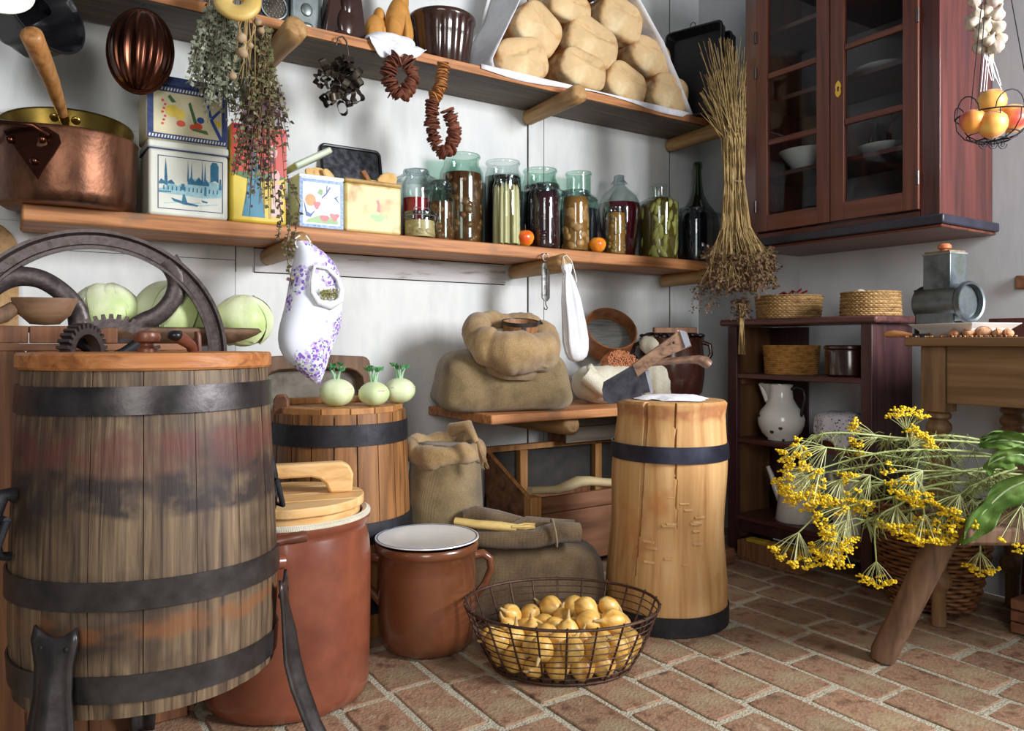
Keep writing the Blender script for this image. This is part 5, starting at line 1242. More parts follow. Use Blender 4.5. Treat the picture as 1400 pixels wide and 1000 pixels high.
# black roasting trays standing in the corner
def tray(label,pts,y0,yaw,dep,ring=False):
    t=thing('roasting_tray',label,'tray',(atD(pts[0][0],pts[0][1],pts[0][2]).x,0,Z2)) if False else None
p0=atD(908,100,3.42); p1=atD(984,100,3.26)
def rtray(label,p0,p1,ztop,off,ring):
    dx=(Vector((p1.x,p1.y,0))-Vector((p0.x,p0.y,0))); Lw=dx.length; yaw=math.atan2(dx.y,dx.x)
    nrm=Vector((-dx.y,dx.x,0)).normalized()
    t=thing('roasting_tray',label,'tray',(p0.x+nrm.x*off,p0.y+nrm.y*off,Z2),rot=(math.radians(-4),0,yaw)); h=ztop-Z2
    obj('tray_floor',G().prism(rrect(0,Lw,0,h,.02),.030,.034),m_black,t)
    out=rrect(0,Lw,0,h,.02); inn=rrect(.022,Lw-.022,.022,h-.022,.012)
    n=len(out); vs=[(x,0,z) for x,z in out]+[(x,.034,z) for x,z in out]+[(x,.028,z) for x,z in inn]+[(x,-.002,z) for x,z in rrect(.006,Lw-.006,.006,h-.006,.016)]
    g=G().add(vs,[(i,(i+1)%n,(i+1)%n+n,i+n) for i in range(n)]+[(i+3*n,i+2*n,(i+1)%n+2*n,(i+1)%n+3*n) for i in range(n)]+[(i,i+3*n,(i+1)%n+3*n,(i+1)%n) for i in range(n)])
    obj('tray_wall',g,m_black,t,sharp=40)
    P=[(x,-.004,z) for x,z in out]; obj('rolled_rim',G().tube(P+[P[0]],.0055,8,cap=False),m_black,t)
    if ring: obj('hanging_ring',G().ring((Lw*.48,0,h+.014),.012,.012,.0018,20,6).mat(TR((Lw*.48,0,h+.014))@R('X',90)@TR((-Lw*.48,0,-h-.014))),m_iron,t)
    return t
zt1=atD(950,30,3.3).z
rtray('black enamel roasting tray with hanging ring standing upright beside the loaves',p0,p1,zt1,0,True)
rtray('second black tray standing behind the ringed roasting tray',p0+Vector((.06,.02,0)),p1+Vector((.035,.01,0)),zt1-.02,.050,False)
# dark fluted ceramic mould
m_choc=M('dark_brown_glaze',[(42,26,22),(66,42,34)],8,.22,coat=.6)
fc=thing('fluted_mould','dark brown fluted ceramic baking mould left of the bread sheet','mould',(atY(604,60,2.46).x,2.46,Z2))
rr_=.5*(sx(645,2.46,50)-sx(563,2.46,50))*.98; hh_=sz(604,27,2.46)-Z2
obj('body',G().lathe([(0,0),(rr_*.74,0),(rr_*.80,.008),(rr_*.93,hh_*.6),(rr_*.97,hh_*.86),(rr_*1.02,hh_*.9),(rr_*1.03,hh_*.97),(rr_*.99,hh_),(rr_*.93,hh_*.96),(rr_*.7,.02),(0,.015)],120,fn=lambda a,z,r:r*(1-(.055*(abs(math.sin(9*a))**.6*-1+1) if z<hh_*.87 and r>rr_*.7 else 0))),m_choc,fc,sharp=60)
# wax/lamb cakes on white cloth
wc=thing('white_napkin','crumpled white napkin under the cakes hanging over the upper shelf edge','cloth',(atY(535,60,2.40).x,2.40,Z2))
def nap(a_,b_):
    x=-.11+.20*a_; 
    if b_<.35:
        f=1-b_/.35; return (x+.01*math.sin(a_*9),-.070-.008*math.sin(a_*14)*f,.004-(.045+.03*math.sin(a_*4+.5)+.012*math.sin(a_*17))*f*math.sin(PI*min(1,max(0,a_)))**.4)
    f=(b_-.35)/.65; return (x,-.068+.20*f,.004+.02*math.sin(f*3)*0+.010*abs(math.sin(a_*12+f*3))*(1-f))
obj('napkin_fold',G().grid(nap,44,26).wob(.006,26,3),m_linen,wc,solid=.003,sharp=80)
obj('napkin_bulge',G().ell((-.02,-.04,.018),.09,.035,.026,30,14).wob(.014,18,6),m_linen,wc,sharp=80)
m_cake=M('golden_cake',[(176,116,44),(204,148,72)],20,.7,bump=.5)
def cake(px,w_,h_,label,y,seed):
    c=atY(px,40,y); t=thing('figure_cake',label,'cake',(c.x,y,Z2+.012),random.uniform(-.3,.3))
    g=G().ell((0,0,h_*.42),w_,w_*.75,h_*.45,30,20).wob(.010,12,seed); obj('body',g,m_cake,t,sharp=80)
    obj('neck_and_head',G().ell((w_*.25,0,h_*.85),w_*.55,w_*.5,h_*.26,24,14).wob(.008,16,seed+2),m_cake,t,sharp=80)
    obj('haunch',G().ell((-w_*.45,-w_*.4,h_*.3),w_*.5,w_*.4,h_*.3,20,12).wob(.006,16,seed+3),m_cake,t,sharp=80)
    obj('foreleg',G().tube([(w_*.3,-w_*.55,h_*.55),(w_*.35,-w_*.75,h_*.25),(w_*.3,-w_*.85,.004)],[w_*.22,w_*.20,w_*.16],12).wob(.003,20,seed),m_cake,t,sharp=80)
    return t
cake(514,.045,.15,'golden moulded cake on the napkin beside the black mould',2.47,3)
cake(545,.050,.24,'taller golden moulded cake on the napkin beside the fluted dish',2.45,5)
# black chocolate mould
def tapered(name,label,pxl,pxr,pyb,y,h,m,top=.75,d_=.06,cat='mould'):
    x0_=sx(pxl,y,pyb);x1_=sx(pxr,y,pyb);w=(x1_-x0_)/2
    t=thing(name,label,cat,((x0_+x1_)/2,y,Z2)); pts=[(-w,0),(w,0),(w*top,h),(-w*top,h)]
    vs=[(x,0,z) for x,z in pts]+[(x*.98,d_,z) for x,z in pts]
    obj('body',G().add(vs,[(0,1,2,3),(7,6,5,4),(0,4,5,1),(1,5,6,2),(2,6,7,3),(3,7,4,0)]),m,t,bevel=.006)
    return t,w
mb,w=tapered('cake_mould','glossy black tapered figure mould beside the golden cakes',443,503,58,2.40,.22,m_choc,.62,.075)
obj('relief',G().ell((0,-.002,.06),.030,.012,.05,20,12).ell((.004,-.002,.13),.022,.012,.05,20,12).ell((-.012,-.004,.018),.03,.010,.016,16,8),m_choc,mb,sharp=80)
obj('foot_band',G().box(-w*1.02,w*1.02,-.004,.078,0,.010),m_choc,mb,bevel=.003)
mt_,w=tapered('tin_mould','grey embossed tin mould beside the round coffee box',397,441,30,2.44,.24,m_tin,.96,.06)
for s_ in (-1,1): obj('rib',G().box(s_*w*.82-.002,s_*w*.82+.002,-.004,0,.0,.22),m_tin,mt_)
obj('relief',G().ell((0,0,.09),.02,.006,.022,16,8).ell((0,0,.15),.028,.006,.02,16,8).ell((0,0,.04),.022,.006,.01,16,8),m_tin,mt_,sharp=80)
cf,w=tapered('black_box','black box with a pierced round metal grille at the upper shelf peg',352,396,25,2.44,.20,m_black,1.0,.09,'box')
gc_=.075
obj('grille_ring',G().ring((0,0,0),.040,.040,.004,32,8,TR((0,-.003,gc_))@R('X',90)),m_tin,cf)
gr_=obj('grille',G().lathe([(0,.003),(.038,.002),(.038,0),(0,0)],32,TR((0,0,gc_))@R('X',90)),m_oldtin,cf)
for ring_,cnt in ((.012,6),(.022,12),(.032,18)):
    g=G()
    for i in range(cnt): a_=2*PI*i/cnt; g.ell((ring_*math.cos(a_),-.0045,gc_+ring_*math.sin(a_)),.0022,.0015,.0022,6,4)
    obj('stud',g,m_tin,gr_)
props(obj('brown_jug',G().lathe([(0,0),(.05,0),(.07,.03),(.07,.10),(.05,.14),(0,.14)],40),m_choc,loc=(atY(262,0,2.46).x,2.46,Z2)),'dark brown squat jar on the upper shelf above the herbs','jar')

# ---------------------------------------------------------------- things hung from the upper shelf
# copper jelly mould
jm=thing('jelly_mould','oval fluted dark copper mould hanging from the upper shelf edge','mould',atY(197,14,2.335),rot=(math.radians(0),math.radians(4),math.radians(-14)))
zc=atY(195,69,2.32).z-jm.location.z; ww=.5*(sx(238,2.32,70)-sx(152,2.32,70)); hz=.5*(atY(195,13,2.32).z-atY(195,125,2.32).z)
g=G()
def mould(a_,b_):
    lo=PI*(a_-.5)*.98; la=PI*(b_-.5)*.98; fl=1+.085*math.cos(lo*14)*math.cos(la)**.6
    return Vector((ww*math.sin(lo)*math.cos(la),-.062*math.cos(lo)*math.cos(la)*fl-.006,zc+hz*math.sin(la)))
g.grid(mould,160,40); obj('fluted_shell',g,m_jelly,jm,sharp=80)
P=[(ww*1.02*math.cos(2*PI*i/48),-.006,zc+hz*1.02*math.sin(2*PI*i/48)) for i in range(49)]
obj('rim',G().tube(P,.006,8,cap=False),m_jelly,jm)
obj('hanging_loop',G().ring((0,0,0),.010,.010,.0022,16,6,TR((0,-.004,zc+hz+.012))@R('X',90)),m_blackiron,jm)
# black bundt tin
bd_=thing('bundt_tin','black round fluted bundt tin hanging at the top left corner','mould',atD(60,10,1.95),rot=(math.radians(74),0,math.radians(40)))
R_=.115
def bfl(a_,z,r): return r*(1+(.045*math.sin(10*a_+z*20) if .3*R_<r<.97*R_ else 0))
obj('body',G().lathe([(.18*R_,.0),(.20*R_,-.08),(.36*R_,-.105),(.62*R_,-.108),(.80*R_,-.08),(.95*R_,-.01),(1.0*R_,.004),(1.05*R_,.004),(1.05*R_,0),(.97*R_,-.016),(.84*R_,-.088),(.62*R_,-.114),(.34*R_,-.111),(.17*R_,-.08),(.15*R_,0)],100,fn=bfl),m_black,bd_,sharp=60)
obj('hanging_strap',G().box(-.012,.012,R_*.95,R_*1.35,0,.002),m_blackiron,bd_)
# white lamp shade at the very corner
ls=thing('enamel_basin','white enamel bowl rim hanging at the extreme top left corner','bowl',atD(-34,-40,1.7),rot=(math.radians(60),0,math.radians(20)))
obj('bowl_body',G().lathe([(0,.03),(.06,.026),(.105,.006),(.118,0),(.119,.003),(.106,.010),(.062,.031),(0,.035)],48),m_white,ls)
# cookie cutters on a hook
cc_=thing('cutter_bunch','bunch of tarnished tin biscuit cutters on a wire hook','cutters',atY(466,56,2.33))
obj('hook',G().tube([(-.018,-.006,-.02),(-.012,-.010,.004),(.0,-.012,.010),(.014,-.010,.0),(.022,-.008,-.04),(.022,-.006,-.075)],.0028,7),m_oldtin,cc_,sharp=80)
random.seed(5)
def cutter(c,rad__,lobes,dep,e):
    n=lobes*6; P=[]
    for i in range(n):
        a_=2*PI*i/n; r=rad__*(1+.28*math.cos(lobes*a_)); P.append((r*math.cos(a_),r*math.sin(a_)))
    mm=TR(c)@Euler(e).to_matrix().to_4x4(); vs=[(x,y,-dep) for x,y in P]+[(x,y,dep) for x,y in P]+[(x*.96,y*.96,dep) for x,y in P]+[(x*.96,y*.96,-dep) for x,y in P]
    return G().add(vs,[(i,(i+1)%n,(i+1)%n+n,i+n) for i in range(n)]+[(i+n,(i+1)%n+n,(i+1)%n+2*n,i+2*n) for i in range(n)]+[(i+2*n,(i+1)%n+2*n,(i+1)%n+3*n,i+3*n) for i in range(n)],mm)
for px,py,rd,lb_ in ((445,92,.020,6),(452,108,.022,5),(462,98,.020,4),(478,100,.024,3),(484,118,.024,8),(448,136,.018,4),(470,120,.020,5),(468,148,.016,2),(488,132,.018,3),(458,122,.018,6),(474,84,.016,4),(440,108,.020,7),(470,104,.024,9),(456,132,.02,3),(478,134,.02,5),(466,92,.022,6),(486,104,.020,2)):
    c=atY(px,py,2.33-random.uniform(0,.03))-cc_.location; rd*=1.15
    obj('cutter',cutter(c,rd,lb_,.010,(random.uniform(-1.2,1.8),random.uniform(-.8,.8),random.uniform(-1,1))),m_oldtin,cc_,sharp=60)
# mushroom strings
m_dm=M('dried_mushroom',[(72,34,22),(112,58,38),(140,84,56)],30,.75,bump=.6,vary=.1); m_dm2=M('tan_dried_apple',[(150,92,44),(186,130,72)],30,.75,bump=.6)
def slicedring(name,label,path,m,m_b,sw,n,y=2.30,switch=0):
    t=thing(name,label,'garland',path[0])
    pts=[Vector(p) for p in path]; ln=[0]
    for a_,b_ in zip(pts,pts[1:]): ln.append(ln[-1]+(b_-a_).length)
    for i in range(n):
        s_=ln[-1]*(i+.5)/n; k_=max(j for j in range(len(ln)-1) if ln[j]<=s_); f=(s_-ln[k_])/(ln[k_+1]-ln[k_]); c=pts[k_].lerp(pts[k_+1],f); tn=(pts[k_+1]-pts[k_]).normalized()
        mm=TR(c-t.location+Vector([random.uniform(-.003,.003) for _ in range(3)]))@(tn+Vector([random.uniform(-.25,.25) for _ in range(3)])).to_track_quat('Z','X').to_matrix().to_4x4()
        w_=sw*random.uniform(.75,1.15)
        g=G().lathe([(0,-.002),(w_*.6,-.003),(w_,.000),(w_*1.04,.0035),(w_*.6,.003),(0,.0022)],14,mm,fn=lambda a,z,r:r*(1+.14*math.sin(2*a+i)+.05*math.sin(5*a+i*2))).wob(.0035,50,i)
        obj('dried_slice',g,m_b if i<switch else m,t,sharp=80)
    obj('string',G().tube([p-t.location for p in pts],.0012,5),m_burlap2,t)
    return t
def PY(lst,y=2.30): return [atY(px,py,y) for px,py in lst]
slicedring('mushroom_garland','short looped ring of dark dried mushrooms under the napkin',PY([(545,78),(534,88),(530,104),(537,122),(546,130),(558,124),(565,108),(562,92),(552,80)]),m_dm,m_dm,.023,64)
slicedring('mushroom_garland','long dried garland, tan at the top and dark brown looping below',PY([(606,86),(604,108),(600,124),(592,136),(590,160),(592,184),(600,206),(610,210),(618,200),(622,180),(616,160),(611,150)]),m_dm,m_dm2,.021,110,switch=30)
# ================================================================ right side: wall cupboard
m_mah=wood('dark_red_cupboard_wood',[(54,22,20),(82,36,31),(100,48,42)],'z',30,2,.35,.06,.25,coat=.5,dirt=((62,34,44),4,.55,.75))
m_mahx=wood('dark_red_rail_wood',[(54,22,20),(82,36,31),(100,48,42)],'y',30,2,.35,.06,.25,coat=.15)
m_door=wood('brown_door_frame_wood',[(76,40,30),(104,58,44),(120,72,54)],'z',34,2,.4,.06,.25)
m_doorx=wood('brown_door_rail_wood',[(76,40,30),(104,58,44),(120,72,54)],'y',34,2,.4,.06,.25)
m_mould=M('blackened_moulding',[(30,30,42),(48,48,62)],12,.35)
m_inside=M('cupboard_inside',[(126,114,118),(142,130,130)],6,.8)
XF=2.468; YL=atX(1020,330,XF).y; YR=atX(1286,292,XF).y; ZB=1.242; ZTOP=2.32
cp=thing('wall_cupboard','dark red wall cupboard with two glazed doors hung on the right wall','cupboard',(XF,YR,ZB))
def C(name,g,m,par=None,**k): return obj(name,g.shift(-cp.location),m,par or cp,**k)
XB=XW-.006
C('side_panel',G().box(XF+.012,XB,YR,YR+.020,ZB,ZTOP),m_mah,bevel=.002)
C('side_panel',G().box(XF+.012,XB,YL-.020,YL,ZB,ZTOP),m_mah,bevel=.002)
C('bottom_board',G().box(XF+.012,XB,YR+.021,YL-.021,ZB,ZB+.02),m_mahx)
C('back_panel',G().box(XB-.012,XB-.001,YR+.021,YL-.021,ZB+.02,ZTOP),m_inside)
C('top_board',G().box(XF,XB,YR,YL,ZTOP,ZTOP+.02),m_mahx)
for z in (1.50,1.79,2.06): C('inner_shelf',G().box(XF+.05,XB-.012,YR+.022,YL-.022,z,z+.016),m_mahx)
# face frame
yb=lambda px: atX(px,200,XF).y
C('face_stile',G().box(XF-.004,XF+.016,YR,yb(1259)-.001,ZB,ZTOP),m_mah,bevel=.002)
C('face_stile',G().box(XF-.004,XF+.016,yb(1037)+.001,YL,ZB,ZTOP),m_mah,bevel=.002)
C('face_rail',G().box(XF-.004,XF+.016,yb(1259),yb(1037),ZB,ZB+.035),m_mahx,bevel=.002)
# bottom moulding (front, and side return)
for z0_,z1_,o_ in ((ZB-.016,ZB+.014,.028),(ZB-.026,ZB-.016,.016)):
    C('base_moulding',G().box(XF-o_,XB,YR-o_*.8,YL,z0_,z1_),m_mould if z0_>ZB-.02 else m_doorx,bevel=.005)
def door(ya,yb_,rows,hinge,label):   # ya<yb_
    z0_=ZB+.040; z1_=ZTOP-.03; sw=.052; xf=XF-.016
    f=obj('door',G().box(xf,xf+.022,ya,ya+sw,z0_,z1_).box(xf,xf+.022,yb_-sw,yb_,z0_,z1_).shift(-cp.location),m_door,cp,label=label,bevel=.002)
    obj('bottom_rail',G().box(xf,xf+.0215,ya+sw,yb_-sw,z0_,z0_+.062).shift(-cp.location),m_doorx,f,bevel=.002)
    obj('top_rail',G().box(xf,xf+.0215,ya+sw,yb_-sw,z1_-.05,z1_).shift(-cp.location),m_doorx,f,bevel=.002)
    zz=[z0_+.062]+rows+[z1_-.05]
    for z in rows: obj('glazing_bar',G().box(xf+.003,xf+.018,ya+sw,yb_-sw,z-.011,z+.011).shift(-cp.location),m_doorx,f,bevel=.003)
    for a_,b_ in zip(zz,zz[1:]): obj('glass_pane',G().box(xf+.009,xf+.012,ya+sw-.002,yb_-sw+.002,a_+.009,b_-.009).shift(-cp.location),m_pane,f)
    yh=ya+.006 if hinge<0 else yb_-.006
    for z in (z0_+.10,z1_-.25,z0_+.62): obj('hinge',G().tube([(xf-.004,yh+hinge*.006,z-.022),(xf-.004,yh+hinge*.006,z+.022)],.005,8).shift(-cp.location),m_iron,f)
    return f
m_pane=glass('old_window_glass',(238,242,244),.010,.0)
zr=lambda px,py: atX(px,py,XF-.01).z
ym=yb(1138)
dL=door(ym+.002,yb(1037),[zr(1087,186),zr(1087,92)],1,'left glazed door')
dR=door(yb(1259),ym-.002,[zr(1193,157),zr(1193,51)],-1,'right glazed door with lock plate')
kx=XF-.0175; kc=atX(1146,122,kx)
g=G().prism([(-.008,-.022),(.0,-.030),(.008,-.022),(.012,-.010),(.009,0),(.012,.010),(.008,.022),(0,.030),(-.008,.022),(-.012,.010),(-.009,0),(-.012,-.010)],-.0015,.0015,TR(kc)@R('Z',-90))
obj('lock_plate',g.shift(-cp.location),m_gold,dR,label='gilt keyhole plate')
obj('keyhole',G().box(-.0025,.0025,-.0025,-.0014,-.008,.004,TR(kc)@R('Z',-90)).ell((0,-.002,.005),.004,.001,.004,10,6,TR(kc)@R('Z',-90)).shift(-cp.location),m_black,dR)
# crockery inside
def inner(name,label,px,py,x,prof,m,cat,z):
    c=atX(px,py,x); props(obj(name,G().lathe(prof,36),m,loc=(x,c.y,z)),label,cat)
inner('white_bowl','wide white bowl behind the middle pane of the left cupboard door',1105,160,2.62,[(0,.0),(.05,0),(.055,.006),(.105,.075),(.11,.08),(.10,.076),(.05,.01),(0,.01)],m_white,'bowl',1.516)
inner('white_dish','shallow pale dish in the right half of the cupboard beside the bottle',1210,165,2.62,[(0,.0),(.04,0),(.09,.03),(.094,.034),(.088,.034),(.04,.008),(0,.008)],m_white,'bowl',1.516)
inner('small_bottle','small clear bottle inside the cupboard behind the right door',1197,135,2.60,[(0,.0),(.022,0),(.024,.01),(.024,.06),(.01,.085),(.009,.13),(.012,.135),(0,.136)],gl_clear,'bottle',1.516)
inner('brown_jug','dark jug inside the cupboard near its right hinge side',1232,130,2.62,[(0,.0),(.035,0),(.05,.04),(.045,.09),(.03,.12),(.034,.14),(0,.14)],m_darkglaze,'jug',1.516)
inner('white_plate','white plate lying on the upper inner shelf behind the right door',1210,55,2.62,[(0,.0),(.05,0),(.10,.018),(.104,.020),(.098,.020),(.05,.004),(0,.004)],m_white,'plate',1.806)

# ---------------------------------------------------------------- low open cabinet in the corner
XC=2.52; YCL=2.165; YCR=1.535; XCB=2.775
m_cab=wood('plum_cabinet_wood',[(48,28,30),(68,40,42),(82,54,54)],'z',30,2,.42,.06,.25)
m_cabin=wood('cabinet_inner_wood',[(82,54,34),(112,78,50),(130,94,62)],'z',18,2,.6,.08,.3)
m_cabs=wood('cabinet_shelf_wood',[(60,34,34),(86,50,48),(110,74,62)],'y',30,2,.42,.06,.25)
cb2=thing('open_cabinet','low plum-brown open shelf cabinet standing against the right wall','cabinet',(XC,YCR,0))
def K(name,g,m,**k): return obj(name,g.shift(-cb2.location),m,cb2,**k)
ztc=.948
K('top_board',G().box(XC-.028,XCB,YCR-.03,YCL+.03,ztc-.026,ztc),m_cabs,bevel=.008)
for y0_,y1_,n_ in ((YCR,YCR+.022,'side_panel'),(YCL-.022,YCL,'side_panel')):
    K(n_,G().box(XC+.002,XCB,y0_,y1_,0,ztc-.028),m_cab,bevel=.002)
K('inner_lining',G().box(XC+.02,XCB-.03,YCL-.025,YCL-.0225,.05,ztc-.03),m_cabin)
K('face_stile',G().box(XC-.006,XC+.016,YCL-.045,YCL+.002,0,ztc-.028),m_cab,bevel=.002)
K('face_stile',G().box(XC-.006,XC+.016,YCR-.002,YCR+.040,0,ztc-.028),m_cab,bevel=.002)
CZ=[.728,.465,.150]
for z in CZ: K('shelf_board',G().box(XC+.0,XCB-.002,YCR+.023,YCL-.026,z-.020,z),m_cabs,bevel=.003)
K('back_strip',G().box(XCB-.012,XCB-.002,YCL-.20,YCL-.026,.05,ztc-.03),m_cab)
K('back_strip',G().box(XCB-.012,XCB-.002,YCR+.024,YCR+.10,.05,.45),m_cabin)
for z in CZ: K('shelf_cleat',G().box(XC+.03,XCB-.03,YCL-.045,YCL-.0255,z-.045,z-.021),m_cabin,bevel=.002)
K('front_toe_rail',G().box(XC+.016,XC+.03,YCR+.04,YCL-.045,.085,.128),m_cab)
# woven baskets
m_cane=M('woven_cane',[(120,88,50),(168,132,84),(190,154,104)],30,.55,vary=.05); m_cane2=M('golden_cane',[(136,92,40),(184,136,72),(200,156,92)],30,.5); m_caned=M('dark_cane_core',[(60,42,26),(84,60,38)],30,.7)
def coil(name,label,loc,r0,r1,h,m,rows,nst,thk=.0034,amp=.0034,oval=1.0,yaw=0):
    t=thing(name,label,'basket',loc,yaw)
    g=G().lathe([(0,.002),(r0-.004,.002),(r1-.004,h-.003),(r1-.012,h-.003),(r0-.010,.008),(0,.008)],48); g.v=[Vector((v.x,v.y*oval,v.z)) for v in g.v]
    obj('core',g,m_caned,t)
    for k_ in range(rows):
        z=thk+(h-2*thk)*k_/(rows-1); r=r0+(r1-r0)*(z/h)
        n=nst*3; P=[]
        for i in range(n+1):
            a=2*PI*i/n; rr=r+amp*math.cos(nst*a+ (PI if k_%2 else 0)); P.append((rr*math.cos(a),rr*math.sin(a)*oval,z))
        obj('weave_row',G().tube(P,thk*.98 if k_<rows-1 else thk*1.2,4,cap=False),m,t,sharp=80)
    return t
def cabc(px,x,z): p=atX(px,480,x); return (x,p.y,z)
coil('cane_basket','larger round cane basket with red chillies on top of the cabinet',cabc(1078,2.63,ztc),.118,.126,.092,m_cane,13,44,.0036)
coil('cane_basket','smaller round cane basket near the right end of the cabinet top',cabc(1190,2.63,ztc),.100,.096,.088,m_cane,13,40,.0034)
coil('cane_basket','golden twill cane basket on the uppermost cabinet shelf',cabc(1082,2.63,CZ[0]),.098,.106,.115,m_cane2,15,30,.0039,.0018)
g=G()
c0=Vector(cabc(1085,2.63,ztc+.088))
for i in range(7):
    a_=random.uniform(0,6); b_=Vector((math.cos(a_)*.02,math.sin(a_)*.03,.006+random.random()*.012)); 
    g.tube([c0+b_,c0+b_*1.4+Vector((.01,.015*math.cos(i),.008)),c0+b_+Vector((.0,.04*math.cos(i),.004))],[.004,.0035,.001],6)
props(obj('chillies',g,M('red_chilli',[(132,28,30),(164,44,40)],20,.35)),'dried red chillies peeping over the rim of the larger cane basket','chillies',kind='stuff')
pe=Vector(cabc(1176,2.63,ztc+.088)); props(obj('egg',G().ell((0,0,0),.022,.022,.020,16,10),m_cream,loc=tuple(pe+Vector((0,0,-.006)))),'pale rounded object showing above the smaller cane basket','egg')
# brown pot
pb=thing('glazed_pot','small dark brown glazed pot beside the golden basket in the cabinet','pot',cabc(1159,2.62,CZ[0]))
obj('body',G().lathe([(0,0),(.070,0),(.078,.008),(.080,.09),(.078,.098),(.084,.104),(.084,.112),(.078,.116),(.072,.108),(.070,.02),(0,.012)],48),m_darkglaze,pb)
# enamel pitcher
m_chip=M('chipped_spot',[(26,24,26),(44,40,40)],20,.6)
def pitcher(name,label,loc,S_,prof,m,spoutm,yaw,handle_m,chips=True,cat='jug',spout=None):
    t=thing(name,label,cat,loc,yaw)
    def fn(a,z,r):
        if spout: return r
        k_=max(0,math.cos(a-PI))**10*max(0,(z-.17)/.06)
        return r+k_*.055
    g=G().lathe([(r*S_,z*S_) for r,z in prof],64,fn=lambda a,z,r:r+max(0,math.cos(a-PI))**14*max(0,(z/S_-.165)/.065)*.055*S_)
    obj('body',g,m,t,sharp=70)
    return t
pi=thing('enamel_pitcher','bulbous white enamel pitcher with black chips and black handle','jug',cabc(1068,2.60,CZ[1]),math.radians(97))
prof=[(0,0),(.052,0),(.056,.004),(.056,.010),(.075,.030),(.088,.060),(.090,.085),(.080,.115),(.060,.140),(.047,.165),(.043,.195),(.046,.222),(.044,.222),(.041,.195),(.044,.166)]
obj('body',G().lathe(prof,64,fn=lambda a,z,r:r+(max(0,math.cos(a))**12*max(0,(z-.155)/.067)**1.5*.052)),m_white,pi,sharp=70)
obj('spout',G().tube([(.058,0,.150),(.074,0,.185),(.090,0,.222)],[.014,.013,.012],12,flat=.8),m_white,pi,sharp=70)
obj('handle',G().tube([(-.044,0,.205),(-.072,0,.216),(-.098,0,.205),(-.102,0,.17),(-.092,0,.13),(-.085,0,.10)],.0065,10),m_black,pi,sharp=70,label='black curved handle')
for az,z_ in ((-20,.09),(-78,.042),(-112,.055),(-60,.012),(-95,.012)):
    a_=math.radians(az); 
    rr=next(r0+(r1-r0)*(z_-z0)/(z1-z0) for (r0,z0),(r1,z1) in zip(prof,prof[1:]) if z0<=z_<=z1 and z1>z0)
    # spots face the room: measured in the pitcher's own turn
    b_=a_+math.radians(-7-97+90+97)
    d_=Vector((-math.cos(math.radians(az+90)),0,0))
for wy,z_,r_ in ((.050,.095,.008),(-.015,.040,.009),(-.050,.056,.008),(.03,.008,.006),(-.04,.006,.006)):
    rr=next(r0+(r1-r0)*(z_-z0)/(z1-z0) for (r0,z0),(r1,z1) in zip(prof,prof[1:]) if z0<=z_<=z1 and z1>z0)
    wx=-math.sqrt(max(1e-5,rr*rr-wy*wy)); p_=R('Z',-97)@Vector((wx,wy,z_)); n_=Vector((p_.x,p_.y,0)).normalized()
    obj('enamel_chip',G().lathe([(0,.0018),(r_*.8,.0012),(r_,-.001)],12,TR(p_)@n_.to_track_quat('Z','Y').to_matrix().to_4x4()),m_chip,pi)
# bowl tied with a floral cloth
m_print2=M('blue_sprig_cotton',[(206,204,212),(214,212,220)],10,.9)
nt=m_print2.node_tree; N=nt.nodes.new; L=nt.links.new; bs=nt.nodes['Principled BSDF']; tc=N('ShaderNodeTexCoord'); v=N('ShaderNodeTexVoronoi'); v.inputs['Scale'].default_value=90; L(tc.outputs['Object'],v.inputs['Vector'])
m1=N('ShaderNodeMath'); m1.operation='LESS_THAN'; m1.inputs[1].default_value=.27; L(v.outputs['Distance'],m1.inputs[0]); mx=N('ShaderNodeMix'); mx.data_type='RGBA'; L(m1.outputs[0],mx.inputs[0]); mx.inputs[6].default_value=lin((210,208,216)); mx.inputs[7].default_value=lin((70,72,120)); L(mx.outputs[2],bs.inputs['Base Color'])
cl=cabc(1150,2.60,CZ[1])
bo=thing('clay_pot','reddish clay pot under a sprigged cloth in the cabinet beside the pitcher','pot',cl)
obj('body',G().lathe([(0,0),(.055,0),(.060,.006),(.078,.10),(.082,.115),(.076,.115),(.056,.01),(0,.01)],48),m_redglaze,bo)
g=G().lathe([(0,.130),(.05,.130),(.084,.122),(.088,.112),(.086,.085),(.090,.070)],72,fn=lambda a,z,r:r*(1+(.05*math.sin(7*a)+.03*math.sin(13*a))*(1 if z<.12 else .2))); 
g.v=[Vector((p.x,p.y,p.z-(.07*max(0,math.cos(math.atan2(p.y,p.x)-math.radians(215)))**6 if p.z<.1 else 0)-(.05*max(0,math.cos(math.atan2(p.y,p.x)-math.radians(150)))**8 if p.z<.1 else 0))) for p in g.v]
ct_=obj('pot_cloth',g.wob(.005,18,3),m_print2,loc=cl,solid=.002,sharp=80); props(ct_,'white cloth with small blue sprigs draped over the clay pot in the cabinet','cloth')
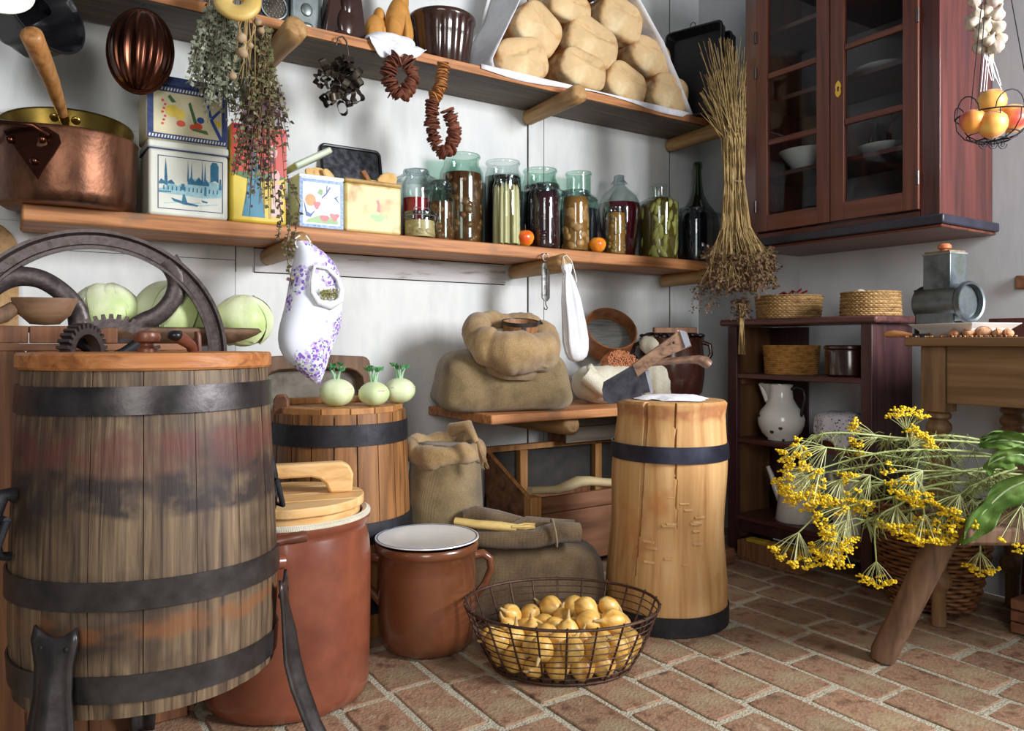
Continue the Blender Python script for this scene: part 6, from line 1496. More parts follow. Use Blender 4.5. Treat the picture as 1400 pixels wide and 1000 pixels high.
# white coffee pots on the lowest shelf
def cpot(label,px,x,yaw,seed):
    t=thing('enamel_coffee_pot',label,'pot',cabc(px,x,CZ[2]),yaw)
    obj('body',G().lathe([(0,0),(.075,0),(.078,.004),(.070,.06),(.056,.15),(.048,.195),(.050,.20),(.046,.20),(.044,.19)],48),m_white,t,sharp=60)
    obj('spout',G().tube([(.066,0,.07),(.090,0,.12),(.105,0,.165),(.122,0,.20)],[.014,.012,.010,.008],12),m_white,t,sharp=70)
    obj('lid',G().lathe([(0,.218),(.01,.216),(.03,.208),(.050,.2005)],32),m_white,t)
    obj('lid_knob',G().ell((0,0,.224),.009,.009,.008,12,8),m_black,t)
    obj('handle',G().tube([(-.05,0,.175),(-.085,0,.18),(-.098,0,.14),(-.090,0,.09),(-.068,0,.075)],.006,8),m_white,t,sharp=70)
cpot('tall white enamel coffee pot with slender spout on the lowest cabinet shelf',1088,2.62,math.radians(97),1)
cpot('second white enamel pot behind the dill on the lowest cabinet shelf',1168,2.62,math.radians(75),2)
# little drawer tray on the floor
dtp=atZ(1008,752,0)
dtr=thing('wooden_tray','shallow wooden box of yellow sponges on the floor before the cabinet','box',(2.44,2.05,0))
x0_,x1_=-.0,.10
ya,yb_=atX(1092,760,2.44).y-2.05, atX(1008,756,2.44).y-2.05
for nm,g in (('box_side',G().box(0,.012,ya,yb_,.008,.072)),('box_side',G().box(.068,.080,ya,yb_,.008,.072)),('box_end',G().box(.012,.068,ya,ya+.012,.008,.072)),('box_end',G().box(.012,.068,yb_-.012,yb_,.008,.072)),('box_bottom',G().box(0,.08,ya,yb_,0,.0078))): obj(nm,g,m_cup,dtr,bevel=.002)
m_sponge=M('yellow_wax',[(186,148,40),(206,172,62)],20,.7)
for i,f_ in enumerate((.15,.42,.75)):
    props(obj('wax_block',G().box(-.022,.022,-.045,.045,-.02,.02,R('Z',8*i-8)),m_sponge,loc=(2.48,2.05+ya+(yb_-ya)*f_,.062),bevel=.006),'yellow block lying in the shallow wooden floor box','wax',group='yellow blocks in the floor box')
props(obj('black_slab',G().box(-.03,.03,-.03,.03,0,.055),m_binwood,loc=(atZ(995,770,0).x-.0,atZ(995,770,0).y+.02,0),bevel=.004),'small dark wood block on the floor between chopping block and floor box','block')

# ---------------------------------------------------------------- table with turned legs
m_tab=wood('table_wood',[(96,70,46),(130,98,66),(148,116,82)],'y',34,2,.5,.05,.3,dirt=((112,80,52),5,.58,.75))
m_tabz=wood('table_leg_wood',[(96,70,46),(130,98,66),(148,116,82)],'z',40,3,.5,.05,.3)
tbx,tby=2.36,1.225
tt=.868
tb_=thing('kitchen_table','old brown kitchen table with turned legs standing at the right wall','table',(tbx,tby,0))
def leg_at(x,y):
    sq=.036
    g=G().box(x-sq,x+sq,y-sq,y+sq,.645,tt-.026); o=obj('leg',g,m_tabz,tb_,bevel=.003)
    pr=[(.026,.645),(.034,.638),(.034,.628),(.024,.620),(.034,.608),(.036,.598),(.034,.588),(.026,.580),(.034,.568),(.036,.558),(.030,.546),(.022,.535),(.030,.520),(.036,.45),(.030,.30),(.024,.20),(.020,.165),(.030,.155),(.036,.140),(.034,.122),(.024,.110),(.020,.102),(.020,.0),(0,0)]
    obj('turning',G().lathe([(r,z) for r,z in pr],28,TR((x,y,0))),m_tabz,o,sharp=50)
leg_at(0,0); leg_at(.375,-.04); leg_at(.0,-1.15); leg_at(.375,-1.15)
obj('top_board',G().box(-.075,.215,-1.25,.065,tt-.026,tt),m_tab,tb_,bevel=.004)
obj('top_board',G().box(.217,.43,-1.25,.065,tt-.026,tt),m_tab,tb_,bevel=.004)
obj('apron',G().box(-.028,-.008,-1.11,-.037,.672,tt-.026),m_tab,tb_,bevel=.002)
obj('apron',G().box(.037,.34,.0,.02,.672,tt-.026),m_tab,tb_,bevel=.002)
# dish, nut grinder, knife, nuts, dark box
TZ=tt
dp=atZ
dcx=atX(1312,440,2.40); 
ds=thing('baking_dish','rectangular white enamel dish under the nut grinder on the table','dish',(2.42,dcx.y-.0,TZ),math.radians(-18))
hw,hd,hh2=.088,.115,.042
vs=[(-hw*.66,-hd*.7,0),(hw*.66,-hd*.7,0),(hw*.66,hd*.7,0),(-hw*.66,hd*.7,0),(-hw,-hd,hh2),(hw,-hd,hh2),(hw,hd,hh2),(-hw,hd,hh2),(-hw*1.06,-hd*1.05,hh2),(hw*1.06,-hd*1.05,hh2),(hw*1.06,hd*1.05,hh2),(-hw*1.06,hd*1.05,hh2),(-hw*.62,-hd*.66,.004),(hw*.62,-hd*.66,.004),(hw*.62,hd*.66,.004),(-hw*.62,hd*.66,.004)]
fs=[(0,3,2,1)]+[(i,(i+1)%4,(i+1)%4+4,i+4) for i in range(4)]+[(i+4,(i+1)%4+4,(i+1)%4+8,i+8) for i in range(4)]+[(i+8,(i+1)%4+8,(i+1)%4+12,i+12) for i in range(4)]+[(12,13,14,15)]
obj('dish_body',G().add(vs,fs),m_white,ds,bevel=.004,sharp=40)
gr=thing('nut_grinder','old zinc drum nut grinder with square hopper and wooden plunger over the dish','grinder',(2.42,atX(1296,410,2.42).y,TZ+.045),math.radians(-100))
# local X: drum axis, pointing right in the picture
ax=R('Y',90)
zc_=.062; rd=.056
obj('drum',G().lathe([(0,-.085),(rd*.96,-.085),(rd,-.080),(rd,.060),(0,.060)],48,TR((0,0,zc_))@ax),m_zinc,gr,sharp=40)
obj('drum_rim',G().lathe([(rd*.98,.055),(rd*1.10,.060),(rd*1.12,.070),(rd*1.06,.078),(rd*.94,.076),(rd*.90,.062)],48,TR((0,0,zc_))@ax),m_zinc,gr,sharp=60)
obj('grating_drum',G().lathe([(0,.040),(rd*.88,.052),(rd*.92,.060)],40,TR((0,0,zc_+.0))@ax),m_blackiron,gr)
g=G()
for i in range(60):
    a_=2*PI*(i*.618); r_=rd*.86*math.sqrt((i+.5)/60); g.ell((.0535+.006*r_/rd,r_*math.cos(a_),zc_+r_*math.sin(a_)),.0018,.0028,.0016,6,4)
obj('grater_teeth',g,m_tin,gr,kind='stuff')
obj('hopper',G().box(-.058,.034,-.036,.040,zc_+.035,zc_+.150),m_zinc,gr,bevel=.003)
obj('hopper_rim',G().box(-.060,.036,-.038,.042,zc_+.146,zc_+.1525),m_tin,gr,bevel=.001)
obj('plunger_block',G().box(-.054,.030,-.033,.037,zc_+.153,zc_+.158),m_tabz,gr)
obj('plunger_knob',G().lathe([(0,.157),(.010,.157),(.010,.163),(.019,.168),(.020,.176),(.014,.182),(0,.184)],20,TR((-.012,0,zc_))),M('orange_turned_wood',[(168,92,52),(196,120,74)],12,.4),gr)
obj('clamp_arm',G().tube([(-.085,0,zc_+.01),(-.098,0,zc_+.0),(-.104,0,zc_-.04),(-.110,0,-.048)],[.012,.010,.008,.007],8),m_blackiron,gr,sharp=70)
obj('crank',G().tube([(-.086,0,zc_),(-.100,-.006,zc_+.01),(-.104,-.01,zc_+.045)],[.008,.007,.006],8),m_blackiron,gr,sharp=70)
obj('support_foot',G().box(-.075,.05,-.045,-.037,-.003,zc_*.6).box(-.075,.05,.037,.045,-.003,zc_*.6),m_zinc,gr)
kn=thing('kitchen_knife','small knife with a pale wooden handle at the table corner','knife',(atX(1232,458,2.325).x,atX(1232,458,2.325).y,TZ+.010),math.radians(-85))
obj('handle',G().tube([(-.055,0,.0),(-.045,0,.001),(-.02,0,.0025),(.01,0,.0),(.028,0,-.002),(.034,0,-.002)],[.005,.0095,.0115,.009,.006,.005],12),M('pale_handle_wood',[(170,110,62),(196,140,90)],(8,40,40),.4),kn,sharp=70)
obj('blade',G().box(.033,.085,-.001,.001,-.008,.002),m_blade,kn)
m_nut=M('walnut_shell',[(132,84,52),(178,124,84),(196,150,112)],40,.7,bump=1,vary=.12)
for px,r_ in ((1270,.010),(1289,.008),(1305,.017),(1326,.020),(1345,.021),(1364,.018),(1378,.017),(1340,.012),(1316,.010),(1356,.012)):
    c=atX(px,456,2.318+random.uniform(0,.03)+(0 if r_>.012 else .02)); t=thing('walnut','cracked walnut among those strewn along the table edge before the grinder','nut',(c.x,c.y,TZ+r_*.62),random.uniform(0,6),'walnuts strewn on the table')
    obj('shell',G().ell((0,0,0),r_,r_*.85,r_*.7,16,10,fn=lambda q:q*(1+.05*math.sin(9*q.x+5*q.y))).wob(r_*.12,60,int(px)),m_nut,t,sharp=80)
    obj('seam',G().ring((0,0,0),r_*1.02,r_*.88,r_*.06,18,5,R('X',80)),m_nut,t)
g=G()
for i in range(120):
    c=atX(random.uniform(1228,1390),460,2.300+random.uniform(0,.07)); g.ell((c.x,c.y,TZ+.003),.004*random.uniform(.5,1.2),.003,.0026,5,4)
props(obj('nut_crumbs',g,m_nut),'brown nut shell crumbs scattered along the table edge','crumbs',kind='stuff')
bx_=atX(1385,447,2.62); props(obj('wooden_box',G().box(-.05,.05,-.16,.05,0,.060),m_mah,loc=(2.62,bx_.y,TZ),bevel=.004),'long low dark red wooden box behind the grinder on the table','box')
# iron bracket on the wall at the right edge
hb=atX(1398,386,XW-.012); props(obj('wall_hook',G().box(-.010,.012,-.02,.018,-.022,.022),m_binwood,loc=tuple(hb),bevel=.003),'small dark wooden wall peg at the right picture edge','hook')

# ---------------------------------------------------------------- wicker basket under the table
m_wick=M('brown_wicker',[(88,54,30),(132,88,52),(156,110,70)],30,.5,vary=.14); m_wickd=M('wicker_stake',[(66,42,26),(100,70,44)],30,.6)
wk=thing('wicker_basket','round brown wicker basket under the table behind the slanting bench leg','basket',(2.545,1.345,0))
HW=.34
def wr_(z): return .118+.052*math.sin(min(1,z/HW)*PI*.62)
obj('inner_liner',G().lathe([(0,.006),(wr_(0)-.008,.006)]+[(wr_(z*HW/8)-.010,z*HW/8) for z in range(1,9)],36),m_caned,wk)
ns=30
for k_ in range(24):
    z=.010+(HW-.02)*k_/23; P=[]
    for i in range(ns*3+1):
        a_=2*PI*i/(ns*3); P.append(((wr_(z)+.0052*math.cos(ns/2*a_+(PI if k_%2 else 0)))*math.cos(a_),(wr_(z)+.0052*math.cos(ns/2*a_+(PI if k_%2 else 0)))*math.sin(a_),z+.0015*math.sin(5*a_+k_)))
    obj('woven_row',G().tube(P,.0066,5,cap=False),m_wick,wk,sharp=80)
for i in range(ns):
    a_=2*PI*(i+.5)/ns; obj('stake',G().tube([(wr_(z)*math.cos(a_),wr_(z)*math.sin(a_),z) for z in (.0,HW*.3,HW*.6,HW*.85,HW)],.0036,5),m_wickd,wk)
# red crock and crate at the right edge
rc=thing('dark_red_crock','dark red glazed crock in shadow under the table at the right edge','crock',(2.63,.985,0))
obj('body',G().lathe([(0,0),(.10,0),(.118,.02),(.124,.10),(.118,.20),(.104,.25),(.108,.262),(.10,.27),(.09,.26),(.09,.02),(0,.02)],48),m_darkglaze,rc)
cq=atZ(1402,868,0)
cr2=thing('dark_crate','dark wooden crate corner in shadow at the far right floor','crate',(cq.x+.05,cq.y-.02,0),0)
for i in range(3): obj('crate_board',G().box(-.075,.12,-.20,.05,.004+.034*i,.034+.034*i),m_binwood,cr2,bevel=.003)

# ---------------------------------------------------------------- log bench carrying the dill
ln=thing('log_bench','low rustic bench with a slanting round leg under the heap of dill','bench',(2.0,.82,0))
b0=atZ(1207,903,0)-ln.location; tp=atD(1292,728,1.98)-ln.location; b0.z=.012
dv=(tp-b0)
m_bench=wood('bench_leg_wood',[(78,56,40),(112,84,62),(132,102,78)],'z',30,3,.7,.08,.4)
obj('leg',G().tube([b0+Vector((0,0,-.010)),b0+dv*.02,b0+dv*.3,b0+dv*.6,b0+dv*.9,b0+dv*1.08],[.030,.033,.034,.035,.036,.034],18).wob(.003,14,2),m_bench,ln,sharp=60)
top=tp.z
tq=tp
rdir=Vector((CY,-SY,0)); fdir=Vector((SY,CY,0))
o1=tq+rdir*.035
def slab(a0,a1,b0_,b1_,z0_,z1_):
    vs=[]
    for z in (z0_,z1_):
        for s_,f_ in ((a0,b0_),(a1,b0_),(a1,b1_),(a0,b1_)): vs.append(Vector((tq.x,tq.y,0))+rdir*s_+fdir*f_+Vector((0,0,z)))
    return G().add(vs,[(0,3,2,1),(4,5,6,7),(0,1,5,4),(1,2,6,5),(2,3,7,6),(3,0,4,7)])
obj('seat',slab(.0,.75,-.10,.16,top-.01,top+.035).wob(.004,6,2),m_bench,ln,bevel=.01)
for s_,f_ in ((.68,-.06),(.68,.12)):
    p_=Vector((tq.x,tq.y,0))+rdir*s_+fdir*f_
    obj('leg',G().tube([p_+rdir*(.10 if s_>.3 else -.02)+fdir*(.03 if f_>0 else -.03)+Vector((0,0,.0)),p_+Vector((0,0,top))],[.030,.034],14),m_bench,ln,sharp=60)

# flowering dill
m_dstem=M('dill_stem',[(120,136,72),(164,176,110),(176,184,128)],14,.5); m_dray=M('dill_ray',[(170,178,116),(196,200,146)],14,.5); m_dflow=M('dill_flower',[(216,176,16),(240,208,40)],60,.6); m_dseed=M('dill_leaf',[(108,116,62),(140,144,84)],30,.7)
DL={1:'uppermost arching dill stalk, its umbel nodding at the left before the clay pot',6:'lowest long dill stalk reaching left with flowers above the floor box',8:'thin dill stalk with small umbel hanging straight down before the wicker basket',12:'small dill umbel dangling right of the slanting bench leg',11:'dill umbel spreading below the green leaves at the right edge',9:'dill stalk with flowers standing highest, before the turned table leg'}
def dill(path,umb,seed,small=False):
    rs=random.Random(seed)
    t=thing('dill_stalk',DL.get(seed,'flowering yellow dill stalk in the heap spilling left over the log bench'),'herb',path[0],0,'flowering dill stalks on the bench')
    P=[Vector(p)-t.location for p in path]
    Q_=[]
    for i in range(len(P)-1):
        p0=P[max(i-1,0)];p1=P[i];p2=P[i+1];p3=P[min(i+2,len(P)-1)]
        for s_ in range(4):
            u=s_/4;Q_.append(.5*((2*p1)+(-p0+p2)*u+(2*p0-5*p1+4*p2-p3)*u*u+(-p0+3*p1-3*p2+p3)*u**3))
    Q_.append(P[-1]); n=len(Q_)
    obj('stem',G().tube(Q_,[.0042-.0024*i/n for i in range(n)],6),m_dstem,t,sharp=80)
    for (idx,off,sz_,sg) in umb:
        c=Q_[min(n-1,int(idx*(n-1)))]; o_=Vector(off); e=c+o_
        if o_.length>.01: obj('side_stem',G().tube([c,(c+e)/2+Vector((0,0,.006)),e],[.0022,.0018,.0016],5),m_dstem,t,sharp=80)
        d_=(o_ if o_.length>.01 else (Q_[-1]-Q_[-3])).normalized()
        d_=(d_*.55+Vector((0,0,-.75*sg))).normalized()
        q_=d_.to_track_quat('Z','Y').to_matrix()
        gr_=G(); gf=G(); nr=20 if not small else 12
        for i in range(nr):
            a_=2*PI*i*.618+rs.random(); sp=math.sqrt((i+.6)/nr)*.85
            v_=q_@Vector((math.cos(a_)*sp,math.sin(a_)*sp,1-.35*sp)); v_=v_.normalized()*sz_*rs.uniform(.85,1.1); v_.z-=.012*sg
            gr_.tube([e,e+v_*.5+Vector((0,0,.003)),e+v_],[.0011,.0009,.0007],4)
            for k_ in range(9):
                b_=rs.random()*6.28; w_=Vector((math.cos(b_),math.sin(b_),rs.uniform(-.3,.9)))*.0095*rs.uniform(.3,1.1)
                gf.ell(e+v_+w_,.0038,.0038,.0028,5,3)
        obj('umbel_ray',gr_,m_dray,t,kind='stuff'); obj('flower_cluster',gf,m_dflow,t,kind='stuff',label='small yellow flower clusters')
    # feathery leaf tufts
    g=G()
    for i in range(26 if not small else 5):
        c=Q_[rs.randrange(n//4,n-2)]
        for k_ in range(4):
            v_=Vector((rs.uniform(-1,1),rs.uniform(-1,1),rs.uniform(-1,.4)))*.042; g.tube([c,c+v_*.6,c+v_+Vector((0,0,-.01))],[.0010,.0008,.0004],3)
    obj('feathery_leaf',g,m_dseed,t,kind='stuff')
def DD(*pts): return [atD(*p) for p in pts]
V=lambda a,b,c: rdir*a+fdir*b+Vector((0,0,c))
dill(DD((1400,618,1.98),(1340,606,2.0),(1240,600,2.02),(1150,592,2.04),(1110,600,2.05),(1092,640,2.06)),[(1.0,(0,0,0),.075,.7),(.7,tuple(V(-.06,.0,-.03)),.06,.6)],1)
dill(DD((1390,632,1.95),(1330,618,1.96),(1240,616,1.98),(1180,624,1.99),(1122,641,2.0)),[(1.0,(0,0,0),.095,.5),(.45,tuple(V(-.03,-.02,-.06)),.06,.8)],2)
dill(DD((1398,650,1.93),(1340,645,1.94),(1262,644,1.95)),[(1.0,(0,0,0),.085,.5),(.5,tuple(V(-.02,0,-.07)),.06,.8)],3)
dill(DD((1380,640,2.0),(1300,650,2.0),(1210,660,2.0),(1150,656,2.0)),[(1.0,(0,0,0),.075,.9),(.6,tuple(V(-.02,-.02,-.06)),.06,.8)],4)
dill(DD((1390,668,1.94),(1300,660,1.95),(1220,680,1.97),(1160,692,1.98)),[(1.0,(0,0,0),.085,.8),(.5,tuple(V(0,-.02,-.06)),.065,.9)],5)
dill(DD((1370,655,2.0),(1280,690,1.99),(1200,706,1.99),(1145,730,2.0)),[(1.0,(0,0,0),.075,1.0),(.8,tuple(V(-.05,0,.0)),.07,1.0)],6)
dill(DD((1350,640,2.02),(1240,655,2.02),(1150,680,2.02),(1092,728,2.02)),[(1.0,(0,0,0),.080,1.0),(.85,tuple(V(.03,0,-.04)),.06,1.0)],7)
dill(DD((1380,662,1.96),(1320,676,1.96),(1270,668,1.96),(1230,690,1.97),(1198,712,1.98),(1198,768,1.98)),[(1.0,(0,0,0),.05,1.0)],8,True)
dill(DD((1390,612,2.05),(1300,596,2.06),(1225,602,2.07),(1200,598,2.08)),[(1.0,(0,0,0),.07,.3),(.6,tuple(V(.0,0,.02)),.06,.1)],9)
dill(DD((1390,640,1.92),(1340,660,1.92),(1310,690,1.93)),[(1.0,(0,0,0),.07,.8),(.5,tuple(V(-.05,0,-.03)),.06,.7)],10)
dill(DD((1420,640,1.88),(1406,660,1.88),(1396,692,1.88)),[(1.0,(0,0,0),.10,.9)],11)
dill(DD((1385,650,1.98),(1350,690,1.98),(1342,720,1.98),(1340,755,1.98)),[(1.0,(0,0,0),.045,1.0)],12,True)
dill(DD((1370,625,2.03),(1270,625,2.03),(1170,640,2.04),(1105,650,2.05)),[(1.0,(0,0,0),.085,.7),(.7,tuple(V(0,0,-.05)),.06,.8)],13)
dill(DD((1365,660,2.0),(1290,680,2.0),(1240,672,2.0),(1190,650,2.0)),[(1.0,(0,0,0),.075,.7),(.7,tuple(V(0,-.02,-.05)),.06,.9)],14)
dill(DD((1375,672,1.95),(1330,690,1.95),(1290,700,1.95)),[(1.0,(0,0,0),.07,.8),(.4,tuple(V(-.03,-.02,-.02)),.06,.9)],15)
dill(DD((1380,690,1.99),(1330,650,1.99),(1250,630,2.0),(1190,620,2.0),(1130,612,2.0)),[(1.0,(0,0,0),.08,.5),(.6,tuple(V(.02,0,.03)),.05,.2)],16)
# broad green leaves (horseradish)
m_gleaf=M('broad_green_leaf',[(48,74,24),(78,108,40),(120,148,74)],12,.6,spec=.3,bump=1.2,detail=6); m_rib=M('leaf_rib',[(156,180,128),(186,200,160)],10,.5)
def bigleaf(mid,wd,label,seed,nrm=None):
    P=[Vector(p) for p in mid]; t=thing('broad_leaf',label,'leaf',P[0])
    Q_=[]; 
    for i in range(len(P)-1):
        p0=P[max(i-1,0)];p1=P[i];p2=P[i+1];p3=P[min(i+2,len(P)-1)]
        for s_ in range(5):
            u=s_/5;Q_.append(.5*((2*p1)+(-p0+p2)*u+(2*p0-5*p1+4*p2-p3)*u*u+(-p0+3*p1-3*p2+p3)*u**3)-t.location)
    Q_.append(P[-1]-t.location); n=len(Q_)
    g=G(); vs=[]; m_=8
    for i,c in enumerate(Q_):
        tn=(Q_[min(i+1,n-1)]-Q_[max(i-1,0)]).normalized(); sd=tn.cross(nrm or fdir).normalized(); up=sd.cross(tn)
        w_=wd*math.sin(PI*min(1,(i+.6)/n))**.6*(1-.2*i/n)
        for j in range(m_+1):
            s_=j/m_*2-1; vs.append(c+sd*(w_*s_)+up*(-.018*s_*s_+.016*math.sin(i*1.1+j*2.1+seed)*abs(s_)+.004*math.sin(i*2.6+seed)))
    fs=[(i*(m_+1)+j,i*(m_+1)+j+1,(i+1)*(m_+1)+j+1,(i+1)*(m_+1)+j) for i in range(n-1) for j in range(m_)]
    obj('blade',G().add(vs,fs).wob(.005,22,seed),m_gleaf,t,solid=.0012,sharp=80,sub=1)
    obj('midrib',G().tube([q for q in Q_],[.0035-.0025*i/n for i in range(n)],6),m_rib,t,sharp=80)
UPD=(fdir*.6+Vector((0,0,-.8))).normalized()
bigleaf(DD((1425,650,1.86),(1380,668,1.87),(1345,700,1.88),(1312,745,1.89)),.036,'large green leaf hanging left with its tip pointing down at the bench leg',1)
bigleaf(DD((1420,612,1.86),(1400,606,1.86),(1370,602,1.87),(1338,608,1.90)),.024,'crinkled green leaf lying uppermost over the dill at the right edge',2)
bigleaf(DD((1430,640,1.83),(1395,622,1.83),(1365,628,1.84),(1345,640,1.86)),.026,'glossy green leaf folded below the uppermost leaf at the right edge',3)
bigleaf(DD((1425,600,1.92),(1390,600,1.92),(1362,596,1.93),(1340,600,1.95)),.018,'narrow green leaf at the back of the leaf pile',4)

# ---------------------------------------------------------------- hanging wire fruit basket and garlic
fbx=atD(1357,170,2.10)
wf=thing('hanging_fruit_basket','small hanging black wire basket of peaches before the cupboard side','basket',fbx)
rb_=.088
zt_=atD(1357,150,2.10).z-fbx.z
obj('rim_wire',G().ring((0,0,.022),rb_,rb_,.0022,40,6),m_blackiron,wf)
obj('foot_ring',G().ring((0,0,-.045),.040,.040,.002,28,6),m_blackiron,wf)
obj('mid_ring',G().ring((0,0,-.030),.062,.062,.0016,32,6),m_blackiron,wf)
for i in range(10):
    a_=2*PI*i/10; ca,sa=math.cos(a_),math.sin(a_)
    obj('rib_wire',G().tube([(rb_*ca,rb_*sa,.022),(rb_*.97*ca,rb_*.97*sa,-.005),(.066*ca,.066*sa,-.032),(.040*ca,.040*sa,-.045),(0,0,-.046)],.0016,5),m_blackiron,wf,sharp=80)
for i in range(5):
    a_=2*PI*i/5+.3; P=[]
    for j in range(9):
        b_=PI*j/8; a2=a_+.42*math.cos(b_); P.append((rb_*1.02*math.cos(a2),rb_*1.02*math.sin(a2),.022+.045*math.sin(b_)))
    obj('scallop_wire',G().tube(P,.0017,5),m_blackiron,wf,sharp=80)
for s_ in (-1,0,1):
    obj('scroll_wire',G().tube([Vector((0,0,-.055))+rdir*(s_*.026+.014*k_/14*math.cos(k_*.9))+Vector((0,0,.014*k_/14*math.sin(k_*.9))) for k_ in range(15)],.0016,5),m_blackiron,wf,sharp=80)
hk=Vector((0,0,.62))
for a_ in (math.radians(170),math.radians(290),math.radians(50)):
    e_=Vector((rb_*math.cos(a_),rb_*math.sin(a_),.024)); obj('suspension_wire',G().tube([e_,e_.lerp(hk,.4),hk],.0014,5),m_blackiron,wf)
m_peach=M('peach_skin',[(190,60,48),(232,150,58),(240,194,96)],10,.45,stops=[.36,.5,.62],detail=2,sheen=.3,vary=.05)
def peach(px,py,d,r,label):
    c=atD(px,py,d); t=thing('peach',label,'peach',c,random.uniform(0,6))
    obj('fruit',G().lathe([(0,-1),(.4,-.92),(.75,-.66),(.96,-.25),(1,.1),(.9,.5),(.62,.8),(.3,.9),(.08,.86),(0,.82)],28,fn=lambda a,z,r_:r_*(1-.07*math.exp(-(((a-1.2+PI)%(2*PI)-PI)**2)/.02))).mat(Matrix.Scale(r,4)),m_peach,t,sharp=80)
    obj('stem_dimple',G().ell((0,0,r*.84),r*.08,r*.08,r*.05,8,5),m_knob,t)
peach(1356,140,2.11,.037,'topmost orange-red peach in the hanging wire basket')
peach(1330,166,2.07,.033,'yellow peach at the left side of the hanging basket')
peach(1357,170,2.05,.037,'front middle red-blushed peach in the hanging basket')
peach(1383,162,2.09,.039,'right-hand orange peach in the hanging basket')
m_garl=M('garlic_skin',[(160,146,126),(196,184,164),(172,152,144)],(30,30,8),.6,vary=.05); m_rope=M('twisted_garlic_stems',[(150,132,100),(180,164,130)],30,.9)
ga=thing('garlic_braid','braid of white garlic bulbs hanging in front of the cupboard side','garlic',atD(1350,30,2.22))
for px,py in ((1333,2),(1336,20),(1330,32),(1346,38),(1352,56),(1338,66),(1360,2),(1362,20),(1364,38),(1366,54),(1362,64),(1350,14),(1334,-16),(1358,-16),(1346,-8),(1340,48)):
    c=atD(px,py,2.22-random.uniform(0,.03))-ga.location; r_=random.uniform(.017,.024)
    e_=Euler((random.uniform(-.9,.9),random.uniform(-.9,.9),0)).to_matrix().to_4x4()
    obj('garlic_bulb',G().lathe([(0,-.8),(.5,-.78),(.9,-.4),(1,0),(.85,.4),(.45,.75),(.2,1.1),(.14,1.5),(0,1.5)],24,TR(c)@e_@Matrix.Scale(r_,4),fn=lambda a,z,r:r*(1+.07*math.cos(6*a)*(1 if z<.7 else 0))),m_garl,ga,sharp=80)
obj('braid_rope',G().tube([atD(1350+4*math.sin(i),-40+i*16,2.235)-ga.location for i in range(9)],.011,8).wob(.004,30,2),m_rope,ga,sharp=80)
g=G()
for i in range(9):
    s=atD(1350+random.uniform(-5,5),72,2.21)-ga.location; e_=atD(1350+random.uniform(-12,22),118+random.uniform(-12,10),2.21)-ga.location
    g.tube([s,(s+e_)/2+Vector((random.uniform(-.008,.008),0,0)),e_],.0014,4)
obj('string_ends',g,m_linen,ga,kind='stuff')

# ---------------------------------------------------------------- dried flower bunch in the corner
m_dry=M('dried_stem',[(112,90,52),(156,130,82),(176,150,100)],30,.8); m_dryf=M('dried_flower',[(84,60,42),(118,90,64)],60,.9)
db=thing('dried_flower_bunch','tall bunch of dried brown stalks hanging head-down at the shelf ends','dried flowers',atD(1004,240,2.88))
g=G(); gf=G(); D0=2.88
for i in range(190):
    k_=random.random(); xt=980+random.gauss(12,20) if i%4 else random.uniform(955,1018); yt=random.uniform(50,165)
    xt=min(max(xt,955),1020); ring_=random.uniform(-1,1)
    P=[atD(xt,yt,D0+random.uniform(-.02,.03)),atD(1003+ring_*13+(xt-990)*.12,190,D0+random.uniform(-.04,.04)),atD(1004+ring_*14,250,D0+random.uniform(-.035,.035)),atD(1006+ring_*20,310,D0+random.uniform(-.05,.05)),atD(1014+ring_*42+random.uniform(-8,8),random.uniform(345,395),D0+random.uniform(-.08,.06))]
    P=[p-db.location for p in P]; g.tube(P,[.0012,.0020,.0022,.0018,.0010],4)
    for q in range(5):
        c=P[-1]+Vector((random.gauss(0,.014),random.gauss(0,.014),random.gauss(0,.016)))
        g.tube([P[-1].lerp(P[-2],random.random()*.4),c],.0007,3)
        for w_ in range(3): gf.leaf(c,(random.uniform(-1,1),random.uniform(-1,1),random.uniform(-1,1)),.014,.8)
for i in range(70):
    c=atD(random.uniform(945,985),random.uniform(385,425),D0)-db.location; 
    for w_ in range(3): gf.leaf(c+Vector((random.gauss(0,.006),0,random.gauss(0,.005))),(random.uniform(-1,1),random.uniform(-1,1),random.uniform(-1,1)),.010,.8)
    if i%6==0: g.tube([atD(990,380,D0)-db.location,c],.0008,3)
obj('dry_stem',g,m_dry,db,kind='stuff',sharp=0); obj('dry_flower',gf,m_dryf,db,kind='stuff',sharp=0)
obj('binding',G().ring((0,0,0),.036,.034,.003,24,5,TR(atD(1004,250,D0)-db.location)).wob(.003,30,1),m_burlap2,db)
sm=thing('dried_flower_sprig','small upright dried sprig standing at the cabinet left corner','dried flowers',atD(1014,436,3.02))
g=G()
for i in range(18):
    g.tube([Vector((random.uniform(-.01,.01),random.uniform(-.01,.01),-.14)),Vector((random.uniform(-.012,.012),0,-.02)),Vector((random.uniform(-.03,.03),random.uniform(-.02,.02),.06))],[.002,.002,.001],4)
obj('dry_stem',g,m_dry,sm,kind='stuff',sharp=0); g=G()
for i in range(130): g.leaf((random.gauss(0,.018),random.gauss(0,.014),random.uniform(0,.08)),(random.uniform(-1,1),random.uniform(-1,1),random.uniform(-1,1)),.018,.8)
obj('dry_flower',g,m_dryf,sm,kind='stuff',sharp=0)

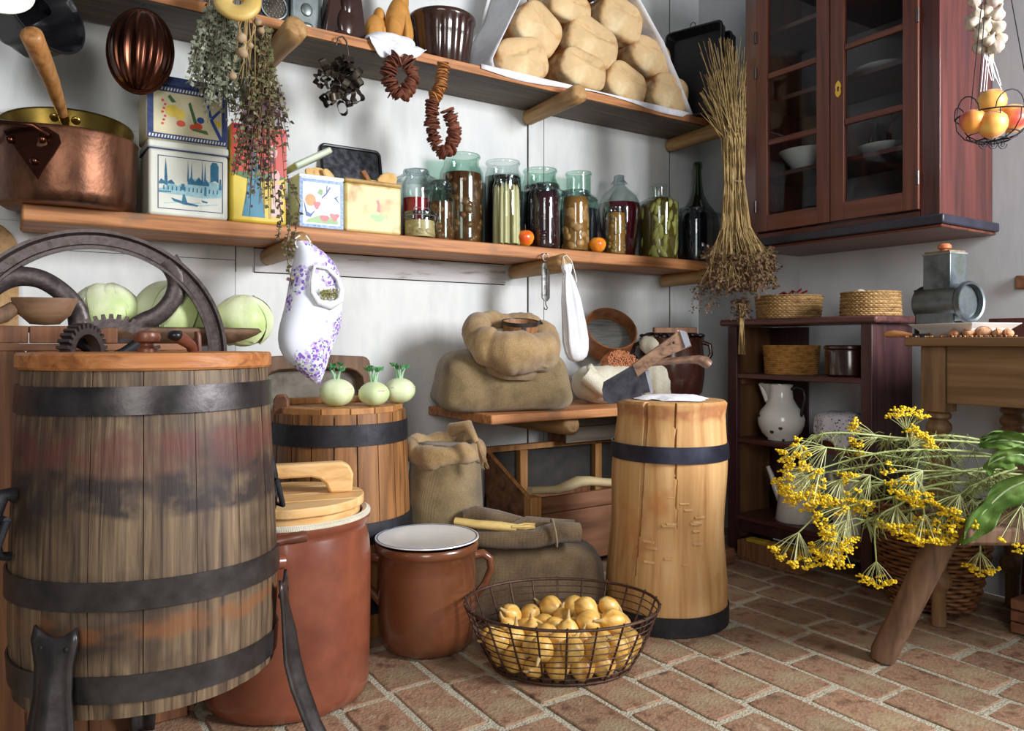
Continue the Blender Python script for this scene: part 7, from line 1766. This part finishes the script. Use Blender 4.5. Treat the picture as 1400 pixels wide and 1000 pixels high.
# ---------------------------------------------------------------- bunches under the upper shelf, left
m_sage=M('grey_green_dry_leaf',[(104,110,90),(146,152,130),(170,174,156)],60,.9); m_sstem=M('grey_stem',[(112,106,84),(146,140,116)],30,.9)
hb_=thing('grey_herb_bunch','bushy bunch of grey-green dried wormwood hanging from the upper shelf','herbs',atY(300,0,2.26)); Y0_=2.24
g=G(); gl_=G()
for i in range(130):
    xe=random.uniform(258,345); ye=random.uniform(70,155) if xe>275 else random.uniform(60,125)
    if i%9==0: ye+=15
    P=[atY(303+random.uniform(-14,14),-20,Y0_+random.uniform(-.03,.03)),atY(303+(xe-303)*.55+random.uniform(-5,5),ye*.4,Y0_+random.uniform(-.05,.04)),atY(xe,ye,Y0_+random.uniform(-.06,.05))]
    P=[p-hb_.location for p in P]; g.tube(P,[.0016,.0014,.0008],4)
    for q in range(22):
        u=.25+.75*q/22; c=(P[0].lerp(P[1],u*2) if u<.5 else P[1].lerp(P[2],u*2-1))
        gl_.leaf(c,(random.uniform(-1,1),random.uniform(-1,1),random.uniform(-1.2,.3)),random.uniform(.012,.020),.8)
obj('herb_stem',g,m_sstem,hb_,kind='stuff',sharp=0); obj('herb_leaf',gl_,m_sage,hb_,kind='stuff',sharp=0)
m_thy=M('olive_dry_leaf',[(82,82,50),(116,114,76),(140,136,102)],50,.9); m_thyp=M('mauve_dry_flower',[(96,70,82),(128,100,112)],50,.9); m_ts=M('brown_twig',[(88,64,48),(120,90,66)],30,.8)
th=thing('thyme_bunch','long dangling bunch of dried flowering thyme over the picture tin','herbs',atY(362,70,2.20)); Yt=2.18
g=G(); gl_=G(); gp=G()
for i in range(95):
    k_=random.random(); xe=random.choice([random.uniform(316,345),random.uniform(330,392),random.uniform(340,398)]); ye=random.uniform(150,300)
    if xe<335: ye=min(ye,240)
    P=[atY(362+random.uniform(-8,8),random.uniform(40,80),Yt+random.uniform(-.03,.03)),atY(362+(xe-362)*.5+random.uniform(-6,6),110+random.uniform(0,40),Yt+random.uniform(-.04,.04)),atY(xe,ye,Yt+random.uniform(-.05,.04))]
    P=[p-th.location for p in P]; g.tube(P,[.0015,.0012,.0007],4)
    for q in range(24):
        u=q/24; c=(P[0].lerp(P[1],u*2) if u<.5 else P[1].lerp(P[2],u*2-1))
        (gp if (u>.6 and random.random()<.4) else gl_).leaf(c,(random.uniform(-1,1),random.uniform(-1,1),random.uniform(-.7,.7)),random.uniform(.010,.018),.95)
for lst in ([(385,250),(398,300),(390,340),(400,395)],[(392,240),(410,280),(402,330),(396,350)],[(380,260),(385,300),(378,330)]):
    P=[atY(x,y,Yt+.0)-th.location for x,y in lst]; g.tube(P,[.0015]*(len(P)-1)+[.0007],4)
    for q in range(60):
        u=q/60*(len(P)-1); i_=int(u); c=P[i_].lerp(P[i_+1],u-i_)
        (gp if random.random()<.25 else gl_).leaf(c,(random.uniform(-1,1),random.uniform(-1,1),random.uniform(-.7,.7)),random.uniform(.009,.017),.85)
obj('thyme_twig',g,m_ts,th,kind='stuff',sharp=0); obj('thyme_leaf',gl_,m_thy,th,kind='stuff',sharp=0); obj('thyme_flower',gp,m_thyp,th,kind='stuff',sharp=0)
# garlic string between the bunches
m_garl2=M('tan_garlic_skin',[(150,126,96),(186,162,128)],30,.7)
gs=thing('garlic_string','string of small pale garlic bulbs between the grey herbs and thyme','garlic',atY(335,40,2.12))
for px,py,r_ in ((330,52,.013),(331,72,.014),(322,20,.012),(342,18,.011),(352,30,.010),(350,12,.011),(357,42,.009),(342,62,.008),(318,104,.010)):
    c=atY(px,py,2.12)-gs.location; e_=Euler((random.uniform(-.6,.6),random.uniform(-.6,.6),0)).to_matrix().to_4x4()
    obj('garlic_bulb',G().lathe([(0,-.8),(.5,-.78),(.9,-.4),(1,0),(.85,.4),(.45,.75),(.2,1.1),(.14,1.6),(0,1.6)],18,TR(c)@e_@Matrix.Scale(r_*1.15,4)),m_garl2,gs,sharp=80)
g=G()
for i in range(14):
    g.tube([atY(335+random.uniform(-6,10),-10,2.12)-gs.location,atY(330+random.uniform(-8,20),40+random.uniform(-10,10),2.12)-gs.location,atY(325+random.uniform(-8,25),85+random.uniform(-10,40),2.12)-gs.location],[.002,.0018,.0008],4)
obj('dry_stem',g,m_dry,gs,kind='stuff',sharp=0)
# yellow wax disc
wx=thing('wax_cake','thick yellow beeswax ring hanging over the herbs at the top edge','wax',atY(325,2,2.08),rot=(math.radians(70),0,math.radians(-20)))
obj('disc',G().lathe([(.016,-.012),(.052,-.012),(.060,-.004),(.060,.006),(.052,.012),(.020,.012),(.014,.004),(.016,-.012)],40).wob(.003,16,3),M('beeswax',[(196,160,76),(222,192,116)],14,.45,sss=.1),wx,sharp=60)

# ---------------------------------------------------------------- left: plank chest, ladle, cabbages, paddle
ch=thing('plank_chest','tall brown plank chest behind the washing barrel at the left edge','chest',(-.2,1.875,0))
zc_=.835
xr=.375
i=0; x=-.62
while x<xr-.02:
    w_=min(random.uniform(.085,.12),xr-x); obj('plank',G().box(x+.2,x+w_-.002+.2,0,.022,.0,zc_),m_chest,ch,bevel=.002); x+=w_
obj('top_board',G().box(-.42,xr+.2,0.0,.24,zc_,zc_+.015),m_binwood,ch,bevel=.002)
obj('side_board',G().box(xr+.178,xr+.2,.024,.24,.0,zc_),m_chest,ch)
xg=atY(162,460,1.875).x
zg=atY(50,446,1.875).z
x=-.62
while x<xg-.02:
    w_=min(random.uniform(.08,.11),xg-x); obj('upstand_plank',G().box(x+.2,x+w_-.002+.2,-.004,.018,zc_+.016,zg),m_chest,ch,bevel=.002); x+=w_
la=thing('wooden_ladle','shallow dark wooden ladle resting on the chest upstand behind the flywheel','ladle',(atY(62,430,1.86).x,1.88,zg+.002))
rl=.5*(atY(106,430,1.86).x-atY(10,430,1.86).x)*.96
obj('bowl',G().lathe([(0,.0),(rl*.45,.002),(rl*.8,.022),(rl,.050),(rl*1.01,.056),(rl*.95,.056),(rl*.75,.03),(0,.012)],44).mat(Matrix.Diagonal((1,.75,1,1))),wood('ladle_wood',[(96,66,46),(132,98,72),(150,116,88)],'x',30,4,.6),la,sharp=60)
obj('handle',G().tube([(-rl*.9,0,.035),(-rl*1.2,-.02,.02),(-rl*1.7,-.04,.008)],[.014,.016,.015],10),m_bench,la,sharp=60)
# dough trough behind with cabbages
dt2=thing('dough_trough','shallow wooden trough holding the cabbages on the chest','trough',(.30,1.995,zc_+.015))
o=obj('trough_shell',G().ell((0,0,.062),.26,.105,.062,40,20,e=.8),m_bench,dt2,sharp=80)
me=o.data
import bmesh
bm=bmesh.new(); bm.from_mesh(me); bmesh.ops.delete(bm,geom=[v for v in bm.verts if v.co.z>.040],context='VERTS'); bm.to_mesh(me); bm.free()
md=o.modifiers.new('s','SOLIDIFY'); md.thickness=.010; md.offset=1
m_cab1=M('cabbage_leaf',[(212,218,168),(226,232,194),(238,240,218)],(8,8,8),.45,detail=6,sss=.1,bump=.35,bscale=30,dirt=((164,190,96),4,.5,.72))
m_cabv=M('cabbage_vein',[(222,228,190),(232,236,206)],8,.5)
def cabbage(px,py,y,r,label,seed):
    c=atY(px,py,y); t=thing('cabbage',label,'cabbage',c,group=None)
    obj('heart',G().ell((0,0,0),r*.93,r*.93,r*.86,36,24).wob(.005,9,seed),m_cab1,t,sharp=80)
    rs=random.Random(seed)
    for k_ in range(7):
        a0=rs.uniform(0,6.28); el_=rs.uniform(.1,.9); 
        g=G(); mm=R('Z',math.degrees(a0))@R('Y',-math.degrees(el_)*.6)
        def leafp(u,v,k_=k_):
            th=(u-.5)*2.2; ph=-1.1+2.2*v; rr=r*(1.0+.012*k_*.5+.010*(abs(u-.5)*2)**4+.02*math.sin(u*14+k_)*(v))
            p=Vector((math.cos(ph)*math.cos(th),math.cos(ph)*math.sin(th),math.sin(ph)*.94))*rr
            return p
        g.grid(leafp,14,14,mm).wob(.003,22,seed+k_)
        lf=obj('wrapper_leaf',g,m_cab1,t,sharp=80)
        gv=G()
        for s_ in (-.6,-.3,0,.3,.6):
            gv.tube([mm@(Vector((math.cos(ph)*math.cos(s_*ph2),math.cos(ph)*math.sin(s_*ph2),math.sin(ph)*.94))*(r*1.012)) for ph,ph2 in ((-1.0,.1),(-.6,.5),(-.1,.9),(.4,1.2),(.8,1.4))],[.0016,.0014,.0011,.0008,.0004],4)
        obj('leaf_vein',gv,m_cabv,lf,kind='stuff',sharp=80)
    return t
cabbage(145,431,2.02,.076,'left cabbage, palest of the three, behind the gear wheel',3)
cabbage(238,432,2.00,.088,'biggest cabbage seen through the right arc of the flywheel',8)
cabbage(333,441,2.02,.072,'right-hand green cabbage beside the floral bag',12)
# bread peel at the far left on the wall
pl_=thing('bread_peel','tall round-topped wooden board leaning at the extreme left of the wall','board',(atY(-28,380,2.54).x,2.54,.0),rot=(math.radians(-2),0,0))
zt_=atY(0,298,2.54).z
P=[(-.12,0),(.09,0),(.09,zt_-.09)]+[(.09*math.cos(a_) ,zt_-.09+.09*math.sin(a_)) for a_ in [i*PI/10 for i in range(1,10)]]+[(-.12,zt_-.09)]
obj('board',G().prism(P,-.012,.012),m_bracket,pl_,bevel=.004)
# big trough standing on its end against the wall behind the tall barrel
tw=thing('leaning_trough','big hollowed wooden trough standing on end against the wall behind the barrel','trough',(0,0,0),rot=(0,0,0))
xl,xr2=atY(352,500,2.50).x,atY(511,500,2.50).x; zt_=atY(440,488,2.50).z
tw.location=((xl+xr2)/2,2.528,0); tw.matrix_basis=Matrix.Translation(tw.location); w_=(xr2-xl)/2
out=[(-w_,0),(w_,0),(w_,zt_-.03)]+[(w_-.03+.03*math.cos(a_),zt_-.03+.03*math.sin(a_)) for a_ in (.5,1.0,1.4)]+[(0,zt_+.008)]+[(-w_+.03-.03*math.cos(a_),zt_-.03+.03*math.sin(a_)) for a_ in (1.4,1.0,.5)]+[(-w_,zt_-.03)]
inn=[(-w_+.02,.04),(w_-.02,.04),(w_-.02,zt_-.12)]+[(w_-.09+.07*math.cos(a_),zt_-.10+.06*math.sin(a_)) for a_ in (.5,1.0,1.4)]+[(0,zt_-.036)]+[(-w_+.09-.07*math.cos(a_),zt_-.10+.06*math.sin(a_)) for a_ in (1.4,1.0,.5)]+[(-w_+.02,zt_-.12)]
n=len(out)
vs=[(x,0,z) for x,z in out]+[(x,0,z) for x,z in inn]+[(x*.94,.05,z*.985) for x,z in inn]+[(x,.062,z) for x,z in out]
fs=[(i,(i+1)%n,(i+1)%n+n,i+n) for i in range(n)]+[(i+n,(i+1)%n+n,(i+1)%n+2*n,i+2*n) for i in range(n)]+[(i+3*n,(i+1)%n+3*n,(i+1)%n,i) for i in range(n)]
obj('trough_rim',G().add(vs,fs),m_bench,tw,bevel=.003)
obj('trough_bed',G().add([(x*.94,.049,z*.985) for x,z in inn],[tuple(range(n))]),M('worn_trough_bed',[(88,80,72),(124,116,104),(140,132,120)],14,.85,bump=1),tw)
